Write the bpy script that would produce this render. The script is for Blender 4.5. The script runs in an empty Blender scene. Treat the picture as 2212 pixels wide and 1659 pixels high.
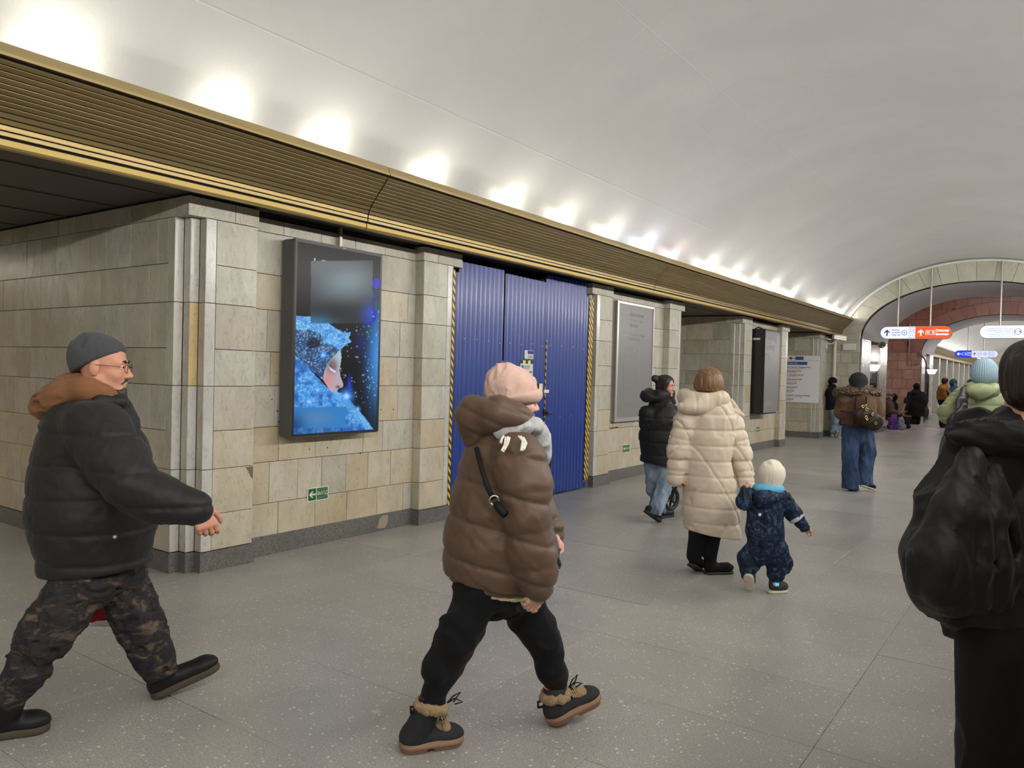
import bpy, math, random
import numpy as np
from mathutils import Matrix, Vector
random.seed(7)
SC = bpy.context.scene
COL = SC.collection
# ------------------------------------------------------------------ camera, world, exposure
YAW, PIT, ROL = math.radians(35.3), math.radians(-0.95), math.radians(1.47)
_f = Vector((-math.sin(YAW)*math.cos(PIT), math.cos(YAW)*math.cos(PIT), math.sin(PIT)))
_r0 = Vector((math.cos(YAW), math.sin(YAW), 0)); _u0 = _r0.cross(_f)
_r = _r0*math.cos(ROL) + _u0*math.sin(ROL); _u = -_r0*math.sin(ROL) + _u0*math.cos(ROL)
cam = bpy.data.cameras.new('camera'); cam.sensor_width = 36; cam.lens = 1675/2212*36
cam.clip_start = .05; cam.clip_end = 300
camo = bpy.data.objects.new('camera', cam); COL.objects.link(camo)
camo.matrix_world = Matrix(((_r.x, _u.x, -_f.x, 0), (_r.y, _u.y, -_f.y, 0), (_r.z, _u.z, -_f.z, 1.6), (0, 0, 0, 1)))
SC.camera = camo
w = bpy.data.worlds.new('world'); SC.world = w; w.use_nodes = True
w.node_tree.nodes['Background'].inputs[0].default_value = (.02, .02, .02, 1)
SC.view_settings.view_transform = 'Standard'; SC.view_settings.look = 'None'
SC.view_settings.gamma = 1; SC.view_settings.use_curve_mapping = False
SC.view_settings.exposure = 0.32
cy = SC.cycles
cy.use_denoising = True; cy.use_adaptive_sampling = True; cy.adaptive_threshold = .02; cy.max_bounces = 7; cy.diffuse_bounces = 5; cy.glossy_bounces = 4
cy.sample_clamp_indirect = 8.0; cy.caustics_reflective = False; cy.caustics_refractive = False
LAMP_W = 6.0; FILL_STRIP_W = 100; FILL_FLOOD_W = 800
XC = -1.85                                       # centre line of the hall
def lamp(name, loc, power, color=(1, .93, .80), rad=.045):
    l = bpy.data.lights.new(name, 'POINT'); l.energy = power; l.color = color; l.shadow_soft_size = rad
    o = bpy.data.objects.new(name, l); o.location = loc; COL.objects.link(o); return o
def area(name, loc, sx, sy, power, color=(1, .95, .85), rot=(0, 0, 0)):
    l = bpy.data.lights.new(name, 'AREA'); l.shape = 'RECTANGLE'; l.size = sx; l.size_y = sy; l.energy = power; l.color = color
    o = bpy.data.objects.new(name, l); o.location = loc; o.rotation_euler = rot; COL.objects.link(o); return o
# cove lamps hidden behind the cornice, the pools they throw on the vault are what the photo shows
LY = [-9.6, -8.4, -7.3, -6.2, -5.1, -4.0, -2.8, -1.7, -.6, .3, 1.2, 2.2, 3.33, 4.28, 5.55, 6.85, 7.95, 9.12, 10.2, 11.2, 12.65, 13.85, 14.9, 16.15, 17.6, 20.2, 21.35, 22.5]
for i, y in enumerate(LY):
    c, p = (1, .93, .76), LAMP_W
    if abs(y-10.2) < .01: c = (.80, .84, 1)
    if abs(y-11.2) < .01: c, p = (1, .72, .70), LAMP_W*.55
    if abs(y-14.9) < .01: c, p = (1, .72, .74), LAMP_W*.45
    if y > 12: c = (1, .95, .84)
    if y < 3: p *= 1.35
    lamp('cove_lamp', (-4.86, y, 3.33), p, c)
    lamp('cove_lamp', (2*XC+4.86, y+.2, 3.33), LAMP_W, (1, .93, .80))
for k in range(30):
    for s in (-1, 1):
        lamp('cove_lamp', (XC+s*3.01, 39.0+k*1.15, 3.33), LAMP_W*1.1, (1, .97, .88))
# added unseen fill strips: left washes the vault, right lights opposite wall and floor
def strip(x, z, y0, y1, dx, dz, p, color=(1, .965, .90), wd=.09):
    o = area('added_fill_strip', (x, (y0+y1)/2, z), wd, y1-y0, p, color)
    zz_ = -Vector((dx, 0, dz)).normalized(); yy_ = Vector((0, 1, 0)); xx_ = yy_.cross(zz_)
    o.matrix_world = Matrix(((xx_.x, yy_.x, zz_.x, x), (xx_.y, yy_.y, zz_.y, (y0+y1)/2), (xx_.z, yy_.z, zz_.z, z), (0, 0, 0, 1)))
strip(-4.84, 3.315, -12.5, 22.9, 1, .12, FILL_STRIP_W)
strip(2*XC+4.80, 3.41, -12.5, 22.9, -1, -.4, FILL_FLOOD_W)
strip(-4.84, 3.315, 38.3, 73.5, 1, .12, FILL_STRIP_W); strip(2*XC+4.80, 3.41, 38.3, 73.5, -1, -.4, FILL_FLOOD_W)
# platform lights in the side aisles and the lights of the crossing
for y in (-6, 2, 8, 14, 20): area('platform_light', (-11.2, y, 2.8), .3, 4, 70 if y < 5 else 140, (1, .88, .72))
area('crossing_light', (XC, 30.5, 5.6), 2.5, 2.5, 130, (1, .86, .82))
for x in (-8.5, 4.8): area('crossing_light', (x, 30.5, 4.6), 1.5, 1.5, 60, (1, .82, .78))

# ------------------------------------------------------------------ helpers
MATS = {}
def mat(name, color=(.5, .5, .5), rough=.6, metal=0, spec=.5, fn=None):
    if name in MATS: return MATS[name]
    m = bpy.data.materials.new(name); m.use_nodes = True
    b = m.node_tree.nodes['Principled BSDF']
    b.inputs['Base Color'].default_value = (*color, 1); b.inputs['Roughness'].default_value = rough
    b.inputs['Metallic'].default_value = metal; b.inputs['Specular IOR Level'].default_value = spec
    if fn: fn(m.node_tree, b)
    MATS[name] = m; return m
def emis(name, color, strength):
    def fn(t, b):
        b.inputs['Emission Color'].default_value = (*color, 1); b.inputs['Emission Strength'].default_value = strength
    return mat(name, color, .4, fn=fn)
def N(t, typ, **kw):
    n = t.nodes.new(typ)
    for k, v in kw.items():
        if k in n.inputs: n.inputs[k].default_value = v
        else: setattr(n, k, v)
    return n
def ramp(t, fac, stops, interp='LINEAR'):
    r = t.nodes.new('ShaderNodeValToRGB'); r.color_ramp.interpolation = interp
    e = r.color_ramp.elements
    while len(e) < len(stops): e.new(.5)
    for q, (p, c) in zip(e, stops): q.position = p; q.color = (*c, 1) if len(c) == 3 else c
    t.links.new(fac, r.inputs[0]); return r
def mixc(t, fac, a, b, mode='MIX'):
    n = t.nodes.new('ShaderNodeMix'); n.data_type = 'RGBA'; n.blend_type = mode
    for s, v in ((0, fac), (6, a), (7, b)):
        if isinstance(v, (int, float)): n.inputs[s].default_value = v
        elif isinstance(v, tuple): n.inputs[s].default_value = (*v, 1)
        else: t.links.new(v, n.inputs[s])
    return n.outputs[2]
def bump(t, b, h, strength=.2, dist=.01):
    n = N(t, 'ShaderNodeBump'); n.inputs['Strength'].default_value = strength; n.inputs['Distance'].default_value = dist
    t.links.new(h, n.inputs['Height']); t.links.new(n.outputs[0], b.inputs['Normal'])
def noise(t, scale, detail=4, rough=.55, vec=None, dist=0):
    n = N(t, 'ShaderNodeTexNoise'); n.inputs['Scale'].default_value = scale; n.inputs['Detail'].default_value = detail
    n.inputs['Roughness'].default_value = rough; n.inputs['Distortion'].default_value = dist
    if vec: t.links.new(vec, n.inputs['Vector'])
    return n.outputs['Fac']
def obj(name, me, m=None, parent=None, loc=None):
    o = bpy.data.objects.new(name, me); COL.objects.link(o)
    if m is not None and not me.materials: me.materials.append(m)
    if parent: o.parent = parent
    if loc: o.location = loc
    return o
def mesh(V, F, smooth=False):
    me = bpy.data.meshes.new('m'); me.from_pydata([tuple(v) for v in V], [], [tuple(f) for f in F])
    if smooth: me.polygons.foreach_set('use_smooth', [True]*len(me.polygons))
    return me
class MB:
    def __init__(s): s.V = []; s.F = []
    def add(s, V, F):
        n = len(s.V); s.V += [tuple(v) for v in V]; s.F += [tuple(i+n for i in f) for f in F]; return s
    def box(s, x0, x1, y0, y1, z0, z1):
        V = [(x, y, z) for z in (z0, z1) for y in (y0, y1) for x in (x0, x1)]
        return s.add(V, [(0, 2, 3, 1), (4, 5, 7, 6), (0, 1, 5, 4), (2, 6, 7, 3), (0, 4, 6, 2), (1, 3, 7, 5)])
    def tube(s, pts, r, n=10, cap=True, closed=False):
        P = [Vector(p) for p in pts]; R = r if isinstance(r, (list, tuple)) else [r]*len(P)
        V = []; up = None
        m = len(P)
        for i, p in enumerate(P):
            d = (P[(i+1) % m]-P[i-1]) if closed else (P[min(i+1, m-1)]-P[max(i-1, 0)])
            d.normalize()
            if up is None: up = Vector((0, 0, 1)) if abs(d.z) < .9 else Vector((1, 0, 0))
            a = d.cross(up).normalized(); up = a.cross(d)
            V += [p+(a*math.cos(2*math.pi*k/n)+up*math.sin(2*math.pi*k/n))*R[i] for k in range(n)]
        F = []
        for i in range(m if closed else m-1):
            j = (i+1) % m
            F += [(i*n+k, i*n+(k+1) % n, j*n+(k+1) % n, j*n+k) for k in range(n)]
        if cap and not closed: F += [tuple(range(n))[::-1], tuple((m-1)*n+k for k in range(n))]
        return s.add(V, F)
    def lathe(s, prof, c=(0, 0, 0), n=20, M=None):
        V = []
        for r, z in prof:
            for k in range(n):
                a = 2*math.pi*k/n; v = Vector((r*math.cos(a), r*math.sin(a), z))
                if M: v = M @ v
                V.append(v+Vector(c))
        F = [(i*n+k, i*n+(k+1) % n, (i+1)*n+(k+1) % n, (i+1)*n+k) for i in range(len(prof)-1) for k in range(n)]
        return s.add(V, F)
    def prism(s, poly, a, b, axis):
        """poly in the two other axes, extruded from a to b along axis"""
        def P(u, v, t): return {0: (t, u, v), 1: (u, t, v), 2: (u, v, t)}[axis]
        n = len(poly); V = [P(u, v, a) for u, v in poly]+[P(u, v, b) for u, v in poly]
        F = [tuple(range(n))[::-1], tuple(range(n, 2*n))]+[(i, (i+1) % n, (i+1) % n+n, i+n) for i in range(n)]
        return s.add(V, F)
    def mesh(s, smooth=False):
        me = mesh(s.V, s.F, smooth); return me
    def obj(s, name, m, parent=None, loc=None, smooth=False): return obj(name, s.mesh(smooth), m, parent, loc)
def fixn(me):
    import bmesh
    b = bmesh.new(); b.from_mesh(me); bmesh.ops.recalc_face_normals(b, faces=b.faces); b.to_mesh(me); b.free(); return me
def struct(name, me, m):
    o = obj(name, me, m); o['kind'] = 'structure'; return o
def thing(name, label, cat, loc=(0, 0, 0), rz=0, group=None):
    o = bpy.data.objects.new(name, None); COL.objects.link(o); o.location = loc; o.rotation_euler = (0, 0, rz)
    o.empty_display_size = .1
    o['label'] = label; o['category'] = cat
    if group: o['group'] = group
    return o
def tag(o, label, cat, group=None):
    o['label'] = label; o['category'] = cat
    if group: o['group'] = group
    return o
TC = {}
def slabmesh(a, b, d, ch, key):
    """a x b tile in local XY, front at z=0 with a chamfered edge, depth d behind"""
    k = (round(a, 3), round(b, 3), d, ch, key)
    if k in TC: return TC[k]
    V = []
    for (i, z) in ((0, -d), (0, -ch), (ch, 0)):
        V += [(-a/2+i, -b/2+i, z), (a/2-i, -b/2+i, z), (a/2-i, b/2-i, z), (-a/2+i, b/2-i, z)]
    F = [(8, 9, 10, 11)]
    for q in (0, 4): F += [(q+i, q+(i+1) % 4, q+4+(i+1) % 4, q+4+i) for i in range(4)]
    me = mesh(V, F); TC[k] = me; return me
def tile(parent, name, m, P, U, V, u0, u1, v0, v1, d=.03, gap=.0022, ch=.0018):
    """tile on plane through P with axes U,V (unit vectors), normal = UxV"""
    a, b = u1-u0-2*gap, v1-v0-2*gap
    if a < .01 or b < .01: return
    me = slabmesh(a, b, d, ch, m.name)
    if not me.materials: me.materials.append(m)
    o = bpy.data.objects.new(name, me); COL.objects.link(o)
    Nn = U.cross(V)
    c = P+U*((u0+u1)/2)+V*((v0+v1)/2)+Nn*random.uniform(-.0012, .0012)
    o.matrix_world = Matrix(((U.x, V.x, Nn.x, c.x), (U.y, V.y, Nn.y, c.y), (U.z, V.z, Nn.z, c.z), (0, 0, 0, 1)))
    o.parent = parent
    return o
X_, Y_, Z_ = Vector((1, 0, 0)), Vector((0, 1, 0)), Vector((0, 0, 1))

# ------------------------------------------------------------------ materials of the station
def marble(c1, c2, c3, vein, name, rough=.34, spec=.5):
    def fn(t, b):
        oi = N(t, 'ShaderNodeObjectInfo'); geo = N(t, 'ShaderNodeNewGeometry')
        mul = N(t, 'ShaderNodeVectorMath', operation='MULTIPLY_ADD')
        cr = N(t, 'ShaderNodeCombineXYZ')
        for i in range(3): t.links.new(oi.outputs['Random'], cr.inputs[i])
        t.links.new(cr.outputs[0], mul.inputs[0]); mul.inputs[1].default_value = (37, 91, 53); t.links.new(geo.outputs['Position'], mul.inputs[2])
        v = mul.outputs[0]
        mp = N(t, 'ShaderNodeMapping'); mp.inputs['Scale'].default_value = (1, 1, .45); mp.inputs['Rotation'].default_value = (.35, .25, 0)
        t.links.new(v, mp.inputs[0])
        base = ramp(t, oi.outputs['Random'], [(0, c1), (.45, c2), (1, c3)]).outputs[0]
        cl = noise(t, 6, 6, .65, mp.outputs[0], .6)
        base = mixc(t, ramp(t, cl, [(.35, (0, 0, 0)), (.72, (.75, .75, .75))]).outputs[0], base, vein)
        fi = noise(t, 26, 5, .7, mp.outputs[0], 1.2)
        base = mixc(t, ramp(t, fi, [(.54, (0, 0, 0)), (.62, (.55, .55, .55)), (.70, (0, 0, 0))]).outputs[0], base, tuple(x*.72 for x in vein))
        sp = noise(t, 3, 3, .5, v)
        base = mixc(t, ramp(t, sp, [(.45, (0, 0, 0)), (.75, (.5, .5, .5))]).outputs[0], base, tuple(x*1.08 for x in c3))
        t.links.new(base, b.inputs['Base Color'])
        rr = N(t, 'ShaderNodeMapRange'); t.links.new(cl, rr.inputs[0]); rr.inputs[3].default_value = rough-.08; rr.inputs[4].default_value = rough+.16
        t.links.new(rr.outputs[0], b.inputs['Roughness'])
        bump(t, b, cl, .05, .004)
    return mat(name, c2, rough, 0, spec, fn)
M_MARB = marble((.44, .39, .30), (.53, .49, .41), (.57, .55, .49), (.34, .32, .27), 'beige_marble')
M_MARBY = marble((.48, .39, .25), (.56, .49, .36), (.58, .54, .44), (.40, .34, .25), 'warm_beige_marble')
M_MARW = marble((.60, .58, .53), (.62, .60, .56), (.58, .57, .54), (.40, .40, .38), 'white_marble', .2, .6)
M_OCHRE = marble((.60, .44, .20), (.60, .45, .22), (.62, .47, .25), (.5, .36, .16), 'ochre_marble')
M_GREY = marble((.46, .44, .42), (.50, .48, .46), (.52, .50, .48), (.38, .36, .35), 'grey_polished_marble', .24, .5)
M_PINK = marble((.40, .25, .20), (.46, .30, .24), (.50, .35, .28), (.30, .17, .13), 'pink_marble', .3)
M_PINKD = marble((.30, .15, .12), (.34, .18, .14), (.37, .20, .16), (.24, .11, .09), 'red_marble', .35)
M_VOUS = marble((.45, .45, .36), (.50, .49, .40), (.52, .50, .42), (.40, .39, .31), 'greenish_marble', .3)
M_GROUT = mat('grout', (.06, .05, .045), .9)
M_GROUTL = mat('pale_grout', (.16, .14, .12), .9)
M_GROUTP = mat('red_grout', (.10, .05, .04), .9)
def fgran(dark):
    def fn(t, b):
        oi = N(t, 'ShaderNodeObjectInfo'); geo = N(t, 'ShaderNodeNewGeometry'); v = geo.outputs['Position']
        k = .42 if dark else 1
        base = ramp(t, oi.outputs['Random'], [(0, (.30*k, .292*k, .27*k)), (.5, (.34*k, .331*k, .305*k)), (1, (.37*k, .36*k, .33*k))]).outputs[0]
        g = noise(t, 62 if dark else 105, 4, .75, v)
        base = mixc(t, ramp(t, g, [(.40, (0, 0, 0)), (.66, (1, 1, 1))]).outputs[0], mixc(t, .6 if dark else .35, base, (.15*k, .146*k, .135*k)), mixc(t, .75 if dark else .5, base, (.62*k, .61*k, .56*k)))
        st = noise(t, 1.3, 5, .6, v, .5)
        base = mixc(t, ramp(t, st, [(.35, (.55, .55, .55)), (.6, (0, 0, 0))]).outputs[0], base, (.25*k, .242*k, .222*k))
        if not dark:
            vo = N(t, 'ShaderNodeTexVoronoi'); vo.inputs['Scale'].default_value = 52; t.links.new(v, vo.inputs['Vector'])
            cs = N(t, 'ShaderNodeSeparateColor'); t.links.new(vo.outputs['Color'], cs.inputs[0])
            sz = N(t, 'ShaderNodeMapRange'); t.links.new(cs.outputs[0], sz.inputs[0]); sz.inputs[1].default_value = .66; sz.inputs[2].default_value = 1; sz.inputs[3].default_value = 0; sz.inputs[4].default_value = .33
            dn = noise(t, 120, 2, .6, v)
            ad = N(t, 'ShaderNodeMath', operation='MULTIPLY_ADD'); t.links.new(dn, ad.inputs[0]); ad.inputs[1].default_value = .5; t.links.new(vo.outputs['Distance'], ad.inputs[2])
            sb = N(t, 'ShaderNodeMath', operation='SUBTRACT'); t.links.new(ad.outputs[0], sb.inputs[0]); sb.inputs[1].default_value = .27
            lt = N(t, 'ShaderNodeMath', operation='LESS_THAN'); t.links.new(sb.outputs[0], lt.inputs[0]); t.links.new(sz.outputs[0], lt.inputs[1])
            base = mixc(t, lt.outputs[0], base, (.64, .615, .54))
            vo2 = N(t, 'ShaderNodeTexVoronoi'); vo2.inputs['Scale'].default_value = 4.2; t.links.new(v, vo2.inputs['Vector'])
            n2 = noise(t, 18, 4, .7, v)
            a2 = N(t, 'ShaderNodeMath', operation='MULTIPLY_ADD'); t.links.new(n2, a2.inputs[0]); a2.inputs[1].default_value = .55; t.links.new(vo2.outputs['Distance'], a2.inputs[2])
            base = mixc(t, ramp(t, a2.outputs[0], [(.335, (.8, .8, .8)), (.35, (0, 0, 0))]).outputs[0], base, (.50, .47, .38))
        t.links.new(base, b.inputs['Base Color'])
        rr = N(t, 'ShaderNodeMapRange'); t.links.new(st, rr.inputs[0]); rr.inputs[3].default_value = .25; rr.inputs[4].default_value = .44
        t.links.new(rr.outputs[0], b.inputs['Roughness'])
        bump(t, b, g, .06, .003)
    return fn
M_FLOOR = mat('grey_granite', (.2, .19, .17), .4, 0, .5, fgran(False))
M_BASE = mat('dark_granite', (.1, .1, .1), .5, 0, .5, fgran(True))
def fplaster(t, b):
    geo = N(t, 'ShaderNodeNewGeometry'); v = geo.outputs['Position']
    n = noise(t, .8, 5, .6, v); n2 = noise(t, 9, 6, .7, v)
    base = mixc(t, ramp(t, n, [(.4, (0, 0, 0)), (.65, (1, 1, 1))]).outputs[0], (.505, .508, .505), (.545, .548, .545))
    t.links.new(base, b.inputs['Base Color'])
    ad = N(t, 'ShaderNodeMath', operation='MULTIPLY_ADD'); t.links.new(n2, ad.inputs[0]); ad.inputs[1].default_value = .25; t.links.new(n, ad.inputs[2])
    bump(t, b, ad.outputs[0], .35, .03)
M_PLAST = mat('vault_plaster', (.7, .7, .69), .42, 0, .35, fplaster)
M_LILAC = mat('lilac_plaster', (.56, .52, .55), .6)
def fbrass(t, b):
    oi = N(t, 'ShaderNodeObjectInfo'); geo = N(t, 'ShaderNodeNewGeometry')
    mp = N(t, 'ShaderNodeMapping'); mp.inputs['Scale'].default_value = (30, 1.2, 30); t.links.new(geo.outputs['Position'], mp.inputs[0])
    n = noise(t, 1, 4, .6, mp.outputs[0])
    base = ramp(t, oi.outputs['Random'], [(0, (.33, .25, .115)), (.5, (.37, .285, .14)), (1, (.36, .30, .17))]).outputs[0]
    base = mixc(t, ramp(t, n, [(.35, (.5, .5, .5)), (.6, (0, 0, 0))]).outputs[0], base, (.27, .20, .10))
    t.links.new(base, b.inputs['Base Color'])
M_BRASS = mat('anodised_gold', (.5, .4, .2), .40, .95, .5, fbrass)
M_BRASSE = mat('anodised_gold_edge', (.62, .46, .17), .38, .8)
M_DARK = mat('dark_gap', (.012, .011, .01), .9)
M_SOFF = mat('brown_soffit', (.075, .062, .052), .55)
M_WHITE = mat('white_paint', (.72, .71, .69), .5)
M_STEEL = mat('grey_steel', (.42, .40, .37), .4, .7)

# ------------------------------------------------------------------ floor
fb = MB().box(-13, 9, -14, 80, -.2, -.012)
floor = struct('floor', fb.mesh(), mat('floor_bed', (.11, .105, .10), .8))
SX, SY = .733, .71
xs = [-.83-SX*k for k in range(-3, 17)][::-1]          # slab edges across the hall
ys = [2.80+SY*k for k in range(-22, 108)]
rest = MB()
cnt = 0
for i in range(len(xs)-1):
    for j in range(len(ys)-1):
        xa, xb, ya, yb = xs[i], xs[i+1], ys[j], ys[j+1]
        main = xa > -5.3 and 1.3 < ya < 23.0
        side = xa > -8.3 and xb < -4.9 and .6 < ya < 3.2
        if main or side:
            tile(floor, 'granite_slab', M_FLOOR, Vector((0, 0, random.uniform(-.0006, .0006))), X_, Y_, xa, xb, ya, yb, .012, .0008, .001); cnt += 1
        elif yb < 80 and ya > -13.5:
            g = .0022
            rest.add([(xa+g, ya+g, 0), (xb-g, ya+g, 0), (xb-g, yb-g, 0), (xa+g, yb-g, 0), (xa+g, ya+g, -.013), (xb-g, ya+g, -.013), (xb-g, yb-g, -.013), (xa+g, yb-g, -.013)],
                     [(0, 1, 2, 3), (0, 4, 5, 1), (1, 5, 6, 2), (2, 6, 7, 3), (3, 7, 4, 0)])
ro = rest.obj('slab_field', M_FLOOR, floor); ro['kind'] = 'stuff'

# ------------------------------------------------------------------ vault
def ell(xc, zc, a, b, n, t0=0.0, t1=math.pi):
    return [(xc-a*math.cos(t0+(t1-t0)*i/n), zc+b*math.sin(t0+(t1-t0)*i/n)) for i in range(n+1)]
def shell(prof, y0, y1, ny=1):
    V = []; n = len(prof)
    for j in range(ny+1): V += [(x, y0+(y1-y0)*j/ny, z) for x, z in prof]
    F = [(j*n+i, j*n+i+1, (j+1)*n+i+1, (j+1)*n+i) for j in range(ny) for i in range(n-1)]
    return mesh(V, F, True)
VA, VZ, VB = 3.40, 2.50, 2.28
vp = [(XC-3.42, 2.86)]+ell(XC, VZ, VA, VB, 64, .16, math.pi-.16)+[(XC+3.42, 2.86)]
ceiling = struct('ceiling', shell(vp, -13, 23.05), M_PLAST)
c2 = struct('ceiling_hall_beyond', shell(vp, 38, 74), M_PLAST)
# faint construction joints across the vault
for ta, wj, ya, yb in ((1.055, .020, 1.0, 15.0), (.66, .016, 2.0, 12.0), (1.21, .014, 3, 20)):
    pr = [(XC-(VA-dd)*math.cos(ta+k*wj/3.4), VZ+(VB-dd)*math.sin(ta+k*wj/3.4)) for k, dd in ((-1, -.004), (-.35, .0028), (.35, .0028), (1, -.004))]
    obj('plaster_joint', shell(pr, ya, yb), M_PLAST, ceiling)

# ------------------------------------------------------------------ pillars of the left wall (walls between the openings)
ZC = [.155, .435, .785, 1.08, 1.425, 1.71, 2.06, 2.355, 2.70]      # courses of the cladding
XF, XR, XS = -5.31, -5.42, -5.48                                    # front plane, recess plane, corner plane
def course_mat(z, p=.5):
    return M_MARBY if (z < .9 and random.random() < .75) or random.random() < .18 else M_MARB
def split(a, b, w):
    out = [a]
    while out[-1] < b-w*1.45: out.append(out[-1]+w*random.uniform(.72, 1.28))
    out.append(b); return out
def pillar(y0, y1, side=True, xend=-9.4, front=None, ochre=None):
    rnd = random.Random(int(y0*100))
    b = MB()
    b.box(xend, XS-.035, y0+.035, y1-.035, 0, 2.86).box(XS-.1, XR-.035, y0+.2, y1-.2, 0, 2.86)
    b.box(XR-.05, XF-.032, y0+.19, y0+.60, 0, 2.86); b.box(XR-.05, XF-.032, y1-.60, y1-.19, 0, 2.86)
    b.box(XS-.05, XF-.118, y0+.11, y0+.3, 0, 2.86); b.box(XS-.05, XF-.118, y1-.3, y1-.11, 0, 2.86)
    b.box(XR-.05, XF-.03, y0+.03, y0+.60, 2.705, 2.86); b.box(XR-.05, XF-.03, y1-.60, y1-.03, 2.705, 2.86)
    p = struct('pillar', b.mesh(), M_GROUT)
    O = Vector((0, 0, 0))
    def F(x, ya, yb, za, zb, m, nm='marble_tile'): tile(p, nm, m, Vector((x, 0, 0)), Y_, Z_, ya, yb, za, zb)
    def S(y, xa, xb, za, zb, m, nm='marble_tile'): tile(p, nm, m, Vector((0, y, 0)), X_, Z_, xa, xb, za, zb)
    def B(y, xa, xb, za, zb, m, nm='marble_tile'): tile(p, nm, m, Vector((0, y, 0)), -X_, Z_, -xb, -xa, za, zb)
    groups = [(0, 2), (2, 4), (4, 6), (6, 8)]                       # the corner stones are two courses high
    for end in (0, 1):
        ye = y0 if end == 0 else y1
        def yy(d): return ye+d if end == 0 else ye-d
        def Fr(x, da, db, *a, **k):
            q = sorted((yy(da), yy(db))); F(x, q[0], q[1], *a, **k)
        for (i, j) in groups:
            za, zb = ZC[i], ZC[j]
            # staircase of corner stones
            st = [(XS, .0, .075), (XF-.083, .075, .15)]
            for kk, (x, a, c) in enumerate(st):
                mm = M_OCHRE if (ochre is not None and kk == 1 and ochre == i and end == 0) else M_MARW
                Fr(x, a, c, za, zb, mm, nm='corner_stone')
                xa = x; xb = (XF-.083 if kk == 0 else XF)
                if end == 0: S(yy(c), xa, xb, za, zb, M_MARB, nm='corner_stone')
                else: B(yy(c), xa, xb, za, zb, M_MARB, nm='corner_stone')
            Fr(XF, .15, .24, za, zb, M_MARW, nm='corner_stone')
        for i in range(8):
            za, zb = ZC[i], ZC[i+1]
            Fr(XF, .24, .61, za, zb, course_mat(za))
            # return of the pilaster into the recess
            q = yy(.61)
            if end == 0: B(q, XR-.03, XF, za, zb, M_MARB)
            else: S(q, XR-.03, XF, za, zb, course_mat(za))
        # frieze blocks
        Fr(XF+.002, 0, .40, 2.70, 2.845, M_MARB, nm='frieze_block'); Fr(XF+.002, .40, .62, 2.70, 2.845, M_MARB, nm='frieze_block')
        bb = MB(); q = sorted((yy(0.0), yy(.155))); bb.box(XS-.02, XF, q[0]+.003, q[1], 2.70, 2.72); bb.obj('frieze_underside', M_MARB, p)
        if end == 0: S(yy(.002), XS-.001, XF, 2.70, 2.845, M_MARB, nm='frieze_block')
        else: B(yy(.002), XS-.001, XF, 2.70, 2.845, M_MARB, nm='frieze_block'); S(yy(.62), XR-.03, XF, 2.70, 2.845, M_MARB, nm='frieze_block')
        # plinth stones
        for (x, a, c) in ((XS+.012, -.012, .068), (XF-.071, .068, .14)):
            q = sorted((yy(a), yy(c))); m_ = MB().box(x-.13, x, q[0], q[1]+.06 if end == 0 else q[1], 0, .152); m_.obj('plinth_stone', M_BASE, p)
        q = sorted((yy(.14), yy(.622))); MB().box(XF-.15, XF+.012, q[0], q[1], 0, .152).obj('plinth_stone', M_BASE, p)
    # recessed field
    fr = front or {}
    for i in range(8):
        za, zb = ZC[i], ZC[i+1]
        e = fr.get(i) or split(y0+.61, y1-.61, .42 if i not in (2, 4) else .36)
        for a, c in zip(e[:-1], e[1:]): F(XR, a, c, za, zb, course_mat(za))
    e = fr.get(8) or split(y0+.61, y1-.61, .42)
    for a, c in zip(e[:-1], e[1:]): F(XR, a, c, 2.70, 2.815, M_MARB, nm='frieze_block')
    MB().box(XR-.03, XR+.012, y0+.61, y1-.61, 0, .165).obj('plinth_stone', M_BASE, p)
    # side facing down the hall towards the camera
    if side is not False:
        for i in range(8):
            za, zb = ZC[i], ZC[i+1]
            e = side.get(i) if isinstance(side, dict) and i in side else [x for x in split(-9.3, XS-.09, .36 if y0 < 5 else .5)]
            for a, c in zip(e[:-1], e[1:]): S(y0, a, c, za, zb, course_mat(za) if y0 > 5 else (M_MARBY if za < .9 else M_MARB))
        for (i, j) in groups: S(y0, XS-.09, XS, ZC[i], ZC[j], M_MARB, nm='corner_stone')
        e = side.get(8) if isinstance(side, dict) and 8 in side else split(-9.3, XF-.35, .36 if y0 < 5 else .5)+[XS]
        for a, c in zip(e[:-1], e[1:]): S(y0+.002, a, c, 2.70, 2.845, M_MARB, nm='frieze_block')
        MB().box(-9.3, XS-.03, y0-.0115, y0+.05, 0, .1515).obj('plinth_stone', M_BASE, p)
    return p
P1F = {8: [3.92, 4.25, 4.66, 5.07, 5.46, 5.91], 7: [3.92, 4.37, 4.86, 5.36, 5.85, 5.91], 6: [3.92, 4.29, 4.75, 5.38, 5.80, 5.91], 5: [3.92, 4.10, 4.55, 5.1, 5.69, 5.91],
       4: [3.92, 4.14, 4.7, 5.2, 5.66, 5.91], 3: [3.92, 4.19, 4.7, 5.25, 5.68, 5.91], 2: [3.92, 4.24, 4.64, 5.22, 5.48, 5.91], 1: [3.92, 4.15, 4.45, 4.72, 5.01, 5.29, 5.6, 5.91],
       0: [3.92, 4.25, 4.65, 5.03, 5.42, 5.79, 5.91]}
P1S = {8: [-9.3, -8.9, -8.55, -8.25, -7.93, -7.62, -7.33, -7.03, -6.74, -6.35, -6.1, -5.68, -5.48], 7: [-9.3, -8.95, -8.6, -8.31, -7.94, -7.65, -7.37, -7.07, -6.78, -6.49, -6.11, -5.71, -5.57],
       6: [-9.3, -8.85, -8.43, -7.99, -7.65, -7.31, -6.96, -6.57, -6.21, -5.83, -5.57], 5: [-9.3, -8.9, -8.55, -8.2, -7.83, -7.47, -7.17, -6.77, -6.48, -6.19, -5.8, -5.57]}
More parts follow.
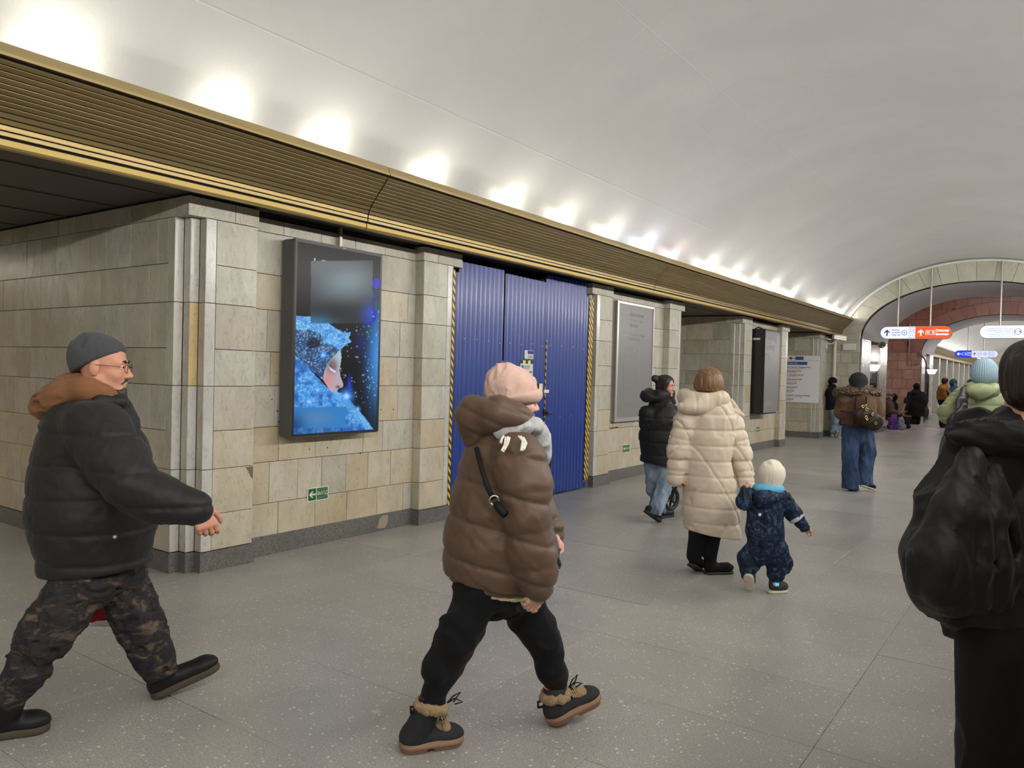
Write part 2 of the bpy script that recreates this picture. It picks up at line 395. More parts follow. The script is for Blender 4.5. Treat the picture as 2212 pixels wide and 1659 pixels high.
pil1 = pillar(3.30, 6.52, P1S, front=P1F, ochre=4)
pil2 = pillar(9.36, 12.58, False)
pil3 = pillar(15.55, 18.90, {})
pil4 = pillar(21.75, 24.2, {}, front=None)
pil0 = struct('pillar', MB().box(-9.4, XF, -2.8, .2, 0, 2.86).box(-9.4, XF, -9.2, -6.0, 0, 2.86).mesh(), M_MARB)
# wall lining above the openings, hidden by the cornice, soffits of the openings and the aisle behind
sof = MB().box(-13, -5.03, -14, 23.2, 2.862, 2.98)
ceil3 = struct('ceiling_passage', sof.mesh(), M_SOFF)
for x in (-5.55, -6.35, -7.2, -8.1): MB().box(x-.012, x+.012, -13, 3.3, 2.853, 2.864).obj('soffit_batten', mat('soffit_strip', (.10, .085, .07), .5), ceil3)
for ya, yb in ((12.6, 15.5), (18.95, 21.7)):
    for x in (-5.6, -6.5): MB().box(x-.012, x+.012, ya, yb, 2.853, 2.864).obj('soffit_batten', MATS['soffit_strip'], ceil3)
wl = struct('wall_left', MB().box(-13.2, -13, -14, 38, 0, 3).mesh(), M_MARBY)
wb = struct('wall_back', MB().box(-13, 9, -14.2, -14, 0, 5.5).mesh(), M_MARB)

# ------------------------------------------------------------------ cornice: four panels of gold slats
CP = [(-5.0, 2.872), (-5.0, 2.905), (-4.995, 2.94), (-4.983, 2.972), (-4.966, 3.003), (-4.944, 3.03), (-4.922, 3.055), (-4.899, 3.08), (-4.876, 3.105), (-4.853, 3.13), (-4.83, 3.156), (-4.807, 3.182), (-4.784, 3.208), (-4.765, 3.232)]
def cornice(y0, y1, mir=False, slats=True):
    def mx(x): return 2*XC-x if mir else x
    bk = MB(); q = [(x-.02, z) for x, z in CP]
    poly = [(mx(-5.04), 2.83)]+[(mx(x), z) for x, z in q]+[(mx(-4.79), 3.30), (mx(-4.83), 3.30), (mx(-5.08), 2.9)]
    bk.prism(poly, y0+.004, y1-.004, 1)
    c = struct('cornice', fixn(bk.mesh()), M_DARK)
    for (x0, z0), (x1, z1) in zip(CP[:-1], CP[1:]):
        d = Vector((x1-x0, 0, z1-z0)); L = d.length; d.normalize(); nn = Vector((d.z, 0, -d.x))
        a, b = Vector((x0, 0, z0))+d*.0022, Vector((x0, 0, z0))+d*(L-.0022)
        pl_ = [a-nn*.012, a, a+nn*.003+d*.003, b+nn*.003-d*.003, b, b-nn*.012]
        m = MB().prism([(mx(v.x), v.z) for v in pl_], y0+.006, y1-.006, 1)
        obj('slat', fixn(m.mesh()), M_BRASS, c)
    f = MB().prism([(mx(x), z) for x, z in [(-4.775, 3.246), (-4.735, 3.246), (-4.735, 3.262), (-4.748, 3.266), (-4.752, 3.318), (-4.80, 3.322), (-4.80, 3.25)]], y0+.004, y1-.004, 1)
    obj('fascia', fixn(f.mesh()), M_BRASS, c)
    l = MB().prism([(mx(x), z) for x, z in [(-5.06, 2.812), (-5.02, 2.812), (-5.008, 2.824), (-5.012, 2.86), (-5.06, 2.862)]], y0+.006, y1-.006, 1)
    obj('lip', fixn(l.mesh()), M_BRASSE, c)
    return c
CY = [-7.3, -1.25, 4.81, 10.68, 16.78, 22.98]
for a, b in zip(CY[:-1], CY[1:]):
    cornice(a, b); cornice(a, b, True)

# ------------------------------------------------------------------ right wall, mostly behind the camera
rw = MB()
for a, b in ((-13, .2), (3.3, 6.52), (9.36, 12.58), (15.55, 18.9), (21.75, 23)): rw.box(2*XC-XF, 5.6, a, b, 0, 2.86)
wr = struct('wall_right', rw.mesh(), M_MARB)
struct('ceiling_passage', MB().box(2*XC+5.03, 9, -14, 23.2, 2.862, 2.98).mesh(), M_SOFF)
struct('wall_right', MB().box(9, 9.2, -14, 38, 0, 3).mesh(), M_MARBY)

# ------------------------------------------------------------------ end wall, arch and passage to the crossing
def annulus_block(mb, y0, y1, inner, outer):
    n = len(inner); V = []
    for y in (y0, y1):
        V += [(x, y, z) for x, z in inner]+[(x, y, z) for x, z in outer]
    F = []
    for i in range(n-1):
        F += [(i, i+1, n+i+1, n+i), (2*n+i, 3*n+i, 3*n+i+1, 2*n+i+1), (i, 2*n+i, 2*n+i+1, i+1), (n+i, n+i+1, 3*n+i+1, 3*n+i)]
    F += [(0, n, 3*n, 2*n), (n-1, 3*n-1, 4*n-1, 2*n-1)]
    mb.add(V, F)
IA, IZ, IB = 2.72, 2.75, 1.46
EA, EZ, EB = 3.22, 2.45, 2.25
def inn(t): return (XC-IA*math.cos(t), IZ+IB*math.sin(t))
def out(t): return (XC-EA*math.cos(t), EZ+EB*math.sin(t))
def arch_wall(name, y0, y1, m_tile, m_grout, nv, nm_v, spring_l=-4.57, outf=None):
    out_ = outf or out
    b = MB()
    T = [math.pi*i/60 for i in range(61)]
    annulus_block(b, y0+.03, y1, [(XC-(IA+.03)*math.cos(t), IZ+(IB+.03)*math.sin(t)) for t in T], [(XC-7.4*math.cos(t), 2.4+4.2*math.sin(t)) for t in T])
    b.box(-9.3, spring_l-.03, y0+.03, y1, 0, 2.78); b.box(2*XC-spring_l+.03, 5.6, y0+.03, y1, 0, 2.78)
    wl_ = struct(name, fixn(b.mesh()), m_grout)
    for i in range(nv):
        g = .0012
        ta, tb = math.pi*i/nv+g, math.pi*(i+1)/nv-g
        ts = [ta+(tb-ta)*k/3 for k in range(4)]
        m = MB(); annulus_block(m, y0-random.uniform(0, .004), y0+.05, [inn(t) for t in ts], [out_(t) for t in ts])
        obj(nm_v, fixn(m.mesh()), m_tile, wl_)
    return wl_
wf = arch_wall('wall_far', 23.0, 23.35, M_VOUS, M_GROUTL, 22, 'arch_stone')
for i in range(8):
    e = [-5.62, -5.22, -4.86, -4.565] if i % 2 else [-5.62, -5.05, -4.74, -4.565]
    for a, c in zip(e[:-1], e[1:]): tile(wf, 'marble_tile', M_MARB, Vector((0, 22.985, 0)), X_, Z_, a, c, ZC[i], ZC[i+1])
tile(wf, 'frieze_block', M_MARB, Vector((0, 22.98, 0)), X_, Z_, -5.62, -4.565, 2.70, 2.83)
MB().box(-5.62, -4.56, 22.95, 23.03, 0, .15).obj('plinth_stone', M_BASE, wf)
# white moulding between the vault and the arch stones
T = [.14+(math.pi-.28)*i/60 for i in range(61)]
m = MB(); annulus_block(m, 22.90, 23.02, [(XC-EA*math.cos(t), EZ+EB*math.sin(t)) for t in T], [(XC-(EA+.09)*math.cos(t), EZ+(EB+.05)*math.sin(t)) for t in T])
struct('trim_1', fixn(m.mesh(True)), M_WHITE)
m = MB(); annulus_block(m, 22.985, 23.02, [(XC-(EA+.09)*math.cos(t), EZ+(EB+.05)*math.sin(t)) for t in T], [(XC-(VA+.03)*math.cos(t), VZ+(VB+.03)*math.sin(t)) for t in T])
struct('trim_2', fixn(m.mesh()), M_PLAST)
def passage(y0, y1, niche, name):
    # soffit
    prof = [inn(math.pi*i/48) for i in range(49)]
    s = struct('ceiling_'+name, shell(prof, y0, y1), M_LILAC)
    # jambs of polished stone with a side opening
    for sd in (-1, 1):
        def mx(x): return x if sd < 0 else 2*XC-x
        bk = MB(); st = []
        for a, c in ((y0+.01, niche[0]), (niche[1], y1)):
            xa, xb = sorted((mx(-5.6), mx(-4.60))); bk.box(xa, xb, a+.03, c-.03, 0, 2.8)
        wj = struct('wall_'+name, bk.mesh(), M_GROUTL)
        if sd > 0:
            continue
        for a, c in ((y0+.02, niche[0]), (niche[1], y1)):
            for i in (0, 2, 4, 6):
                tile(wj, 'polished_stone', M_GREY, Vector((-4.57, 0, 0)), Y_, Z_, a, c, ZC[i], ZC[i+2], .04)
                tile(wj, 'polished_stone', M_GREY, Vector((0, a, 0)), X_, Z_, -5.3, -4.57, ZC[i], ZC[i+2], .04)
                tile(wj, 'polished_stone', M_GREY, Vector((0, c, 0)), -X_, Z_, 4.57, 5.3, ZC[i], ZC[i+2], .04)
            tile(wj, 'polished_stone', M_GREY, Vector((-4.57, 0, 0)), Y_, Z_, a, c, 2.70, 2.83, .04)
            MB().box(-5.4, -4.555, a-.01, c+.01, 0, .15).obj('plinth_stone', M_BASE, wj)
    return s
passage(23.3, 27.2, (24.55, 25.95), 'first_passage')
passage(34.7, 38.1, (35.9, 37.0), 'second_passage')
# side rooms seen through the jamb openings
struct('wall_side_room', MB().box(-7.2, -7.0, 23.4, 27.2, 0, 4.4).box(-7, -4.7, 27.0, 27.25, 2.83, 4.4).mesh(), M_PINK)
area('side_room_light', (-6.2, 25.2, 3.9), .6, .6, 14, (1, .78, .70))
# crossing
cr = MB().box(-11, 7, 26.9, 35.0, 6.0, 6.2)
struct('ceiling_crossing', cr.mesh(), M_LILAC)
struct('wall_crossing', MB().box(-11.2, -11, 27, 35, 0, 6.2).mesh(), M_PINK)
struct('wall_crossing', MB().box(7, 7.2, 27, 35, 0, 6.2).mesh(), M_PINK)
b = MB(); T = [math.pi*i/60 for i in range(61)]
annulus_block(b, 27.0, 27.2, [inn(t) for t in T], [(XC-9.2*math.cos(t), 2.4+6*math.sin(t)) for t in T]); b.box(-11, -5.6, 27.0, 27.2, 0, 2.8); b.box(2*XC+5.6, 7, 27.0, 27.2, 0, 2.8)
struct('wall_crossing', fixn(b.mesh()), M_PINK)
w2 = arch_wall('wall_crossing_far', 34.4, 34.75, M_PINKD, M_GROUTP, 20, 'arch_stone', outf=lambda t: (XC-3.22*math.cos(t), 2.75+1.93*math.sin(t)))
# courses of pink stone beside and above the second arch
zz = [.16, .55, .95, 1.3, 1.7, 2.08, 2.42, 2.75, 3.2, 3.65, 4.05, 4.45, 4.85, 5.3]
def ez(x): return 2.75+1.93*math.sqrt(max(0, 1-((x-XC)/EA)**2)) if abs(x-XC) < EA else 0
for a, c in zip(zz[:-1], zz[1:]):
    e = split(-8.2, 1.6, .52)
    for x0, x1 in zip(e[:-1], e[1:]):
        if c < 2.8:
            if x0 > -4.6: continue
            x1 = min(x1, -4.575)
            tile(w2, 'pink_stone', M_PINK, Vector((0, 34.39, 0)), X_, Z_, x0, x1, a, c, .03, .004); continue
        xs_ = [x0+.004+(x1-x0-.008)*k/6 for k in range(7)]
        pts = [(x, max(a+.004, ez(x)+.006)) for x in xs_]; pts = [q for q in pts if q[1] < c-.02]
        if len(pts) < 2: continue
        P_ = pts+[(pts[-1][0], c-.004), (pts[0][0], c-.004)]
        m = MB().prism(P_, 34.388-random.uniform(0, .003), 34.42, 1); obj('pink_stone', fixn(m.mesh()), M_PINK if c < 2.9 else M_PINKD, w2)
MB().box(-8.2, -4.56, 34.34, 34.45, 0, .16).obj('plinth_stone', M_BASE, w2)
# ------------------------------------------------------------------ hall beyond
for sd in (-1, 1):
    def mx(x): return x if sd < 0 else 2*XC-x
    nm = 'wall_hall_left' if sd < 0 else 'wall_hall_right'
    b = MB(); xa, xb = sorted((mx(-9), mx(-5.7))); b.box(xa, xb, 38.1, 74, 0, 2.9)
    wh = struct(nm, b.mesh(), M_MARB)
    for k in range(11):
        y = 39.0+3.1*k
        xa, xb = sorted((mx(-5.7), mx(-5.15)))
        q = MB().box(xa, xb, y, y+.5, 0, 2.84); q.obj('pilaster', M_MARW, wh)
        q = MB().box(min(mx(-5.7), mx(-5.35)), max(mx(-5.7), mx(-5.35)), y+.5, y+1.9, 0, 2.7); q.obj('wall_panel', M_MARB, wh)
    xa, xb = sorted((mx(-5.7), mx(-5.0))); MB().box(xa, xb, 38.1, 74, 2.84, 2.9).obj('soffit', M_SOFF, wh)
cornice(38.15, 56); cornice(56, 74); cornice(38.15, 56, True); cornice(56, 74, True)
struct('wall_hall_end', MB().box(-9, 5.5, 74, 74.2, 0, 5).mesh(), M_MARB)
b = MB(); T = [math.pi*i/60 for i in range(61)]
annulus_block(b, 38.05, 38.2, [inn(t) for t in T], [(XC-5.4*math.cos(t), 2.4+4*math.sin(t)) for t in T]); b.box(-9, -5.3, 38.05, 38.2, 0, 2.85)
struct('wall_hall_front', fixn(b.mesh()), M_LILAC)
# ================================================================== fittings and objects
def text(parent, s, size, m, O, U, V, align='LEFT', ext=.0006, name='lettering', bold=0, wmax=None):
    c = bpy.data.curves.new('t', 'FONT'); c.body = s; c.size = size; c.extrude = ext; c.align_x = align; c.align_y = 'CENTER'; c.offset = bold
    c.resolution_u = 2
    o = bpy.data.objects.new('t', c); COL.objects.link(o)
    me = bpy.data.meshes.new_from_object(o.evaluated_get(bpy.context.evaluated_depsgraph_get()))
    sx = 1
    if wmax and o.dimensions.x > wmax: sx = wmax/o.dimensions.x
    bpy.data.objects.remove(o); bpy.data.curves.remove(c)
    Nn = U.cross(V)
    me.transform(Matrix(((U.x*sx, V.x, Nn.x, O.x), (U.y*sx, V.y, Nn.y, O.y), (U.z*sx, V.z, Nn.z, O.z), (0, 0, 0, 1))))
    me.materials.clear()
    return obj(name, me, m, parent)
def plate(parent, name, m, O, U, V, u0, u1, v0, v1, d=.001):
    """thin rectangular plate standing proud of the plane by d"""
    Nn = U.cross(V); V8 = []
    for t in (-.0005, d):
        V8 += [O+U*a+V*b+Nn*t for a, b in ((u0, v0), (u1, v0), (u1, v1), (u0, v1))]
    return obj(name, mesh(V8, [(0, 3, 2, 1), (4, 5, 6, 7), (0, 1, 5, 4), (1, 2, 6, 5), (2, 3, 7, 6), (3, 0, 4, 7)]), m, parent)
def poly(parent, name, m, O, U, V, pts, d=.001):
    Nn = U.cross(V); n = len(pts)
    Vv = [O+U*a+V*b for a, b in pts]+[O+U*a+V*b+Nn*d for a, b in pts]
    return obj(name, mesh(Vv, [tuple(range(n, 2*n))]+[(i, (i+1) % n, (i+1) % n+n, i+n) for i in range(n)]), m, parent)
def painted(name, img, P, U, V, w, h, m, parent):
    """picture (rows from the top, RGB linear) as vertex colours on a flat grid w x h whose lower left corner is P"""
    H_, W_ = img.shape[:2]
    uu, vv = np.meshgrid(np.linspace(0, w, W_), np.linspace(h, 0, H_))
    co = np.array(P)[None, :]+uu.reshape(-1, 1)*np.array(U)+vv.reshape(-1, 1)*np.array(V)
    idx = np.arange(H_*W_).reshape(H_, W_)
    F = np.stack([idx[1:, :-1], idx[1:, 1:], idx[:-1, 1:], idx[:-1, :-1]], -1).reshape(-1, 4)
    me = bpy.data.meshes.new('m'); me.from_pydata(co.tolist(), [], F.tolist())
    ca = me.color_attributes.new('col', 'FLOAT_COLOR', 'POINT')
    ca.data.foreach_set('color', np.concatenate([img.reshape(-1, 3), np.ones((H_*W_, 1))], 1).astype(np.float32).ravel())
    return obj(name, me, m, parent)
def fcol(e):
    def fn(t, b):
        a = N(t, 'ShaderNodeVertexColor'); a.layer_name = 'col'
        if e:
            t.links.new(a.outputs[0], b.inputs['Emission Color']); b.inputs['Emission Strength'].default_value = e; b.inputs['Base Color'].default_value = (.01, .01, .01, 1)
        else: t.links.new(a.outputs[0], b.inputs['Base Color'])
    return fn
M_SCREEN = mat('screen_picture', rough=.25, spec=.12, fn=fcol(.8))
M_PRINT = mat('printed_picture', rough=.35, fn=fcol(0))
M_BLACKP = mat('black_plastic', (.018, .018, .02), .35)
M_DGREY = mat('dark_grey_metal', (.10, .10, .105), .45, .3)
M_ALU = mat('aluminium_frame', (.62, .60, .57), .35, .7)
lin = lambda c: tuple((x/255/12.92 if x/255 <= .04045 else ((x/255+.055)/1.055)**2.4) for x in c)
def vnoise(x, y, seed):
    r = np.random.RandomState(seed); g = r.rand(64, 64)
    xi, yi = np.floor(x).astype(int), np.floor(y).astype(int); fx, fy = x-xi, y-yi
    fx, fy = fx*fx*(3-2*fx), fy*fy*(3-2*fy)
    G = lambda a, b: g[b % 64, a % 64]
    return (G(xi, yi)*(1-fx)+G(xi+1, yi)*fx)*(1-fy)+(G(xi, yi+1)*(1-fx)+G(xi+1, yi+1)*fx)*fy
def inpoly(x, y, P):
    c = np.zeros(x.shape, bool); n = len(P)
    for i in range(n):
        (x1, y1), (x2, y2) = P[i], P[(i+1) % n]
        k = ((y1 > y) != (y2 > y)) & (x < (x2-x1)*(y-y1)/((y2-y1) or 1e-9)+x1); c ^= k
    return c
# ------------------------------------------------------------------ the winter advertisement on the large screen
def advert():
    W_, H_ = 190, 330
    # work in the pixel frame of a crop of the photograph: corners of the lit picture
    TL, TR, BL, BR = (178, 150), (742, 262), (163, 1500), (725, 1466)
    u, v = np.meshgrid(np.linspace(0, 1, W_), np.linspace(0, 1, H_))
    x = (TL[0]*(1-u)+TR[0]*u)*(1-v)+(BL[0]*(1-u)+BR[0]*u)*v
    y = (TL[1]*(1-u)+TR[1]*u)*(1-v)+(BL[1]*(1-u)+BR[1]*u)*v
    im = np.zeros((H_, W_, 3))
    def put(mask, c, a=1.0):
        c = np.array(lin(c)); mm = (mask*a)[..., None] if mask.dtype != bool else mask[..., None]*a
        im[:] = im*(1-mm)+c*mm
    put(np.ones(x.shape, bool), (20, 20, 22))
    put(np.exp(-((x-745)/75)**2-((y-960)/290)**2), (70, 150, 235), .95)
    put(np.exp(-((x-600)/40)**2-((y-850)/80)**2), (25, 40, 110), .5)
    for cx, cy_, r in ((715, 447, 32), (695, 530, 14), (655, 668, 62)): put(((x-cx)**2+((y-cy_)*.9)**2 < r*r), (30, 30, 190), .9)
    r = np.random.RandomState(3)
    for k in range(120):
        sx, sy = r.uniform(440, 735), r.uniform(590, 1330)
        if r.rand() < .35: sx = r.uniform(600, 735)
        rr = r.choice([2.0, 2.3, 2.6, 3.2, 4.6])
        put(np.exp(-(((x-sx)**2+(y-sy)**2)/(rr*rr))), (170, 215, 245), r.uniform(.5, 1))
    n1 = vnoise(x/9, y/9, 1)*.6+vnoise(x/4, y/4, 2)*.4; n2 = vnoise(x/30, y/30, 4); n3 = vnoise(x/5, y/5, 9)
    cap = inpoly(x, y, [(160, 670), (262, 675), (300, 700), (370, 715), (430, 760), (480, 785), (531, 786), (515, 826), (537, 852), (500, 870), (468, 900), (440, 940), (390, 985), (360, 1040), (345, 1110), (160, 960)])
    put(cap, (62, 150, 225)); put(cap*np.clip(n1*1.9-.6, 0, 1), (170, 220, 250), .8); put(cap*np.clip(n2*1.6-.7, 0, 1), (30, 100, 190), .7)
    dk = inpoly(x, y, [(160, 765), (250, 765), (330, 800), (350, 860), (400, 870), (450, 905), (430, 950), (385, 990), (360, 1050), (345, 1120), (260, 1040), (160, 940)])
    put(dk, (28, 42, 70), .85); put(dk*np.clip(n1*3-1.55, 0, 1), (150, 190, 225), .9); put(dk*np.clip(n3*3-1.9, 0, 1), (40, 90, 190), .7)
    put(((x-280)/45)**2+((y-860)/38)**2 < 1, (16, 18, 24), .8)
    face = inpoly(x, y, [(462, 912), (468, 960), (462, 1010), (455, 1050), (463, 1100), (482, 1150), (478, 1170), (455, 1178), (440, 1190), (445, 1215), (420, 1222), (390, 1195), (365, 1150), (345, 1115), (352, 1060), (375, 1000), (410, 955)])
    put(face, (178, 168, 176)); put(face*np.exp(-((x-375)/40)**2-((y-1120)/60)**2), (215, 130, 130), .7); put(face*np.exp(-((x-455)/22)**2-((y-960)/70)**2), (150, 205, 225), .8)
    put(face*np.exp(-((x-405)/34)**2-((y-1020)/48)**2), (48, 42, 46), .9); put(face*np.exp(-((x-410)/12)**2-((y-1010)/25)**2), (150, 120, 125), .8)
    put(inpoly(x, y, [(376, 1018), (390, 1030), (430, 1058), (426, 1070), (395, 1052)]), (225, 225, 225), .9)
    put(face*np.exp(-((x-445)/16)**2-((y-1168)/10)**2), (60, 45, 60), .9); put(face*np.exp(-((x-432)/14)**2-((y-1212)/8)**2), (190, 110, 115), .9)
    sc_ = inpoly(x, y, [(160, 950), (230, 1010), (300, 1090), (360, 1160), (400, 1200), (470, 1210), (530, 1265), (590, 1330), (650, 1400), (706, 1472), (700, 1520), (150, 1520)])
    put(sc_, (52, 135, 215)); put(sc_*np.clip(n1*2-.75, 0, 1), (150, 210, 245), .75); put(sc_*np.clip(n2*2.2-.9, 0, 1), (22, 78, 170), .8); put(sc_*(y > 1400)*(x < 480), (24, 60, 130), .55)
    put(sc_*np.clip(1-np.abs((y-1210)-(x-440)*1.0)/60, 0, 1)*(x > 420), (120, 195, 235), .5)
    for sx, sy, s in ((505, 1235, 26), (258, 1270, 16), (310, 1190, 12), (388, 858, 10), (585, 1325, 10), (345, 945, 14)):
        put(np.exp(-((x-sx)**2+(y-sy)**2)/(s*s*2.2)), (60, 160, 255), 1); put(np.exp(-((x-sx)**2+(y-sy)**2)/(s*s*.35)), (230, 245, 255), 1)
        put(np.exp(-np.abs((x-sx)*(y-sy))/(s*2.0))*np.exp(-((x-sx)**2+(y-sy)**2)/(s*s*9)), (90, 170, 255), .6)
    put(np.exp(-((x-525)/14)**2-((y-1160)/50)**2), (40, 70, 220), .7)
    b1 = (x > 262) & (x < 685) & (y > 285) & (y < 722)
    cc = np.array(lin((46, 50, 54)))[None, None]*np.ones(x.shape)[..., None]
    def add(c, cx, cy_, sx, sy, a=1):
        g = (np.exp(-((x-cx)/sx)**2-((y-cy_)/sy)**2)*a)[..., None]; return c*(1-g)+np.array(lin(g_col))*g
    g_col = (112, 132, 142); cc = add(cc, 500, 420, 190, 130, .95)
    g_col = (105, 108, 110); cc = add(cc, 330, 300, 200, 90, .7)
    g_col = (26, 29, 33); cc = add(cc, 450, 640, 230, 70, .9)
    g_col = (52, 120, 160); cc = add(cc, 290, 730, 110, 55, .9)
    g_col = (28, 80, 190); cc = add(cc, 690, 660, 70, 70, .9)
    im[b1] = cc[b1]
    b2 = (x < 502) & (y > 1310) & (y < 1456)
    cc = np.array(lin((50, 125, 190)))[None, None]*np.ones(x.shape)[..., None]
    g_col = (85, 130, 180); cc = add(cc, 300, 1385, 110, 50, .8)
    g_col = (22, 62, 120); cc = add(cc, 165, 1440, 70, 90, .9)
    im[b2] = cc[b2]
    for dx in (0,): put((np.abs(x-287) < 3) & (y > 265) & (y < 284), (215, 225, 230))
    put((((x-343)/20)**2+((y-292)/12)**2 < 1) & (((x-343)/14)**2+((y-292)/7)**2 > 1) & (y < 285), (150, 190, 210))
    return im
def screenbox(name, label, y0, y1, z0, z1, xb, xf, rb, m_side, img, em):
    t = thing(name, label, 'screen', (xb, (y0+y1)/2, z0))
    def loc(o): o.location = (0, 0, 0); return o
    mb = MB(); n = 6; pts = []
    for cy_, cz, a0 in ((y1-rb, z1-rb, 0), (y0+rb, z1-rb, 90), (y0+rb, z0+rb, 180), (y1-rb, z0+rb, 270)):
        for k in range(n+1):
            a = math.radians(a0+90*k/n); pts.append((cy_+rb*math.cos(a), cz+rb*math.sin(a)))
    mb.prism(pts, xb, xf, 0)
    T = Matrix.Translation(-t.location)
    def put(me, nm, m): me.transform(T); return obj(nm, me, m, t)
    put(fixn(mb.mesh()), 'housing', m_side)
    bz = MB(); P2 = []
    fr = .028
    bz.box(xf, xf+.004, y0+.006, y1-.006, z0+.006, z0+fr).box(xf, xf+.004, y0+.006, y1-.006, z1-fr, z1-.006).box(xf, xf+.004, y0+.006, y0+fr, z0+fr, z1-fr).box(xf, xf+.004, y1-fr, y1-.006, z0+fr, z1-fr)
    put(bz.mesh(), 'bezel', M_BLACKP)
    if img is not None:
        o = painted('display', img, (xf+.0025, y0+fr, z0+fr), Y_, Z_, y1-y0-2*fr, z1-z0-2*fr, em, None); o.data.transform(T); o.parent = t
    return t, T
tv, T = screenbox('advertising_screen', 'tall black advertising screen showing a frosty blue winter face in profile', 4.215, 5.235, .995, 2.665, -5.385, -5.235, .03, M_DGREY, advert(), M_SCREEN)
o = MB().box(-5.40, -5.37, 4.83, 4.86, 2.665, 2.86).mesh(); o.transform(T); obj('power_conduit', M_STEEL, tv) if False else obj('power_conduit', o, M_STEEL, tv)
text(tv, 'Оhиw', .016, M_WHITE, Vector((-5.2305, 4.74, 2.651))-tv.location, Y_, Z_, name='maker_mark')
# ------------------------------------------------------------------ the two grey posters
def embossed(kind):
    W_, H_ = 110, 170
    im = np.ones((H_, W_, 3))*np.array(lin((131, 131, 131)))
    def seg(pts, c=(150, 150, 152), wd=.9):
        u, v = np.meshgrid(np.arange(W_)/W_, np.arange(H_)/H_)
        for (a, b), (c_, d) in zip(pts[:-1], pts[1:]):
            px, py = (u-a)*W_, (v-b)*H_; dx, dy = (c_-a)*W_, (d-b)*H_; L2 = dx*dx+dy*dy+1e-9
            t = np.clip((px*dx+py*dy)/L2, 0, 1); ds = np.hypot(px-t*dx, py-t*dy)
            m_ = (np.exp(-(ds/wd)**2))[..., None]*.75; im[:] = im*(1-m_)+np.array(lin(c))*m_
            m_ = (np.exp(-((ds-1.8)/wd)**2))[..., None]*.25; im[:] = im*(1-m_)+np.array(lin((110, 110, 112)))*m_
    if kind == 0:
        seg([(.06, .07), (.31, .07), (.31, .27), (.06, .27), (.06, .07)], (142, 148, 152))
        for k, q in enumerate((.09, .14, .19, .25)): seg([(q, .10), (q+.02, .16), (q+.01, .23)], [(150, 140, 138), (135, 145, 160), (152, 138, 134), (120, 150, 155)][k])
        seg([(.35, .0), (.35, .27)], (122, 122, 120))
        seg([(.90, .21), (.90, .26)], (168, 160, 125))
        seg([(.62, .38), (.93, .44), (.82, .70)], (150, 142, 145)); seg([(.61, .36), (.63, .55), (.69, .86)], (155, 145, 150))
        seg([(.22, .46), (.40, .51), (.55, .44)], (148, 148, 150)); seg([(.18, .47), (.18, .85)], (122, 118, 112)); seg([(.02, .74), (.02, .84)], (115, 112, 108))
        for q in (.25, .33, .44, .52, .60): seg([(q, .66), (q+.03, .74), (q, .80), (q+.02, .87)], (146, 144, 142))
        seg([(.42, .66), (.38, .74), (.44, .80), (.40, .86)], (150, 150, 150)); seg([(.02, .90), (.6, .90)], (136, 136, 136))
    else:
        seg([(.08, .60), (.20, .44), (.38, .31), (.85, .45), (.84, .50), (.60, .78)], (158, 155, 120)); seg([(.05, .62), (.17, .46), (.37, .31)], (160, 160, 205), 1.2)
        for q in ((.34, .38), (.30, .46), (.42, .42), (.52, .39)): seg([q, (q[0]+.06, q[1]+.04), (q[0]-.01, q[1]+.09)], (150, 150, 185))
        seg([(.66, .36), (.66, .26), (.76, .20), (.95, .22), (.93, .32)], (150, 150, 152)); seg([(.72, .36), (.74, .28), (.84, .25)], (150, 150, 152))
        a = [(.78+.10*math.cos(q), .845+.06*math.sin(q)) for q in np.linspace(math.pi/2, 1.5*math.pi, 12)]; seg(a, (185, 150, 215))
        a = [(.84+.09*math.cos(q), .845+.06*math.sin(q)) for q in np.linspace(-math.pi/2, .5*math.pi, 12)]; seg(a, (100, 165, 95))
        seg([(.03, .77), (.2, .73)], (140, 140, 140))
    return im
M_EMB = mat('embossed_grey', lin((141, 141, 142)), .5)
M_EMBD = mat('embossed_dark_grey', lin((116, 116, 117)), .5)
pz0, pz1, py0, py1 = .885, 2.68, 10.20, 11.46
pf = thing('poster_frame', 'grey poster in a thin aluminium frame between two stone pilasters', 'poster', (-5.40, (py0+py1)/2, pz0)); T = Matrix.Translation(-pf.location)
def put(me, nm, m, par): me.transform(T); return obj(nm, me, m, par)
put(MB().box(-5.42, -5.375, py0, py1, pz0, pz1).mesh(), 'backing', M_STEEL, pf)
for nm, bx in (('frame_rail', (py0, py1, pz1-.035, pz1)), ('frame_rail', (py0, py1, pz0, pz0+.06)), ('frame_stile', (py0, py0+.05, pz0+.06, pz1-.035)), ('frame_stile', (py1-.028, py1, pz0+.06, pz1-.035))):
    put(MB().box(-5.378, -5.350, *bx).mesh(), nm, M_ALU, pf)
o = painted('poster', embossed(0), (-5.366, py0+.05, pz0+.06), Y_, Z_, py1-py0-.078, pz1-pz0-.095, M_PRINT, None); o.data.transform(T); o.parent = pf
O_ = lambda y, z: Vector((-5.3655, y, z))-pf.location
for k, (yy_, zz_, s_) in enumerate(((10.62, 2.50, 'ПЛИННАВАНИЕ'), (10.62, 2.42, 'ОКРАШЕННЫЕ'), (10.62, 2.34, 'ЭКРАНЫ'), (10.62, 2.20, 'УЗНАЙ ПЕРВЫМ'), (10.62, 2.13, 'В АПТЕКАХ'))): text(pf, s_, .065, M_EMB if k % 2 else M_EMBD, O_(yy_, zz_), Y_, Z_, wmax=.62)
for yy_, zz_, s_ in ((10.56, 1.99, 'Плечи'), (10.52, 1.87, 'белые'), (10.27, 1.88, 'Что'), (10.38, 1.80, 'и')): text(pf, s_, .14, M_EMB, O_(yy_, zz_), Y_, Z_, wmax=.40)
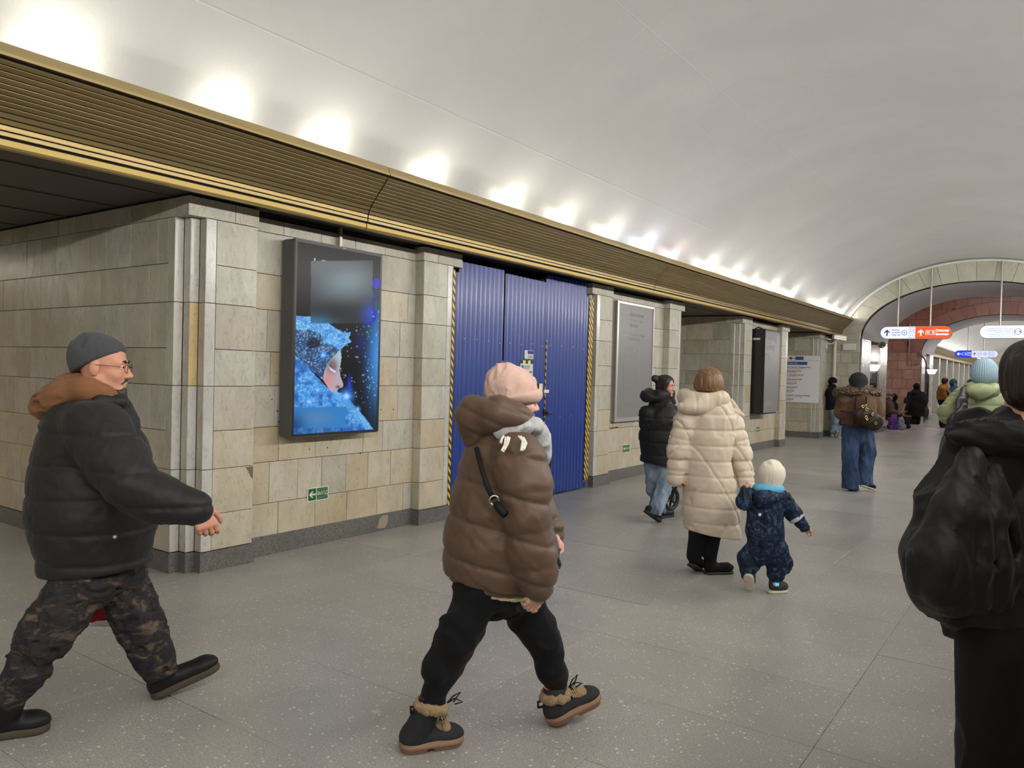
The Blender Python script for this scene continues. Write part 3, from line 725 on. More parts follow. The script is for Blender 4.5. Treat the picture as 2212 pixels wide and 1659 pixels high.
put(MB().box(-5.349, -5.3475, 11.12, 11.24, pz0+.02, pz0+.045).mesh(), 'maker_label', M_WHITE, pf)
for (nm, lab, y) in (('cable_conduit', 'thin brown cable pipe beside the framed grey poster', 10.13),):
    o = MB().tube([(-5.405, y, 2.72), (-5.405, y, .80), (-5.405, 10.4, .80)], .012, 8).obj(nm, mat('brown_pipe', (.12, .055, .04), .5)); tag(o, lab, 'pipe')
lb, T = screenbox('light_box', 'dark deep advertising light box with a grey front near the passage', 16.28, 17.36, .83, 2.62, -5.40, -5.08, .02, M_BLACKP, embossed(1), M_PRINT)
O_ = lambda y, z: Vector((-5.0755, y, z))-lb.location
for y, z, s, sz in ((16.36, 2.46, 'Samsung', .22), (16.36, 2.26, 'Galaxy', .22), (16.34, 2.05, 'S26', .22), (16.38, 1.06, 'yandex', .18)): text(lb, s, sz, mat('embossed_pale_grey', lin((158, 158, 156)), .5), O_(y, z), Y_, Z_, wmax=.85 if s == 'Samsung' else .62, bold=.002)
o = MB().box(-5.33, -5.18, 16.278, 16.2795, 2.39, 2.43).mesh(); o.transform(T); obj('maker_label', o, M_WHITE, lb)
o = MB().box(-5.0785, -5.0755, 17.2, 17.3, .84, .856).mesh(); o.transform(T); obj('maker_label', o, M_WHITE, lb)
for P_ in ([(-5.38, 16.5, 2.62), (-5.30, 16.5, 2.67), (-5.2, 16.52, 2.62)], [(-5.38, 17.0, 2.62), (-5.34, 17.0, 2.65), (-5.28, 17.0, 2.62)]):
    o = MB().tube(P_, .018, 8).mesh(); o.transform(T); obj('lifting_eye', o, M_DGREY, lb)
# ------------------------------------------------------------------ green exit signs
M_GREEN = mat('sign_green', lin((28, 86, 62)), .45); M_GREENL = mat('sign_green_pale', lin((120, 160, 130)), .45); M_PALE = mat('sign_luminous', lin((222, 232, 200)), .5)
def exit_sign(y0, y1, z0, z1, label, x=-5.415):
    t = thing('exit_sign', label, 'sign', (x, y0, z0)); w_, h_ = y1-y0, z1-z0
    O = Vector((0, 0, 0))
    plate(t, 'sign_plate', M_PALE, O, Y_, Z_, 0, w_, 0, h_, .004); O = Vector((.004, 0, 0))
    plate(t, 'arrow_field', M_GREEN, O, Y_, Z_, .035*w_, .40*w_, .06*h_, .94*h_); plate(t, 'word_field', M_GREEN, O, Y_, Z_, .435*w_, .965*w_, .06*h_, .94*h_)
    O = Vector((.005, 0, 0)); f = lambda P: [(a*w_, b*h_) for a, b in P]
    poly(t, 'arrow', M_PALE, O, Y_, Z_, f([(.07, .5), (.21, .25), (.27, .25), (.18, .44), (.37, .44), (.37, .56), (.18, .56), (.27, .75), (.21, .75)]))
    text(t, 'ВЫХОД', .42*h_, M_PALE, O+Y_*(.70*w_)+Z_*(.52*h_), Y_, Z_, 'CENTER', wmax=.49*w_)
    text(t, 'ЭВАКУАЦИОННЫЙ', .17*h_, M_GREENL, O+Y_*(.70*w_)+Z_*(.82*h_), Y_, Z_, 'CENTER', wmax=.48*w_)
    plate(t, 'rule', M_GREENL, O, Y_, Z_, .45*w_, .95*w_, .26*h_, .29*h_)
    text(t, 'EMERGENCY EXIT', .16*h_, M_GREENL, O+Y_*(.70*w_)+Z_*(.16*h_), Y_, Z_, 'CENTER', wmax=.48*w_)
exit_sign(4.555, 4.795, .395, .515, 'green luminous exit sign below the winter advertising screen')
exit_sign(10.60, 10.84, .40, .52, 'green luminous exit sign low on the wall under the framed poster')
exit_sign(16.95, 17.19, .40, .52, 'green luminous exit sign low under the dark light box')
# ------------------------------------------------------------------ blue corrugated hoarding in the second opening
def fblue(t, b):
    geo = N(t, 'ShaderNodeNewGeometry'); n = noise(t, 5, 4, .6, geo.outputs['Position'])
    t.links.new(mixc(t, n, (.004, .034, .25), (.009, .050, .31)), b.inputs['Base Color'])
    b.inputs['Coat Weight'].default_value = .35; b.inputs['Coat Roughness'].default_value = .18
M_BLUE = mat('blue_painted_steel', (.02, .05, .3), .38, 0, .6, fblue)
M_YEL = mat('tape_yellow', lin((226, 178, 30)), .4); M_BLK = mat('tape_black', (.02, .02, .02), .4)
def fhaz(t, b):
    tc = N(t, 'ShaderNodeTexCoord'); sp = N(t, 'ShaderNodeSeparateXYZ'); t.links.new(tc.outputs['Object'], sp.inputs[0])
    m1 = N(t, 'ShaderNodeMath', operation='MULTIPLY_ADD'); t.links.new(sp.outputs[1], m1.inputs[0]); m1.inputs[1].default_value = 1.3; t.links.new(sp.outputs[2], m1.inputs[2])
    m2 = N(t, 'ShaderNodeMath', operation='MULTIPLY'); t.links.new(m1.outputs[0], m2.inputs[0]); m2.inputs[1].default_value = 1/.088
    m3 = N(t, 'ShaderNodeMath', operation='FRACT'); t.links.new(m2.outputs[0], m3.inputs[0])
    m4 = N(t, 'ShaderNodeMath', operation='GREATER_THAN'); t.links.new(m3.outputs[0], m4.inputs[0]); m4.inputs[1].default_value = .5
    t.links.new(mixc(t, m4.outputs[0], lin((228, 180, 32)), (.02, .02, .02)), b.inputs['Base Color'])
M_HAZ = mat('hazard_tape', rough=.4, fn=fhaz)
hb = thing('hoarding', 'blue corrugated steel hoarding with a door closing off the opening', 'hoarding', (-5.36, 7.9, 0))
def sheet(name, y0, y1, z0, za, zb, x=-5.36, amp=.011, pitch=.084):
    prof = []; y = y0; k = 0
    while y < y1-.001:
        for (dy, s) in ((0, 0), (.018, 1), (.042, 1), (.06, 0)):
            if y+dy <= y1: prof.append((y+dy, s))
        y += pitch
    prof.append((y1, 0)); V = []; n = len(prof)
    for t in range(2):
        for yy_, s in prof: V.append((x+amp*(1 if s else -1), yy_, z0 if t == 0 else za+(zb-za)*(yy_-y0)/(y1-y0)))
    for t in range(2):
        for yy_, s in prof: V.append((x-.004+amp*(1 if s else -1), yy_, z0 if t == 0 else za+(zb-za)*(yy_-y0)/(y1-y0)))
    F = [(i, i+1, n+i+1, n+i) for i in range(n-1)]+[(2*n+i, 3*n+i, 3*n+i+1, 2*n+i+1) for i in range(n-1)]+[(n+i, n+i+1, 3*n+i+1, 3*n+i) for i in range(n-1)]
    me = mesh(V, F); me.transform(Matrix.Translation(-hb.location)); return obj(name, me, M_BLUE, hb)
sheet('corrugated_sheet', 6.395, 6.55, .03, 2.65, 2.655)
s1 = sheet('corrugated_sheet', 6.53, 7.362, .025, 2.775, 2.775, -5.352)
dr = sheet('door_leaf', 7.40, 8.262, .045, 2.745, 2.735, -5.356)
s3 = sheet('corrugated_sheet', 8.275, 9.30, .02, 2.83, 2.835, -5.352)
s4 = sheet('corrugated_sheet', 9.27, 9.395, .02, 2.64, 2.66, -5.358)
hz = -hb.location
def hput(mb, nm, m, par=None): me = mb.mesh(); me.transform(Matrix.Translation(hz)); return obj(nm, me, m, par or hb)
hput(MB().box(-5.46, -5.39, 6.40, 9.39, 2.2, 2.26).box(-5.46, -5.39, 6.40, 9.39, .3, .36).box(-5.46, -5.40, 7.36, 7.41, 0, 2.8).box(-5.46, -5.40, 8.25, 8.30, 0, 2.8), 'timber_frame', mat('dark_timber', (.03, .022, .018), .8))
hput(MB().box(-13, -5.5, 6.5, 6.52, 0, 2.86).box(-5.62, -5.60, 6.45, 9.4, 0, 2.86), 'dark_lining', M_DARK)
hput(MB().box(-5.385, -5.372, 7.366, 7.396, .03, 1.72), 'hinge_strip', mat('raw_timber', (.40, .33, .25), .7))
k_ = Matrix.Translation(hz)
# notices, lock plate, handle, screws on the door
def onhb(nm, m, y0, y1, z0, z1, x=-5.3445, d=.0015, par=None): return plate(par or hb, nm, m, Vector((x, 0, 0))+hz, Y_, Z_, y0, y1, z0, z1, d)
M_PAPER = mat('paper', lin((205, 208, 212)), .6); M_PAPB = mat('paper_blue', lin((30, 36, 110)), .5); M_LOGO = mat('logo_blue', lin((50, 95, 170)), .5); M_INK = mat('ink', (.02, .02, .025), .6)
nt = onhb('notice', M_PAPER, 7.71, 7.985, 1.345, 1.725, d=.0018, par=dr)
for q in range(5):
    poly(dr, 'notice_stripe', M_INK if q % 2 == 0 else mat('stripe_yellow', lin((232, 222, 60)), .5), Vector((-5.3426, 0, 0))+hz, Y_, Z_, [(7.71+.055*q, 1.695), (7.71+.055*(q+1), 1.695), (7.71+.055*(q+1), 1.735), (7.71+.055*q, 1.735)], .0006)
onhb('notice_logo', M_LOGO, 7.73, 7.78, 1.63, 1.675, -5.3426, .0006, dr)
NO = lambda y, z: Vector((-5.3424, y, z))+hz
text(dr, 'САНКТ-ПЕТЕРБУРГ', .018, M_INK, NO(7.79, 1.662), Y_, Z_, wmax=.13); text(dr, 'МЕТРОПОЛИТЕН', .014, M_INK, NO(7.79, 1.64), Y_, Z_, wmax=.12)
for z, s_ in ((1.595, 'Вертикальный'), (1.56, 'подъём'), (1.51, 'ВХОД СТРОГО ПО'), (1.47, 'пропускам')): text(dr, s_, .035, M_INK, NO(7.725, z), Y_, Z_, wmax=.24, bold=.0008)
onhb('small_notice', M_PAPER, 7.795, 7.99, 1.755, 1.86); onhb('small_notice_header', M_PAPB, 7.862, 7.988, 1.815, 1.856, -5.343, .0006); onhb('small_notice_text', mat('grey_print', lin((160, 160, 165)), .6), 7.872, 7.975, 1.765, 1.80, -5.343, .0006)
hs = MB().box(-5.343, -5.334, 8.262, 8.276, .62, 2.0); hput(hs, 'door_edge_tape', M_HAZ)
onhb('lock_plate', M_WHITE, 8.235, 8.345, 1.335, 1.375, -5.3400, .012)
h = MB(); h.box(-5.345, -5.330, 8.245, 8.30, 1.04, 1.13).tube([(-5.34, 8.275, 1.085), (-5.295, 8.28, 1.085), (-5.29, 8.37, 1.075)], .011, 8); hput(h, 'door_handle', M_BLACKP, dr)
for y0, y1 in ((6.56, 7.34), (7.42, 8.25), (8.3, 9.28)):
    for z in (1.02, 1.93):
        for q in range(4):
            y = y0+.06+(y1-y0-.12)*q/3
            mb_ = MB(); mb_.lathe([(.0, .004), (.006, .003), (.007, 0)], (-5.341, y, z+random.uniform(-.02, .02)), 6, Matrix.Rotation(math.pi/2, 3, 'Y')); hput(mb_, 'roofing_screw', M_STEEL)
def tapestrip(name, label, pts, x, d=.002):
    O = Vector((x, pts[0][0], 0)); t = poly(None, name, M_HAZ, Vector((0, 0, 0)), Y_, Z_, [(a-pts[0][0], b) for a, b in pts], d); t.location = O
    tag(t, label, 'tape')
tapestrip('hazard_tape', 'narrow yellow and black hazard tape on the left edge of the blue hoarding', [(6.352, .02), (6.392, .02), (6.40, 2.665), (6.362, 2.665)], -5.304)
tapestrip('hazard_tape', 'inner yellow and black hazard tape strip on the right edge of the hoarding', [(9.302, .10), (9.355, .10), (9.385, 2.64), (9.34, 2.64)], -5.337)
tapestrip('hazard_tape', 'outer yellow and black hazard tape strip next to the stone pilaster', [(9.36, .12), (9.405, .12), (9.45, 2.64), (9.39, 2.64)], -5.333)
# ------------------------------------------------------------------ white line map plate in the third opening
lm = thing('line_map_sign', 'white wall plate listing station names beside a blue line', 'sign', (-6.62, 21.735, .95))
O = Vector((0, 0, 0)); mx_, mz_ = 1.33, 1.27
def rrect(w_, h_, r): return [(cx+r*math.cos(math.radians(a0+30*k)), cz+r*math.sin(math.radians(a0+30*k))) for cx, cz, a0 in ((w_-r, h_-r, 0), (r, h_-r, 90), (r, r, 180), (w_-r, r, 270)) for k in range(4)]
poly(lm, 'sign_plate', mat('sign_white', lin((238, 238, 240)), .4), O, X_, Z_, rrect(mx_, mz_, .04), .012)
O = Vector((0, -.012, 0)); M_SB = mat('map_blue', lin((44, 92, 165)), .5)
plate(lm, 'header_rule', mat('grey_print', lin((160, 160, 165)), .6), O, X_, Z_, .02, mx_-.02, 1.135, 1.142)
poly(lm, 'arrow', M_INK, O, X_, Z_, [(.50, 1.20), (.60, 1.25), (.575, 1.21), (.66, 1.21), (.66, 1.19), (.575, 1.19), (.60, 1.15)])
plate(lm, 'line_badge', M_SB, O, X_, Z_, .68, .90, 1.155, 1.245); plate(lm, 'station_badge', M_SB, O, X_, Z_, .45, 1.0, 1.02, 1.105); plate(lm, 'line_bar', M_SB, O, X_, Z_, .36, .42, .07, 1.09)
text(lm, 'Спасская', .06, mat('sign_text_white', lin((225, 228, 235)), .5), O+X_*.47+Z_*1.062-Y_*.001, X_, Z_, wmax=.50)
for k, (z, s_, wv) in enumerate(((.955, 'Достоевская  Владимирская', .62), (.85, 'Лиговский проспект', .4), (.745, 'пл. Александра Невского', .45), (.625, 'Новочеркасская', .40), (.52, 'Ладожская', .35), (.41, 'Проспект Большевиков', .30), (.31, 'Улица Дыбенко', .22), (.19, 'Садовая  Сенная площадь', .72), (.085, 'Горный институт', .22))):
    text(lm, s_, .05, M_INK, O+X_*.46+Z_*z, X_, Z_, wmax=wv, bold=.001); text(lm, s_, .035, M_INK, O+X_*.46+Z_*(z-.042), X_, Z_, wmax=wv*.7)
# ------------------------------------------------------------------ hanging direction signs
M_SIGNW = emis('sign_face_white', lin((206, 212, 240)), .78); M_SIGNR = emis('sign_face_red', lin((238, 74, 28)), .8); M_SIGNB = emis('sign_face_blue', lin((30, 60, 215)), .8)
M_NAVY = mat('navy_ink', lin((60, 66, 140)), .5); M_GREYT = mat('grey_ink', lin((110, 118, 160)), .5); M_WHT = emis('sign_glow_white', (.9, .9, .95), .75)
def pill(x0, x1, z0, z1, n=10):
    r = (z1-z0)/2; zc = (z0+z1)/2
    return [(x1-r+r*math.cos(a), zc+r*math.sin(a)) for a in np.linspace(-math.pi/2, math.pi/2, n)]+[(x0+r+r*math.cos(a), zc+r*math.sin(a)) for a in np.linspace(math.pi/2, 1.5*math.pi, n)]
def arrow(t, m, O, cx, cz, s, a=0):
    P = [(0, .5), (.42, .08), (.42, -.10), (.10, .17), (.10, -.5), (-.10, -.5), (-.10, .17), (-.42, -.10), (-.42, .08)]
    poly(t, 'arrow', m, O, X_, Z_, [(cx+s*(u*math.cos(a)-v*math.sin(a)), cz+s*(u*math.sin(a)+v*math.cos(a))) for u, v in P])
def hexa(t, m, O, cx, cz, r, label):
    H = [(cx+r*math.sin(k*math.pi/3), cz+r*math.cos(k*math.pi/3)) for k in range(6)]; h2 = [(cx+r*.82*math.sin(k*math.pi/3), cz+r*.82*math.cos(k*math.pi/3)) for k in range(6)]
    V = [O+X_*a+Z_*b-Y_*.001 for a, b in H+h2]; obj('exit_number_ring', mesh(V, [(i, (i+1) % 6, (i+1) % 6+6, i+6) for i in range(6)]), m, t)
    text(t, label, r*.95, m, O+X_*cx+Z_*cz-Y_*.001, X_, Z_, 'CENTER', bold=.002)
def outline(t, m, O, x0, x1, z0, z1, w_=.008):
    for a in ((x0, x1, z0, z0+w_), (x0, x1, z1-w_, z1), (x0, x0+w_, z0, z1), (x1-w_, x1, z0, z1)): plate(t, 'badge_outline', m, O, X_, Z_, *a)
def hangsign(name, label, xc, y, zc, halves, rods, ztops, wd=1.66, ht=.33):
    t = thing(name, label, 'sign', (xc, y, zc)); w2 = wd/2
    bd = MB().prism(pill(-w2, w2, -ht/2, ht/2, 14), -.07, .07, 1); obj('sign_body', fixn(bd.mesh()), mat('sign_casing', lin((150, 150, 160)), .4, .4), t)
    O = Vector((0, -.07, 0)); P = pill(-w2+.012, w2-.012, -ht/2+.014, ht/2-.014, 14)
    xs_ = 0.03
    for (m, a, b) in halves:
        Q = [(min(max(u, a), b), v) for u, v in P]; poly(t, 'sign_face', m, O, X_, Z_, Q, .003)
    for rx, zt in zip(rods, ztops):
        MB().tube([(rx, 0, ht/2-.01), (rx, 0, zt-zc)], .022, 8).tube([(rx, 0, zt-zc-.25), (rx, 0, zt-zc)], .032, 8).obj('hanger_rod', M_STEEL, t)
    return t, Vector((0, -.0735, 0))
s1, O = hangsign('direction_sign', 'hanging sign with a white exit half and a red transfer half', -3.187, 22.93, 2.89, [(M_SIGNW, -1, 0), (M_SIGNR, 0, 1)], (-.43, .34), (4.36, 4.60), 1.70, .339)
arrow(s1, M_NAVY, O, -.68, 0, .17)
for z, s_ in ((.075, 'Выход'), (.01, 'в город'), (-.06, 'Way out')): text(s1, s_, .055, M_NAVY, O+X_*-.555+Z_*z, X_, Z_, wmax=.22, bold=.001)
hexa(s1, M_NAVY, O, -.26, 0, .075, '6')
for z, s_ in ((.125, 'Улица Ефимова,'), (.075, 'Сенная площадь,'), (.028, 'Садовая улица'), (-.025, 'Yefimova street,'), (-.072, 'Sennaya square,'), (-.118, 'Sadovaya street')): text(s1, s_, .042, M_NAVY if z > 0 else M_GREYT, O+X_*-.165+Z_*z, X_, Z_, wmax=.14 if False else .155)
arrow(s1, M_WHT, O, .13, 0, .17); outline(s1, M_WHT, O, .245, .455, -.055, .055)
text(s1, 'М', .075, M_WHT, O+X_*.27+Z_*0, X_, Z_, bold=.002); text(s1, '4', .085, M_WHT, O+X_*.39+Z_*0, X_, Z_, bold=.002)
text(s1, 'Спасская', .085, M_WHT, O+X_*.475+Z_*.05, X_, Z_, wmax=.30, bold=.002); text(s1, 'Spasskaya', .085, M_WHT, O+X_*.475+Z_*-.04, X_, Z_, wmax=.30, bold=.002)
s2, O = hangsign('direction_sign', 'white hanging exit sign numbered 1–4, right-hand one of the near pair', -.884, 22.93, 2.895, [(M_SIGNW, -1, 1)], (-.41, .41), (4.69, 4.50), 1.70, .339)
for z, s_ in ((.085, 'Московский проспект, улица Ефимова,'), (.035, 'набережная канала Грибоедова,'), (-.012, 'переулок Гривцова'), (-.065, 'Moskovsky avenue, Yefimova street,'), (-.108, 'Griboyedov canal embankment, Grivtsova lane')):
    text(s2, s_, .042, M_NAVY if z > -.03 else M_GREYT, O+X_*-.12+Z_*z, X_, Z_, 'RIGHT', wmax=.55)
hexa(s2, M_NAVY, O, -.03, 0, .085, '1–4')
for z, s_ in ((.075, 'Выход'), (.01, 'в город'), (-.06, 'Way out')): text(s2, s_, .055, M_NAVY, O+X_*.09+Z_*z, X_, Z_, wmax=.22, bold=.001)
arrow(s2, M_NAVY, O, .62, 0, .17)
s3_, O = hangsign('direction_sign', 'distant hanging sign with a blue transfer half and a white exit half', -3.12, 40, 2.885, [(M_SIGNB, -1, -.17), (M_SIGNW, -.17, 1)], (-.33, .27), (4.55, 4.7))
arrow(s3_, M_WHT, O, -.66, 0, .17, math.pi/2); outline(s3_, M_WHT, O, -.54, -.38, -.05, .05)
text(s3_, '2', .085, M_WHT, O+X_*-.43+Z_*0, X_, Z_); text(s3_, 'Парнас', .09, M_WHT, O+X_*-.36+Z_*.05, X_, Z_, wmax=.18); text(s3_, 'Parnas', .09, M_WHT, O+X_*-.36+Z_*-.045, X_, Z_, wmax=.18)
arrow(s3_, M_NAVY, O, -.06, 0, .14)
for z in (.06, 0, -.06): text(s3_, ('Выход', 'в город', 'Way out')[int((.06-z)/.06+.5)], .05, M_NAVY, O+X_*.05+Z_*z, X_, Z_, wmax=.2)
hexa(s3_, M_NAVY, O, .34, 0, .07, '6')
for k in range(5): text(s3_, 'Сенная площадь', .04, M_GREYT, O+X_*.45+Z_*(.1-.05*k), X_, Z_, wmax=.25)
# wear of the first pillar: broken tile corner, patched plinth, drill holes
poly(pil1, 'broken_corner', mat('bare_mortar', (.17, .13, .09), .9), Vector((-5.3085, 0, 0)), Y_, Z_, [(3.835, .777), (3.905, .777), (3.905, .68), (3.885, .70), (3.862, .745)], .001)
poly(pil1, 'plinth_patch', mat('patch_mortar', (.33, .28, .21), .9), Vector((-5.4078, 0, 0)), Y_, Z_, [(5.42, .03), (5.45, .12), (5.50, .15), (5.57, .14), (5.56, .06), (5.52, .02)], .002)
for y, z in ((4.57, .862), (4.78, .862), (4.40, 1.40), (4.40, 1.06), (4.16, 1.31), (4.22, 1.21), (4.24, 1.12), (5.19, .78), (5.45, 1.19), (5.62, 1.19)):
    MB().lathe([(.0001, .0012), (.006, .001), (.0075, 0)], (0, 0, 0), 7).obj('drill_hole', M_DARK, pil1, (-5.4198, y, z)).rotation_euler = (0, math.pi/2, 0)
for nm, lab, pts, r_ in (('cable_pipe', 'bent grey cable pipe high on the pink stone wall', [(-4.98, 34.3, 3.9), (-4.98, 34.3, 2.28), (-4.52, 34.3, 2.38)], .022), ('cable_pipe', 'dark brown vertical cable pipe beside the second arch', [(-4.66, 34.31, 2.75), (-4.42, 34.3, 2.5), (-4.36, 34.3, 2.3), (-4.36, 34.3, 0)], .03)):
    o = MB().tube(pts, r_, 8).obj(nm, M_STEEL if r_ < .025 else MATS['brown_pipe']); tag(o, lab, 'pipe')
o = MB().lathe([(.04, -.12), (.06, -.05), (.13, .10), (.15, .12), (.12, .11), (.03, -.04)], (0, 0, 0), 16, Matrix.Rotation(math.radians(70), 3, 'X')).obj('loudspeaker', M_STEEL, None, (-4.50, 25.88, 2.66)); o.scale = (.75, .75, .75); tag(o, 'small grey horn loudspeaker on the first passage jamb', 'loudspeaker')
# ------------------------------------------------------------------ camera on the pillar, sconces, pipes, posters of the passage
cc = thing('security_camera', 'white security camera pointing out below the cornice end', 'camera', (-5.28, 22.45, 2.74))
bd = MB().box(-.06, .06, -.14, .22, -.055, .055); q = Matrix.Rotation(math.radians(-38), 3, 'Z') @ Matrix.Rotation(math.radians(-6), 3, 'X')
def rot(mb, off): return [tuple(q @ Vector(v)+Vector(off)) for v in mb.V]
bd.V = rot(MB().box(-.055, .055, -.20, .20, -.06, .05), (.30, -.05, 0)); bd.obj('camera_body', M_STEEL, cc)
l_ = MB().box(-.06, .06, -.27, -.2, -.062, .052); l_.V = rot(l_, (.30, -.05, 0)); l_.obj('lens_window', M_BLACKP, cc)
h_ = MB().box(-.068, .068, -.36, .18, .052, .064); h_.V = rot(h_, (.30, -.05, 0)); h_.obj('sun_hood', M_WHITE, cc)
fl_ = MB().box(-.05, .05, -.42, -.28, -.10, -.085); fl_.V = rot(fl_, (.30, -.05, 0)); fl_.obj('infrared_lamp', M_WHITE, cc)
MB().tube([(-.03, 0, -.16), (.12, -.02, -.16), (.28, -.05, -.05)], .022, 8).box(-.05, -.02, -.06, .06, -.30, -.05).obj('bracket', M_WHITE, cc)
o = MB().tube([(-5.20, 22.93, 0), (-5.20, 22.93, 2.72)], .045, 12).obj('pipe', mat('cream_pipe', (.62, .58, .48), .4)); tag(o, 'cream vertical pipe in the corner behind the leaning boy', 'pipe')
o = MB().box(-4.98, -4.66, 22.90, 22.975, 2.42, 2.60).obj('junction_box', M_WHITE); tag(o, 'small white junction box high on the end wall', 'box')
def sconce(x, y, z, label, s=1.0):
    t = thing('wall_sconce', label, 'lamp', (x, y, z))
    P = [(-.20, .10), (.20, .10), (.10, -.09), (-.12, -.09)]
    mb = MB(); V = []
    for (dy, k) in ((0, 1), (-.16, 1)): V += [(a*k*s, dy*s, b*s) for a, b in P]
    mb.add(V, [(0, 1, 2, 3), (7, 6, 5, 4), (0, 4, 5, 1), (1, 5, 6, 2), (2, 6, 7, 3), (3, 7, 4, 0)])
    obj('lamp_shade', fixn(mb.mesh()), emis('sconce_glass', (1, .93, .95), 1.6), t)
    MB().box(-.05*s, .05*s, -.02, .06, -.16*s, -.06*s).obj('lamp_bracket', M_STEEL, t)
    lamp('sconce_light', (x, y-.1, z+.35), 4, (1, .88, .86), .12)
sconce(-4.72, 25.9, 1.98, 'bright white wall sconce inside the first passage')
sconce(-4.42, 36.6, 2.02, 'bright white wall sconce inside the second, farther passage')
def wposter(name, label, O, U, w_, h_, seed, dark):
    r = np.random.RandomState(seed); im = np.ones((40, 14, 3))*np.array(lin((38, 38, 50)))
    im[:18] = np.array(lin((96, 104, 108))) if seed == 1 else np.array(lin((70, 80, 110)))
    im[4:14, 6:8] = np.array(lin((150, 155, 150)))
    for k in range(20, 38, 2): im[k:k+1, 2:2+r.randint(5, 11)] = np.array(lin([(150, 60, 70), (190, 190, 200), (110, 70, 140), (60, 60, 140)][r.randint(4)]))
    t = thing(name, label, 'poster', O); plate(t, 'poster_frame', M_DGREY, Vector((0, 0, 0)), U, Z_, 0, w_, 0, h_, .02)
    Nn = U.cross(Z_); painted('poster_print', im, tuple(U*.02+Z_*.02+Nn*.0215), U, Z_, w_-.04, h_-.04, M_PRINT, t)
wposter('wall_poster', 'tall narrow dark poster on the first passage jamb', Vector((-4.98, 25.93, .72)), X_, .36, 1.45, 1, 1)
wposter('wall_poster', 'tall narrow dark poster on the second passage jamb', Vector((-4.86, 36.97, .70)), X_, .30, 1.5, 2, 1)
# ================================================================== signed distance modelling kit for people and soft goods
FF = np.array([-math.sin(YAW), math.cos(YAW), 0.]); RR = np.array([math.cos(YAW), math.sin(YAW), 0.])
_fv, _rv, _uv = np.array(_f), np.array(_r), np.array(_u)
A = lambda *v: np.array(v, float)
def unit(v): v = np.asarray(v, float); return v/np.linalg.norm(v)
class Prim:
    def __init__(s, f, lo, hi, k): s.f, s.lo, s.hi, s.k = f, np.asarray(lo, float), np.asarray(hi, float), k
def seam(u, pitch):
    """0 in the stitched seam, 1 on the puffed cloth between seams"""
    e = np.abs(u-np.round(u))*pitch
    return .45*np.sqrt(np.abs(np.sin(math.pi*u)))+.55*(1-np.exp(-(e/.010)**2))
def seg(a, b, ra, rb, k=.02, sq=None, puff=None, s0=0.0):
    """tapered capsule; sq=(dir, factor) flattens it along dir; puff=(pitch, amp) quilts it along its length"""
    a, b = A(*a), A(*b); ba = b-a; L2 = float(ba@ba)+1e-12; L = math.sqrt(L2)
    n, fac = (unit(sq[0]), sq[1]) if sq else (None, 1)
    def f(X, Y, Z):
        x, y, z = X-a[0], Y-a[1], Z-a[2]
        t = np.clip((x*ba[0]+y*ba[1]+z*ba[2])/L2, 0, 1)
        x, y, z = x-t*ba[0], y-t*ba[1], z-t*ba[2]
        if n is not None:
            q = (x*n[0]+y*n[1]+z*n[2])*(1/fac-1); x, y, z = x+q*n[0], y+q*n[1], z+q*n[2]
        d = np.sqrt(x*x+y*y+z*z)-(ra+(rb-ra)*t)
        if puff: d = d-puff[1]*seam((t*L+s0)/puff[0], puff[0])
        return d
    m = max(ra, rb)*max(1, fac)+(puff[1] if puff else 0)
    return Prim(f, np.minimum(a, b)-m, np.maximum(a, b)+m, k)
def chain(pts, k=.02, sq=None, puff=None):
    """pts: list of (point, radius)"""
    out, s = [], 0.0
    for (a, ra), (b, rb) in zip(pts[:-1], pts[1:]):
        out.append(seg(a, b, ra, rb, k, sq, puff, s)); s += float(np.linalg.norm(A(*a)-A(*b)))
    return out
def ellip(c, r, k=.02, R=None):
    c, r = A(*c), A(*r); M = np.eye(3) if R is None else np.asarray(R)      # rows of M are the axes
    def f(X, Y, Z):
        x, y, z = X-c[0], Y-c[1], Z-c[2]
        u = (M[0, 0]*x+M[0, 1]*y+M[0, 2]*z)/r[0]; v = (M[1, 0]*x+M[1, 1]*y+M[1, 2]*z)/r[1]; w_ = (M[2, 0]*x+M[2, 1]*y+M[2, 2]*z)/r[2]
        q = np.sqrt(u*u+v*v+w_*w_); g = np.sqrt((u/r[0])**2+(v/r[1])**2+(w_/r[2])**2)+1e-9
        return q*(q-1)/g
    m = float(max(r)); return Prim(f, c-m, c+m, k)
def rbox(c, h, rad, R=None, k=.01):
    c, h = A(*c), A(*h); M = np.eye(3) if R is None else np.asarray(R)
    def f(X, Y, Z):
        x, y, z = X-c[0], Y-c[1], Z-c[2]; o = 0; inn_ = -9.
        for i in range(3):
            q = np.abs(M[i, 0]*x+M[i, 1]*y+M[i, 2]*z)-(h[i]-rad); o = o+np.maximum(q, 0)**2; inn_ = np.maximum(inn_, q)
        return np.sqrt(o)+np.minimum(inn_, 0)-rad
    m = float(np.linalg.norm(h)); return Prim(f, c-m, c+m, k)
_EDG = [(0, 1), (2, 3), (4, 5), (6, 7), (0, 2), (1, 3), (4, 6), (5, 7), (0, 4), (1, 5), (2, 6), (3, 7)]
_OFF = np.array([(i, j, k) for i in (0, 1) for j in (0, 1) for k in (0, 1)])
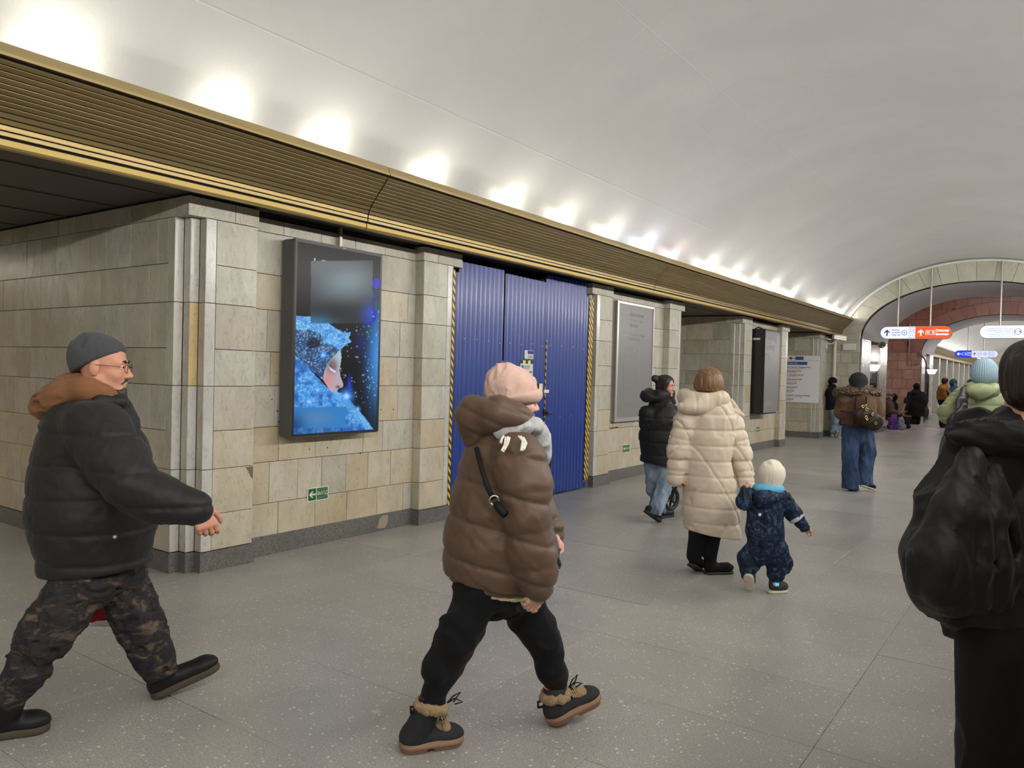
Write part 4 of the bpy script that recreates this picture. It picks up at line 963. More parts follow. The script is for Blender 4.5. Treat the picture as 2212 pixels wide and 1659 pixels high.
def nets(d, o, h):
    S = d < 0
    c = np.zeros(tuple(n-1 for n in d.shape), np.int8)
    for i, j, k in _OFF: c += S[i:d.shape[0]-1+i, j:d.shape[1]-1+j, k:d.shape[2]-1+k]
    act = (c > 0) & (c < 8); idx = np.argwhere(act)
    D = np.stack([d[idx[:, 0]+i, idx[:, 1]+j, idx[:, 2]+k] for i, j, k in _OFF], 1)
    s = np.zeros((len(idx), 3)); n = np.zeros(len(idx))
    for a, b in _EDG:
        m = (D[:, a] < 0) != (D[:, b] < 0)
        t = np.where(m, D[:, a]/np.where(m, D[:, a]-D[:, b], 1), 0)
        s += (m*1.)[:, None]*(_OFF[a]+(_OFF[b]-_OFF[a])*t[:, None]); n += m
    V = (idx+s/n[:, None])*h+o
    ids = np.full(c.shape, -1, np.int32); ids[act] = np.arange(len(idx))
    Q = []
    for ax in range(3):
        e = np.argwhere(np.diff(S.astype(np.int8), axis=ax) != 0)
        o1, o2 = [(1, 2), (2, 0), (0, 1)][ax]
        e = e[(e[:, o1] > 0) & (e[:, o2] > 0) & (e[:, o1] < d.shape[o1]-1) & (e[:, o2] < d.shape[o2]-1)]
        if not len(e): continue
        fl = S[tuple(e.T)]
        def cell(da, db): q = e.copy(); q[:, o1] -= da; q[:, o2] -= db; return ids[tuple(q.T)]
        q = np.stack([cell(1, 1), cell(0, 1), cell(0, 0), cell(1, 0)], 1)
        q[~fl] = q[~fl][:, ::-1]; Q.append(q)
    return V, np.concatenate(Q)
def sdf_mesh(prims, vox, clips=(), disp=None, sub=(), csm=.006):
    lo = np.min([p.lo for p in prims], 0)-vox*2.5-.01; hi = np.max([p.hi for p in prims], 0)+vox*2.5+.01
    if disp is not None: lo -= .02; hi += .02
    n = np.ceil((hi-lo)/vox).astype(int)+1
    ax = [(lo[i]+np.arange(n[i])*vox).astype(np.float32) for i in range(3)]
    d = np.full(n, .25, np.float32)
    def sl(p, ex):
        a = np.maximum(np.floor((p.lo-ex-lo)/vox).astype(int), 0); b = np.minimum(np.ceil((p.hi+ex-lo)/vox).astype(int)+1, n)
        return tuple(slice(i, j) for i, j in zip(a, b))
    def gr(s): return ax[0][s[0]][:, None, None], ax[1][s[1]][None, :, None], ax[2][s[2]][None, None, :]
    for p in prims:
        s = sl(p, p.k+.04+vox*2)
        if any(q.stop <= q.start for q in s): continue
        v = p.f(*gr(s)).astype(np.float32); w_ = d[s]
        if p.k > 0:
            hh = np.maximum(p.k-np.abs(v-w_), 0)/p.k; d[s] = np.minimum(v, w_)-hh*hh*p.k*.25
        else: d[s] = np.minimum(v, w_)
    full = (slice(0, n[0]), slice(0, n[1]), slice(0, n[2]))
    if disp is not None: d += disp(*gr(full)).astype(np.float32)
    for p in sub:
        s = sl(p, p.k+.02); v = -p.f(*gr(s)).astype(np.float32); w_ = d[s]
        if p.k > 0:
            hh = np.maximum(p.k-np.abs(v-w_), 0)/p.k; d[s] = np.maximum(v, w_)+hh*hh*p.k*.25
        else: d[s] = np.maximum(v, w_)
    for (pt, nn) in clips:
        X, Y, Z = gr(full); v = ((X-pt[0])*nn[0]+(Y-pt[1])*nn[1]+(Z-pt[2])*nn[2]).astype(np.float32)
        hh = np.maximum(csm-np.abs(v-d), 0)/csm; d = np.maximum(v, d)+hh*hh*csm*.25
    V, Q = nets(d, lo, vox)
    me = bpy.data.meshes.new('m')
    me.vertices.add(len(V)); me.vertices.foreach_set('co', V.astype(np.float32).ravel())
    me.loops.add(len(Q)*4); me.loops.foreach_set('vertex_index', Q.astype(np.int32).ravel())
    me.polygons.add(len(Q)); me.polygons.foreach_set('loop_start', np.arange(len(Q), dtype=np.int32)*4)
    me.polygons.foreach_set('use_smooth', np.ones(len(Q), bool))
    me.update(); me.validate(); return me
def folds(amp, sc, seed, aniso=(1, 1, .55)):
    r = np.random.RandomState(seed); W = [(r.normal(size=3)*sc*A(*aniso)*r.uniform(.6, 1.6), r.uniform(0, 6.28)) for _ in range(7)]
    def f(X, Y, Z):
        s = 0
        for i, (w_, ph) in enumerate(W):
            q = X*w_[0]+Y*w_[1]+Z*w_[2]+ph
            if i: q = q+.8*np.sin(s)
            s = s+np.sin(q)
        return amp*(np.abs(s)/2.2-.5)
    return f
def quilt(pitch, amp, z0=0.0, tilt=(0, 0)):
    return lambda X, Y, Z: -amp*(seam((Z-z0+tilt[0]*X+tilt[1]*Y)/pitch, pitch)-.6)
def addf(*fs): return lambda X, Y, Z: sum(f(X, Y, Z) for f in fs)
def basis(head, pitch=0., roll=0.):
    """rows: forward, left, up of a head or foot turned by head (from local +X towards +Y)"""
    f = A(math.cos(head)*math.cos(pitch), math.sin(head)*math.cos(pitch), math.sin(pitch)); l = A(-math.sin(head), math.cos(head), 0)
    u = np.cross(f, l); l2 = l*math.cos(roll)+u*math.sin(roll); return np.array([f, l2, np.cross(f, l2)])
def headp(c, B, s=1.0, ears=True, face=True):
    """prims of a head, c between the eyes inside the skull, B its basis"""
    c = A(*c); q = lambda f, l, u: c+s*(f*B[0]+l*B[1]+u*B[2])
    P = [ellip(q(-.014, 0, .034), A(.098, .078, .088)*s, .02, B), ellip(q(.026, 0, -.045), A(.064, .058, .076)*s, .035*s, B)]
    for i in (-1, 1):
        P.append(seg(q(-.012, .054*i, -.058), q(.062, .014*i, -.106), .019*s, .016*s, .03*s))
        P.append(ellip(q(.058, .036*i, -.034), A(.026, .024, .024)*s, .02*s, B))
        if ears: P.append(ellip(q(-.012, .079*i, -.012), A(.020, .009, .032)*s, .008*s, B))
    P.append(seg(q(.070, -.008, -.106), q(.070, .008, -.106), .018*s, .018*s, .02*s))
    if face:
        P.append(seg(q(.072, -.034, .014), q(.072, .034, .014), .017*s, .017*s, .018*s))
        P.append(seg(q(.084, 0, .004), q(.107, 0, -.038), .0085*s, .0125*s, .012*s))
        for i in (-1, 1): P.append(ellip(q(.094, .011*i, -.042), A(.012, .0085, .009)*s, .006*s, B))
        P.append(seg(q(.083, -.019, -.070), q(.089, 0, -.067), .006*s, .0078*s, .006*s)); P.append(seg(q(.083, .019, -.070), q(.089, 0, -.067), .006*s, .0078*s, .006*s))
        P.append(seg(q(.084, -.013, -.082), q(.084, .013, -.082), .0075*s, .0075*s, .006*s))
    P.append(seg(q(-.022, 0, -.06), q(-.042, 0, -.20), .052*s, .058*s, .03*s))
    S = [ellip(q(.096, .031*i, -.001), A(.014, .019, .011)*s, .012*s, B) for i in (-1, 1)] if face else []
    return P, S, q
def handp(w_, d, n, th, s=1.0, curl=.5, spread=.06):
    """hand: wrist, pointing direction, palm normal, thumb side (+1/-1 along d x n)"""
    w_, d, n = A(*w_), unit(d), unit(n); n = unit(n-d*(n@d)); l = np.cross(d, n)
    P = [seg(w_-d*.03*s, w_+d*.02*s, .024*s, .026*s, .012*s, (n, .72))]
    for i, (o, ln) in enumerate(((.030, .066), (.010, .075), (-.010, .069), (-.029, .053))):
        o = o*th; k0 = w_+d*.015*s+l*o*.62*s; k1 = w_+d*(.088-.006*i)*s+l*o*s
        P.append(seg(k0, k1, .0155*s, .0125*s, .012*s))
        a = curl*.55+.08*i; p = k1; r = .0098*s
        for j, fr in enumerate((.44, .32, .24)):
            dd = d*math.cos(a)+n*math.sin(a)+l*o*spread*8; p2 = p+unit(dd)*ln*fr*s
            P.append(seg(p, p2, r, r*.88, .003*s)); p = p2; r *= .88; a += curl*.9
    b = w_+d*.022*s+l*.024*th*s; t1 = b+unit(d*.62+l*th*.72+n*.28)*.042*s; t2 = t1+unit(d*.88+l*th*.30+n*.36)*.030*s; t3 = t2+unit(d*.9+n*.42)*.024*s
    P += [seg(b, t1, .0165*s, .0125*s, .012*s), seg(t1, t2, .0118*s, .0105*s, .003*s), seg(t2, t3, .0105*s, .0085*s, .003*s)]
    return P
class Person:
    def __init__(s, label, D, xc, name='person', cat='person', yz=0.0):
        s.D = D; ray = s.ray(xc, 830); s.Xc = float((ray*(D/(ray@FF)))@RR)
        g = FF*D+RR*s.Xc
        s.made = {}
        s.root = thing(name, label, cat, (g[0], g[1], yz), YAW); s.z0 = yz
    @staticmethod
    def ray(x, y): return _fv+_rv*(x-1106)/1675-_uv*(y-829.5)/1675
    def P(s, x, y, yo=0.0):
        """point of the figure seen at photo position x, y and standing yo metres behind its own middle plane (metres, local)"""
        d = s.ray(x, y); p = d*((s.D+yo)/(d@FF)); return A(p@RR-s.Xc, yo, p[2]+1.6-s.z0)
    def T(s, pts, **kw): return chain([(s.P(p[0], p[1], p[3] if len(p) > 3 else 0), p[2]) for p in pts], **kw)
    def C(s, a, b, keep, yo=0.0):
        """cutting plane through two photo points, edge-on to the view; keep 'above' or 'below' it"""
        p, q = s.P(*a, yo), s.P(*b, yo); d = unit(q-p); n = unit(np.cross(d, A(0, 1, 0)))
        if n[2] < 0: n = -n
        return (p, -n if keep == 'above' else n)
    def part(s, name, prims, vox, m, clips=(), disp=None, sub=(), label=None, parent=None, csm=.006):
        own = {'shoe_sole': 'shoe', 'boot_sole': 'boot', 'boot_cuff': 'boot', 'toe_patch': 'boot', 'hem_band': 'jacket', 'collar': 'jacket', 'sleeve_cuff': 'jacket', 'cap_brim': 'cap', 'cap_cuff': 'cap', 'collar_flap': 'coat', 'scarf_end': 'scarf', 'reflective_band': 'snowsuit', 'suit_hood': 'snowsuit'}.get(name)
        o = obj(name, sdf_mesh(prims, vox, clips, disp, sub, csm), m, parent or s.made.get(own) or s.root); s.made[name] = o
        if label: o['label'] = label
        return o
def boot(h, t, B, ank=None, sole=.03, wd=.045, ht=.075, shaft=.13, sr=.05, k=.02):
    """upper and sole of a shoe: h heel and t toe on the ground line of the sole, B[2] its up"""
    h, t = A(*h), A(*t); u = B[2]; L = np.linalg.norm(t-h); f = unit(t-h)
    up = [seg(h+f*.055+u*(ht-.02), t-f*.065+u*.045, wd, wd*.86, k, None), ellip(t-f*.06+u*.045, A(.065, wd*.98, .042), .02, np.array([f, np.cross(u, f), u])),
          seg(h+f*.055+u*.05, h+f*.06+u*shaft if ank is None else A(*ank), wd, sr, k)]
    so = [seg(h+f*wd*1.1+u*sole*.5, t-f*wd*1.05+u*sole*.5, wd*1.1, wd*1.08, .01)]
    return up, so, [(h+u*sole*.85, -u)], [(h+u*sole, u), (h, -u)]
# ================================================================== cloth, skin, hair
def fab(name, rgb, rough=.8, var=.25, sc=30, sheen=.0, bmp=.25, bsc=350, spec=.25):
    def fn(t, b):
        tc = N(t, 'ShaderNodeTexCoord'); c = lin(rgb)
        n = noise(t, sc, 4, .6, tc.outputs['Object'])
        t.links.new(mixc(t, n, tuple(x*(1-var) for x in c), tuple(min(1, x*(1+var)) for x in c)), b.inputs['Base Color'])
        b.inputs['Sheen Weight'].default_value = sheen*.35
        bump(t, b, noise(t, bsc, 2, .6, tc.outputs['Object']), bmp, .0015)
    return mat(name, lin(rgb), rough, 0, spec, fn)
def blot(name, stops, sc, rough=.8, stretch=(1, 1, 1), dist=.8, detail=3):
    """blotched print of several colours"""
    def fn(t, b):
        tc = N(t, 'ShaderNodeTexCoord'); mp = N(t, 'ShaderNodeMapping'); mp.inputs['Scale'].default_value = stretch; t.links.new(tc.outputs['Object'], mp.inputs[0])
        n = noise(t, sc, detail, .55, mp.outputs[0], dist)
        c = ramp(t, n, [(p, lin(q)) for p, q in stops]).outputs[0]
        n2 = noise(t, sc*2.3, 3, .6, mp.outputs[0], .3)
        t.links.new(mixc(t, ramp(t, n2, [(.4, (0, 0, 0)), (.62, (.5, .5, .5))]).outputs[0], c, lin(stops[0][1])), b.inputs['Base Color'])
        bump(t, b, noise(t, 300, 2, .6, tc.outputs['Object']), .2, .0015)
    return mat(name, (.1, .1, .1), rough, 0, .25, fn)
def fskin(rgb, name):
    def fn(t, b):
        tc = N(t, 'ShaderNodeTexCoord'); n = noise(t, 40, 4, .6, tc.outputs['Object']); c = lin(rgb)
        t.links.new(mixc(t, n, (c[0]*.9, c[1]*.82, c[2]*.8), (min(1, c[0]*1.08), c[1]*1.06, c[2]*1.05)), b.inputs['Base Color'])
        b.inputs['Subsurface Weight'].default_value = .12; b.inputs['Subsurface Radius'].default_value = (.01, .004, .002); b.inputs['Subsurface Scale'].default_value = .5
    return mat(name, lin(rgb), .5, 0, .4, fn)
SKIN = fskin((204, 152, 128), 'skin'); SKINP = fskin((205, 150, 130), 'rosy_skin'); SKINF = fskin((214, 170, 152), 'pale_skin'); SKINT = fskin((212, 166, 132), 'warm_skin')
def hairm(name, rgb, rgb2=None):
    def fn(t, b):
        tc = N(t, 'ShaderNodeTexCoord'); mp = N(t, 'ShaderNodeMapping'); mp.inputs['Scale'].default_value = (60, 60, 4); t.links.new(tc.outputs['Object'], mp.inputs[0])
        n = noise(t, 2, 4, .6, mp.outputs[0]); c = lin(rgb); c2 = lin(rgb2 or tuple(min(255, x*1.5+6) for x in rgb))
        t.links.new(mixc(t, ramp(t, n, [(.35, (0, 0, 0)), (.7, (1, 1, 1))]).outputs[0], c, c2), b.inputs['Base Color']); bump(t, b, n, .4, .004)
    return mat(name, lin(rgb), .45, 0, .4, fn)
M_EYEW = mat('eye_white', (.7, .68, .65), .3); M_IRIS = mat('iris', (.04, .028, .02), .2)
M_RUBK = mat('black_rubber', (.02, .02, .02), .6); M_WIRE = mat('dark_wire', (.03, .03, .03), .3, .8)
def sph(c, r, n=10):
    return MB().lathe([(max(1e-4, r*math.sin(math.pi*i/8)), -r*math.cos(math.pi*i/8)) for i in range(9)], tuple(c), n)
def eyes(p, q, B, s=1.0, sides=(-1, 1)):
    for i in sides:
        e_ = sph(q(.076, .031*i, -.002), .0125*s).obj('eye', M_EYEW, p.root, smooth=True)
        sph(q(.0850, .0315*i, -.002), .0058*s, 8).obj('iris', M_IRIS, e_, smooth=True)
def brows(p, q, m, s=1.0, sides=(-1, 1)):
    for i in sides:
        MB().tube([tuple(q(.094, .014*i, .017)), tuple(q(.093, .030*i, .024)), tuple(q(.080, .046*i, .018))], [.0042*s, .0045*s, .002*s], 6).obj('eyebrow', m, p.root)

# ================================================================== person: man in the grey cap
p = Person('man in a grey knit cap, glasses and black quilted jacket striding past the stone corner', 3.45, 200)
h = math.radians(24); hd = A(math.cos(h), math.sin(h), 0)
B = basis(math.radians(12), -.03); hc = p.P(223, 790, .02)
P_, S_, q = headp(hc, B, 1.06)
Pb = P_+p.T([(212, 850, .07, .02), (198, 940, .13), (205, 1100, .15), (205, 1190, .11)], k=.04)
arm_n = [(205, 925, .075, -.17), (283, 1045, .055, -.26), (424, 1098, .034, -.24)]
arm_f = [(190, 925, .075, .17), (158, 1060, .055, .27), (152, 1185, .034, .30)]
Pb += p.T(arm_n, k=.03)+p.T(arm_f, k=.03)
Pb += handp(p.P(424, 1098, -.24), p.P(437, 1121, -.235)-p.P(423, 1098, -.24), A(-.55, .75, -.35), 1, 1.08, .75)
Pb += handp(p.P(152, 1185, .30), A(-.05, .1, -1), A(.8, -.5, 0), -1, 1.05, 1.1)
legR = [(198, 1225, .08, -.08), (100, 1371, .06, -.17), (22, 1530, .042, -.21)]
legL = [(245, 1225, .08, .08), (308, 1364, .06, .15), (343, 1460, .042, .2)]
Pb += p.T(legR, k=.03)+p.T(legL, k=.03)
p.part('body', Pb, .0045, SKIN, sub=S_)
eyes(p, q, B, 1.06); M_BEARD = hairm('dark_stubble', (46, 36, 32)); brows(p, q, hairm('dark_brown_hair', (38, 30, 26)), 1.05)
p.part('beard', [seg(q(.074, -.016, -.112), q(.074, .016, -.112), .022, .022, .01), seg(q(.086, -.012, -.094), q(.086, .012, -.094), .0085, .0085, .01)]+[seg(q(.07, .02*i, -.112), q(.03, .05*i, -.088), .018, .012, .01) for i in (-1, 1)], .0045, M_BEARD)
p.part('moustache', [seg(q(.094, .003*i, -.058), q(.084, .026*i, -.072), .0058, .004, .004) for i in (-1, 1)], .0035, M_BEARD)
g = MB(); GM = []
for i in (-1, 1):
    cc_ = q(.104, .033*i, -.008); g.tube([tuple(cc_+B[1]*.024*math.cos(a)+B[2]*.019*math.sin(a)-B[0]*.006*abs(math.cos(a)) ) for a in np.linspace(0, 2*math.pi, 17)[:-1]], .0013, 6, closed=True)
    g.tube([tuple(q(.098, .057*i, -.002)), tuple(q(.05, .078*i, .002)), tuple(q(-.012, .086*i, .004))], .0014, 6)
g.tube([tuple(q(.104, -.010, -.004)), tuple(q(.112, 0, .0)), tuple(q(.104, .010, -.004))], .0013, 6)
o = g.obj('spectacles', M_WIRE, p.root); o['kind'] = 'stuff' if False else 'thing'; del o['kind']
M_CAPG = fab('grey_knit', (70, 72, 76), .95, .15, 60, .3, .6, 420)
p.part('cap', [ellip(q(-.020, 0, .040), A(.118, .096, .098), .02, B), ellip(q(-.055, 0, .060), A(.075, .08, .078), .04, B), ellip(q(-.065, 0, .01), A(.065, .078, .085), .04, B)], .006, M_CAPG,
       [p.C((272, 752), (160, 806), 'above', -.02)], folds(.004, 40, 3), csm=.012)
M_HOODB = fab('brown_fleece', (128, 88, 60), .95, .2, 25, .2, .4)
hp = []
for sg in (-1, 1):
    hp += p.T([(98, 883, .042, .03*sg+.02), (135, 850, .056, .085*sg+.01), (186, 841, .046, .118*sg+.01), (228, 851, .030, .09*sg+.02), (258, 866, .020, .03*sg+.03)], k=.035)
hp += p.T([(100, 874, .058), (148, 838, .055), (170, 826, .042)], k=.04)+[ellip(p.P(128, 868), A(.10, .11, .06), .05)]
p.part('hood', hp, .007, M_HOODB, disp=folds(.010, 26, 8, (.8, 1, 1.2)))
M_JKTB = fab('black_nylon', (22, 23, 25), .62, .2, 20, .15, .2, 260, .4)
jk = p.T([(210, 872, .115, .02), (197, 935, .195), (200, 1020, .235), (203, 1105, .252), (206, 1200, .235)], k=.06)
jk += p.T([(205, 925, .13, -.15), (250, 990, .115, -.21), (287, 1046, .095, -.26), (345, 1078, .083, -.255), (422, 1098, .062, -.24)], k=.05, puff=(.17, .006))
jk += p.T([(190, 925, .13, .15), (160, 1060, .095, .27), (152, 1178, .06, .30)], k=.05, puff=(.11, .012))
p.part('jacket', jk, .0085, M_JKTB, [p.C((80, 1232), (320, 1218), 'above')], addf(quilt(.140, .010, .03), folds(.006, 15, 5), folds(.002, 45, 6, (1, 1, 1.2))))
co = []
for sg in (-1, 1): co += p.T([(165, 872, .03, .10*sg), (215, 868, .032, .115*sg+.01), (258, 868, .028, .07*sg+.02), (272, 872, .018, .015*sg+.03)], k=.03)
p.part('collar', co, .007, M_JKTB, disp=folds(.004, 25, 9))
p.part('hem_band', p.T([(204, 1200, .228), (206, 1236, .212)], k=.03), .009, M_JKTB, [p.C((80, 1204), (320, 1190), 'below'), p.C((80, 1234), (320, 1217), 'above')])
sph(p.P(248, 1160, -.25), .009, 8).obj('snap_button', M_STEEL, p.made['jacket'], smooth=True)
M_CAMO = blot('camouflage_cloth', [(.30, (28, 28, 36)), (.42, (52, 50, 52)), (.52, (44, 40, 40)), (.60, (84, 74, 64)), (.70, (110, 92, 76))], 11, .85, (1, 1, 2.0))
pt = p.T([(207, 1195, .19, 0), (210, 1222, .165)], k=.04)+p.T([(192, 1238, .128, -.09), (136, 1316, .112, -.14), (99, 1371, .102, -.17), (60, 1440, .085, -.19), (22, 1500, .072, -.21)], k=.05)
pt += p.T([(254, 1242, .122, .08), (290, 1318, .100, .13), (310, 1366, .094, .15), (332, 1415, .082, .18), (344, 1446, .080, .2)], k=.05)
p.part('trousers', pt, .0085, M_CAMO, [p.C((-20, 1520), (60, 1540), 'above', -.2), p.C((300, 1480), (390, 1448), 'above', .2)], folds(.012, 22, 12, (1, 1, .9)))
def pair(p, nm, h_, t_, pitch, head, m_up, m_so, sole=.03, ank=None, vox=.006, **kw):
    Bf = basis(head, pitch); up, so, cu, cs = boot(h_, t_, Bf, ank, sole, **kw)
    p.part(nm, up, vox, m_up, cu); return p.part('shoe_sole', so, vox*.8, m_so, cs), Bf
M_SHOED = fab('dark_leather', (27, 27, 29), .5, .2, 40); M_SOLEO = fab('olive_rubber', (74, 68, 56), .7, .15, 60)
hR = p.P(-28, 1604, -.21); hR[2] = 0; tR = p.P(108, 1586, -.12); tR[2] = 0
pair(p, 'shoe', hR, tR, 0, math.atan2(tR[1]-hR[1], tR[0]-hR[0]), M_SHOED, M_SOLEO, .034, p.P(20, 1518, -.21), sr=.06, wd=.052)
hL = p.P(328, 1510, .21); hL[2] = max(0, hL[2]); pth = math.radians(21); hh = math.radians(20); dL = A(math.cos(hh)*math.cos(pth), math.sin(hh)*math.cos(pth), math.sin(pth)); tL = hL+dL*.325
pair(p, 'shoe', hL, tL, pth, hh, M_SHOED, M_SOLEO, .034, p.P(347, 1448, .2), sr=.062, wd=.052)
# bag in his far hand
bg = thing('shopping_bag', 'red carrier bag hanging behind the legs of the man in the grey cap', 'bag', tuple(p.root.matrix_basis @ Vector(p.P(212, 1345, .30))))
rb_ = Matrix.Translation(-bg.location) @ p.root.matrix_basis
def pm(mb): me = mb.mesh(True); me.transform(rb_); return me
m_ = sdf_mesh([rbox(p.P(213, 1311, .30), (.085, .05, .075), .03)], .007, disp=folds(.01, 30, 4)); m_.transform(rb_); obj('bag_body', m_, fab('red_plastic', (150, 30, 34), .35, .3, 15), bg)
obj('bag_base', pm(MB().prism([tuple(x) for x in [(p.P(213, 1342, .3)[0]-.075, p.P(213, 1343, .3)[2]-.006), (p.P(213, 1342, .3)[0]+.09, p.P(213, 1343, .3)[2]-.006), (p.P(213, 1342, .3)[0]+.085, p.P(213, 1343, .3)[2]+.02), (p.P(213, 1342, .3)[0]-.07, p.P(213, 1343, .3)[2]+.02)]], .25, .35, 1)), M_WHITE, bg)
hp_ = p.P(152, 1192, .30)
for dx in (-.05, .06): obj('bag_handle', pm(MB().tube([tuple(hp_+A(0, 0, -.06)), tuple(p.P(213, 1278, .30)+A(dx, 0, 0))], .006, 6)), M_WHITE, bg)

# ================================================================== person: youngster in the pink cap
p = Person('youngster in a pink knit cap and brown puffer jacket striding across the hall', 3.36, 1080)
B = basis(math.radians(14), -.04); hc = p.P(1111, 862, .01)
P_, S_, q = headp(hc, B, .97)
Pb = P_+p.T([(1090, 915, .065, .01), (1082, 1000, .11), (1072, 1130, .12), (1070, 1240, .115)], k=.04)
Pb += p.T([(1110, 985, .065, -.13), (1139, 1118, .048, -.2), (1160, 1266, .032, -.2)], k=.03)+p.T([(1095, 985, .065, .14), (1140, 1090, .045, .2), (1188, 1150, .03, .14)], k=.03)
Pb += handp(p.P(1160, 1266, -.2), p.P(1153, 1298, -.2)-p.P(1160, 1266, -.2), A(-.55, .8, 0), 1, .93, .7)
Pb += handp(p.P(1188, 1150, .14), A(.5, -.3, -.7), A(-.6, -.4, -.3), -1, .92, 1.0)
Pb += p.T([(1045, 1265, .085, -.08), (990, 1375, .055, -.13), (930, 1515, .036, -.15)], k=.03)+p.T([(1100, 1265, .085, .08), (1170, 1380, .055, .11), (1198, 1500, .036, .13)], k=.03)
p.part('body', Pb, .0045, SKINF, sub=S_)
eyes(p, q, B, .97); brows(p, q, hairm('brown_hair', (92, 66, 46)), .95)
M_PINKK = fab('pink_knit', (206, 174, 162), 1, .10, 30, .2, .9, 300, .1)
p.part('cap', [ellip(q(-.014, 0, .050), A(.116, .098, .094), .02, B), ellip(q(-.062, 0, .078), A(.064, .078, .075), .05, B), ellip(q(-.05, 0, .0), A(.075, .086, .09), .04, B)], .006, M_PINKK,
       [p.C((1172, 868), (1055, 882), 'above', -.02)], addf(folds(.006, 24, 6), folds(.003, 60, 7)), csm=.014)
p.part('cap_brim', [ellip(q(-.004, 0, .026), A(.128, .109, .066), .02, B)], .006, M_PINKK, [p.C((1172, 872), (1055, 886), 'above', -.02), p.C((1166, 838), (1055, 866), 'below', -.02)], csm=.016)
lb_ = MB(); c0 = q(.118, -.012, .050); lb_.add([c0+B[1]*a+B[2]*b+B[0]*(-.14*abs(b)) for a, b in ((-.035, -.022), (.030, -.022), (.030, .026), (-.035, .026))]+[c0+B[1]*a+B[2]*b-B[0]*.02 for a, b in ((-.035, -.022), (.030, -.022), (.030, .026), (-.035, .026))], [(0, 1, 2, 3), (0, 4, 5, 1), (1, 5, 6, 2), (2, 6, 7, 3), (3, 7, 4, 0)]); lb_.obj('cap_label', fab('cream_patch', (205, 200, 185)), p.made['cap'])
M_BRN = fab('brown_nylon', (88, 68, 54), .55, .12, 14, .2, .15, 200, .4)
jk = p.T([(1088, 945, .125, .01), (1082, 1005, .165), (1074, 1080, .188), (1068, 1160, .200), (1066, 1215, .198), (1062, 1245, .19)], k=.06)
jk += p.T([(1118, 990, .115, -.13), (1134, 1055, .100, -.17), (1139, 1120, .088, -.19), (1149, 1190, .086, -.195), (1158, 1240, .074, -.195), (1160, 1264, .056, -.2)], k=.025, puff=(.150, .010))
jk += p.T([(1095, 990, .115, .14), (1138, 1090, .095, .2), (1184, 1148, .065, .15)], k=.05, puff=(.13, .014))
p.part('jacket', jk, .0085, M_BRN, [p.C((965, 1232), (1140, 1268), 'above')], addf(quilt(.165, .0115, .12, (.22, 0)), folds(.006, 13, 21), folds(.0028, 38, 22, (1, 1, 1))))
p.part('hem_band', p.T([(1064, 1232, .196), (1060, 1262, .186)], k=.03), .009, M_BRN, [p.C((965, 1229), (1140, 1262), 'below'), p.C((965, 1243), (1140, 1278), 'above')])
p.part('shirt', p.T([(1066, 1230, .180), (1064, 1270, .176)], k=.03), .009, fab('cream_cotton', (200, 188, 145)), [p.C((965, 1240), (1140, 1275), 'below'), p.C((965, 1250), (1140, 1287), 'above')], folds(.008, 26, 5))
hd_ = []
for sg in (-1, 1): hd_ += p.T([(1035, 898, .080, .06*sg), (1075, 895, .066, .115*sg), (1115, 901, .045, .115*sg), (1146, 904, .022, .06*sg)], k=.05)
hd_ += p.T([(1036, 905, .10), (1040, 945, .085)], k=.06)+[ellip(p.P(1052, 885), A(.085, .12, .045), .04)]
p.part('hood', hd_, .008, M_BRN, disp=addf(quilt(.085, .008, .02, (.4, 0)), folds(.008, 20, 31)))
M_SCARF = blot('plaid_wool', [(.3, (150, 152, 156)), (.5, (190, 190, 190)), (.62, (120, 122, 126)), (.75, (205, 203, 198))], 9, .95)
sf = []
for sg in (-1, 1): sf += p.T([(1085, 932, .04, .13*sg), (1128, 925, .042, .12*sg), (1158, 922, .036, .06*sg), (1165, 930, .034, 0)], k=.03)
sf += p.T([(1150, 925, .045, -.05), (1168, 955, .040, .0), (1172, 985, .035, .03), (1180, 1020, .02, .05)], k=.03)
p.part('scarf', sf, .007, M_SCARF, disp=folds(.008, 30, 41))
p.part('scarf_end', p.T([(1168, 985, .032, .02), (1178, 1000, .026, .05), (1178, 1025, .012, .05)], k=.02), .007, fab('charcoal_wool', (44, 46, 48), .95))
p.part('scarf_end', p.T([(1176, 1140, .045, .08), (1190, 1185, .036, .06), (1200, 1220, .026, .05)], k=.02, sq=((0, 1, 0), .6)), .007, blot('grey_black_wool', [(.35, (60, 62, 64)), (.55, (110, 110, 112)), (.7, (40, 40, 44))], 12, .95), disp=folds(.006, 40, 3))
for a, b in ((1190, 1230), (1204, 1228)): MB().tube([tuple(p.P(a-2, 1205, .05)), tuple(p.P(a+4, b-8, .05)), tuple(p.P(a+3, b, .05))], [.012, .011, .006], 8).obj('scarf_tassel', fab('charcoal_wool', (44, 46, 48)), p.made['scarf'], smooth=True)
M_FRNG = fab('white_wool', (222, 218, 208), .95)
for a, b in (((1092, 944), (1090, 962, 1084, 974)), ((1097, 943), (1094, 960, 1086, 976)), ((1101, 945), (1097, 958, 1089, 972)), ((1120, 942), (1129, 952, 1126, 974)), ((1125, 942), (1134, 955, 1128, 974)), ((1131, 945), (1137, 957, 1131, 971)), ((1088, 942), (1083, 950, 1082, 956))):
    MB().tube([tuple(p.P(*a, -.245)), tuple(p.P(b[0], b[1], -.268)), tuple(p.P(b[2], b[3], -.285))], [.004, .005, .006], 6).obj('scarf_fringe', M_FRNG, p.made['scarf'])
M_STRAP = fab('black_webbing', (24, 24, 26), .7)
st = [p.P(1029, 968, -.14), p.P(1040, 1010, -.20), p.P(1052, 1050, -.222), p.P(1066, 1078, -.235)]
o = thing('shoulder_bag_strap', 'black bag strap with a steel ring across the brown puffer jacket', 'strap', tuple(p.root.matrix_basis @ Vector(st[0])))
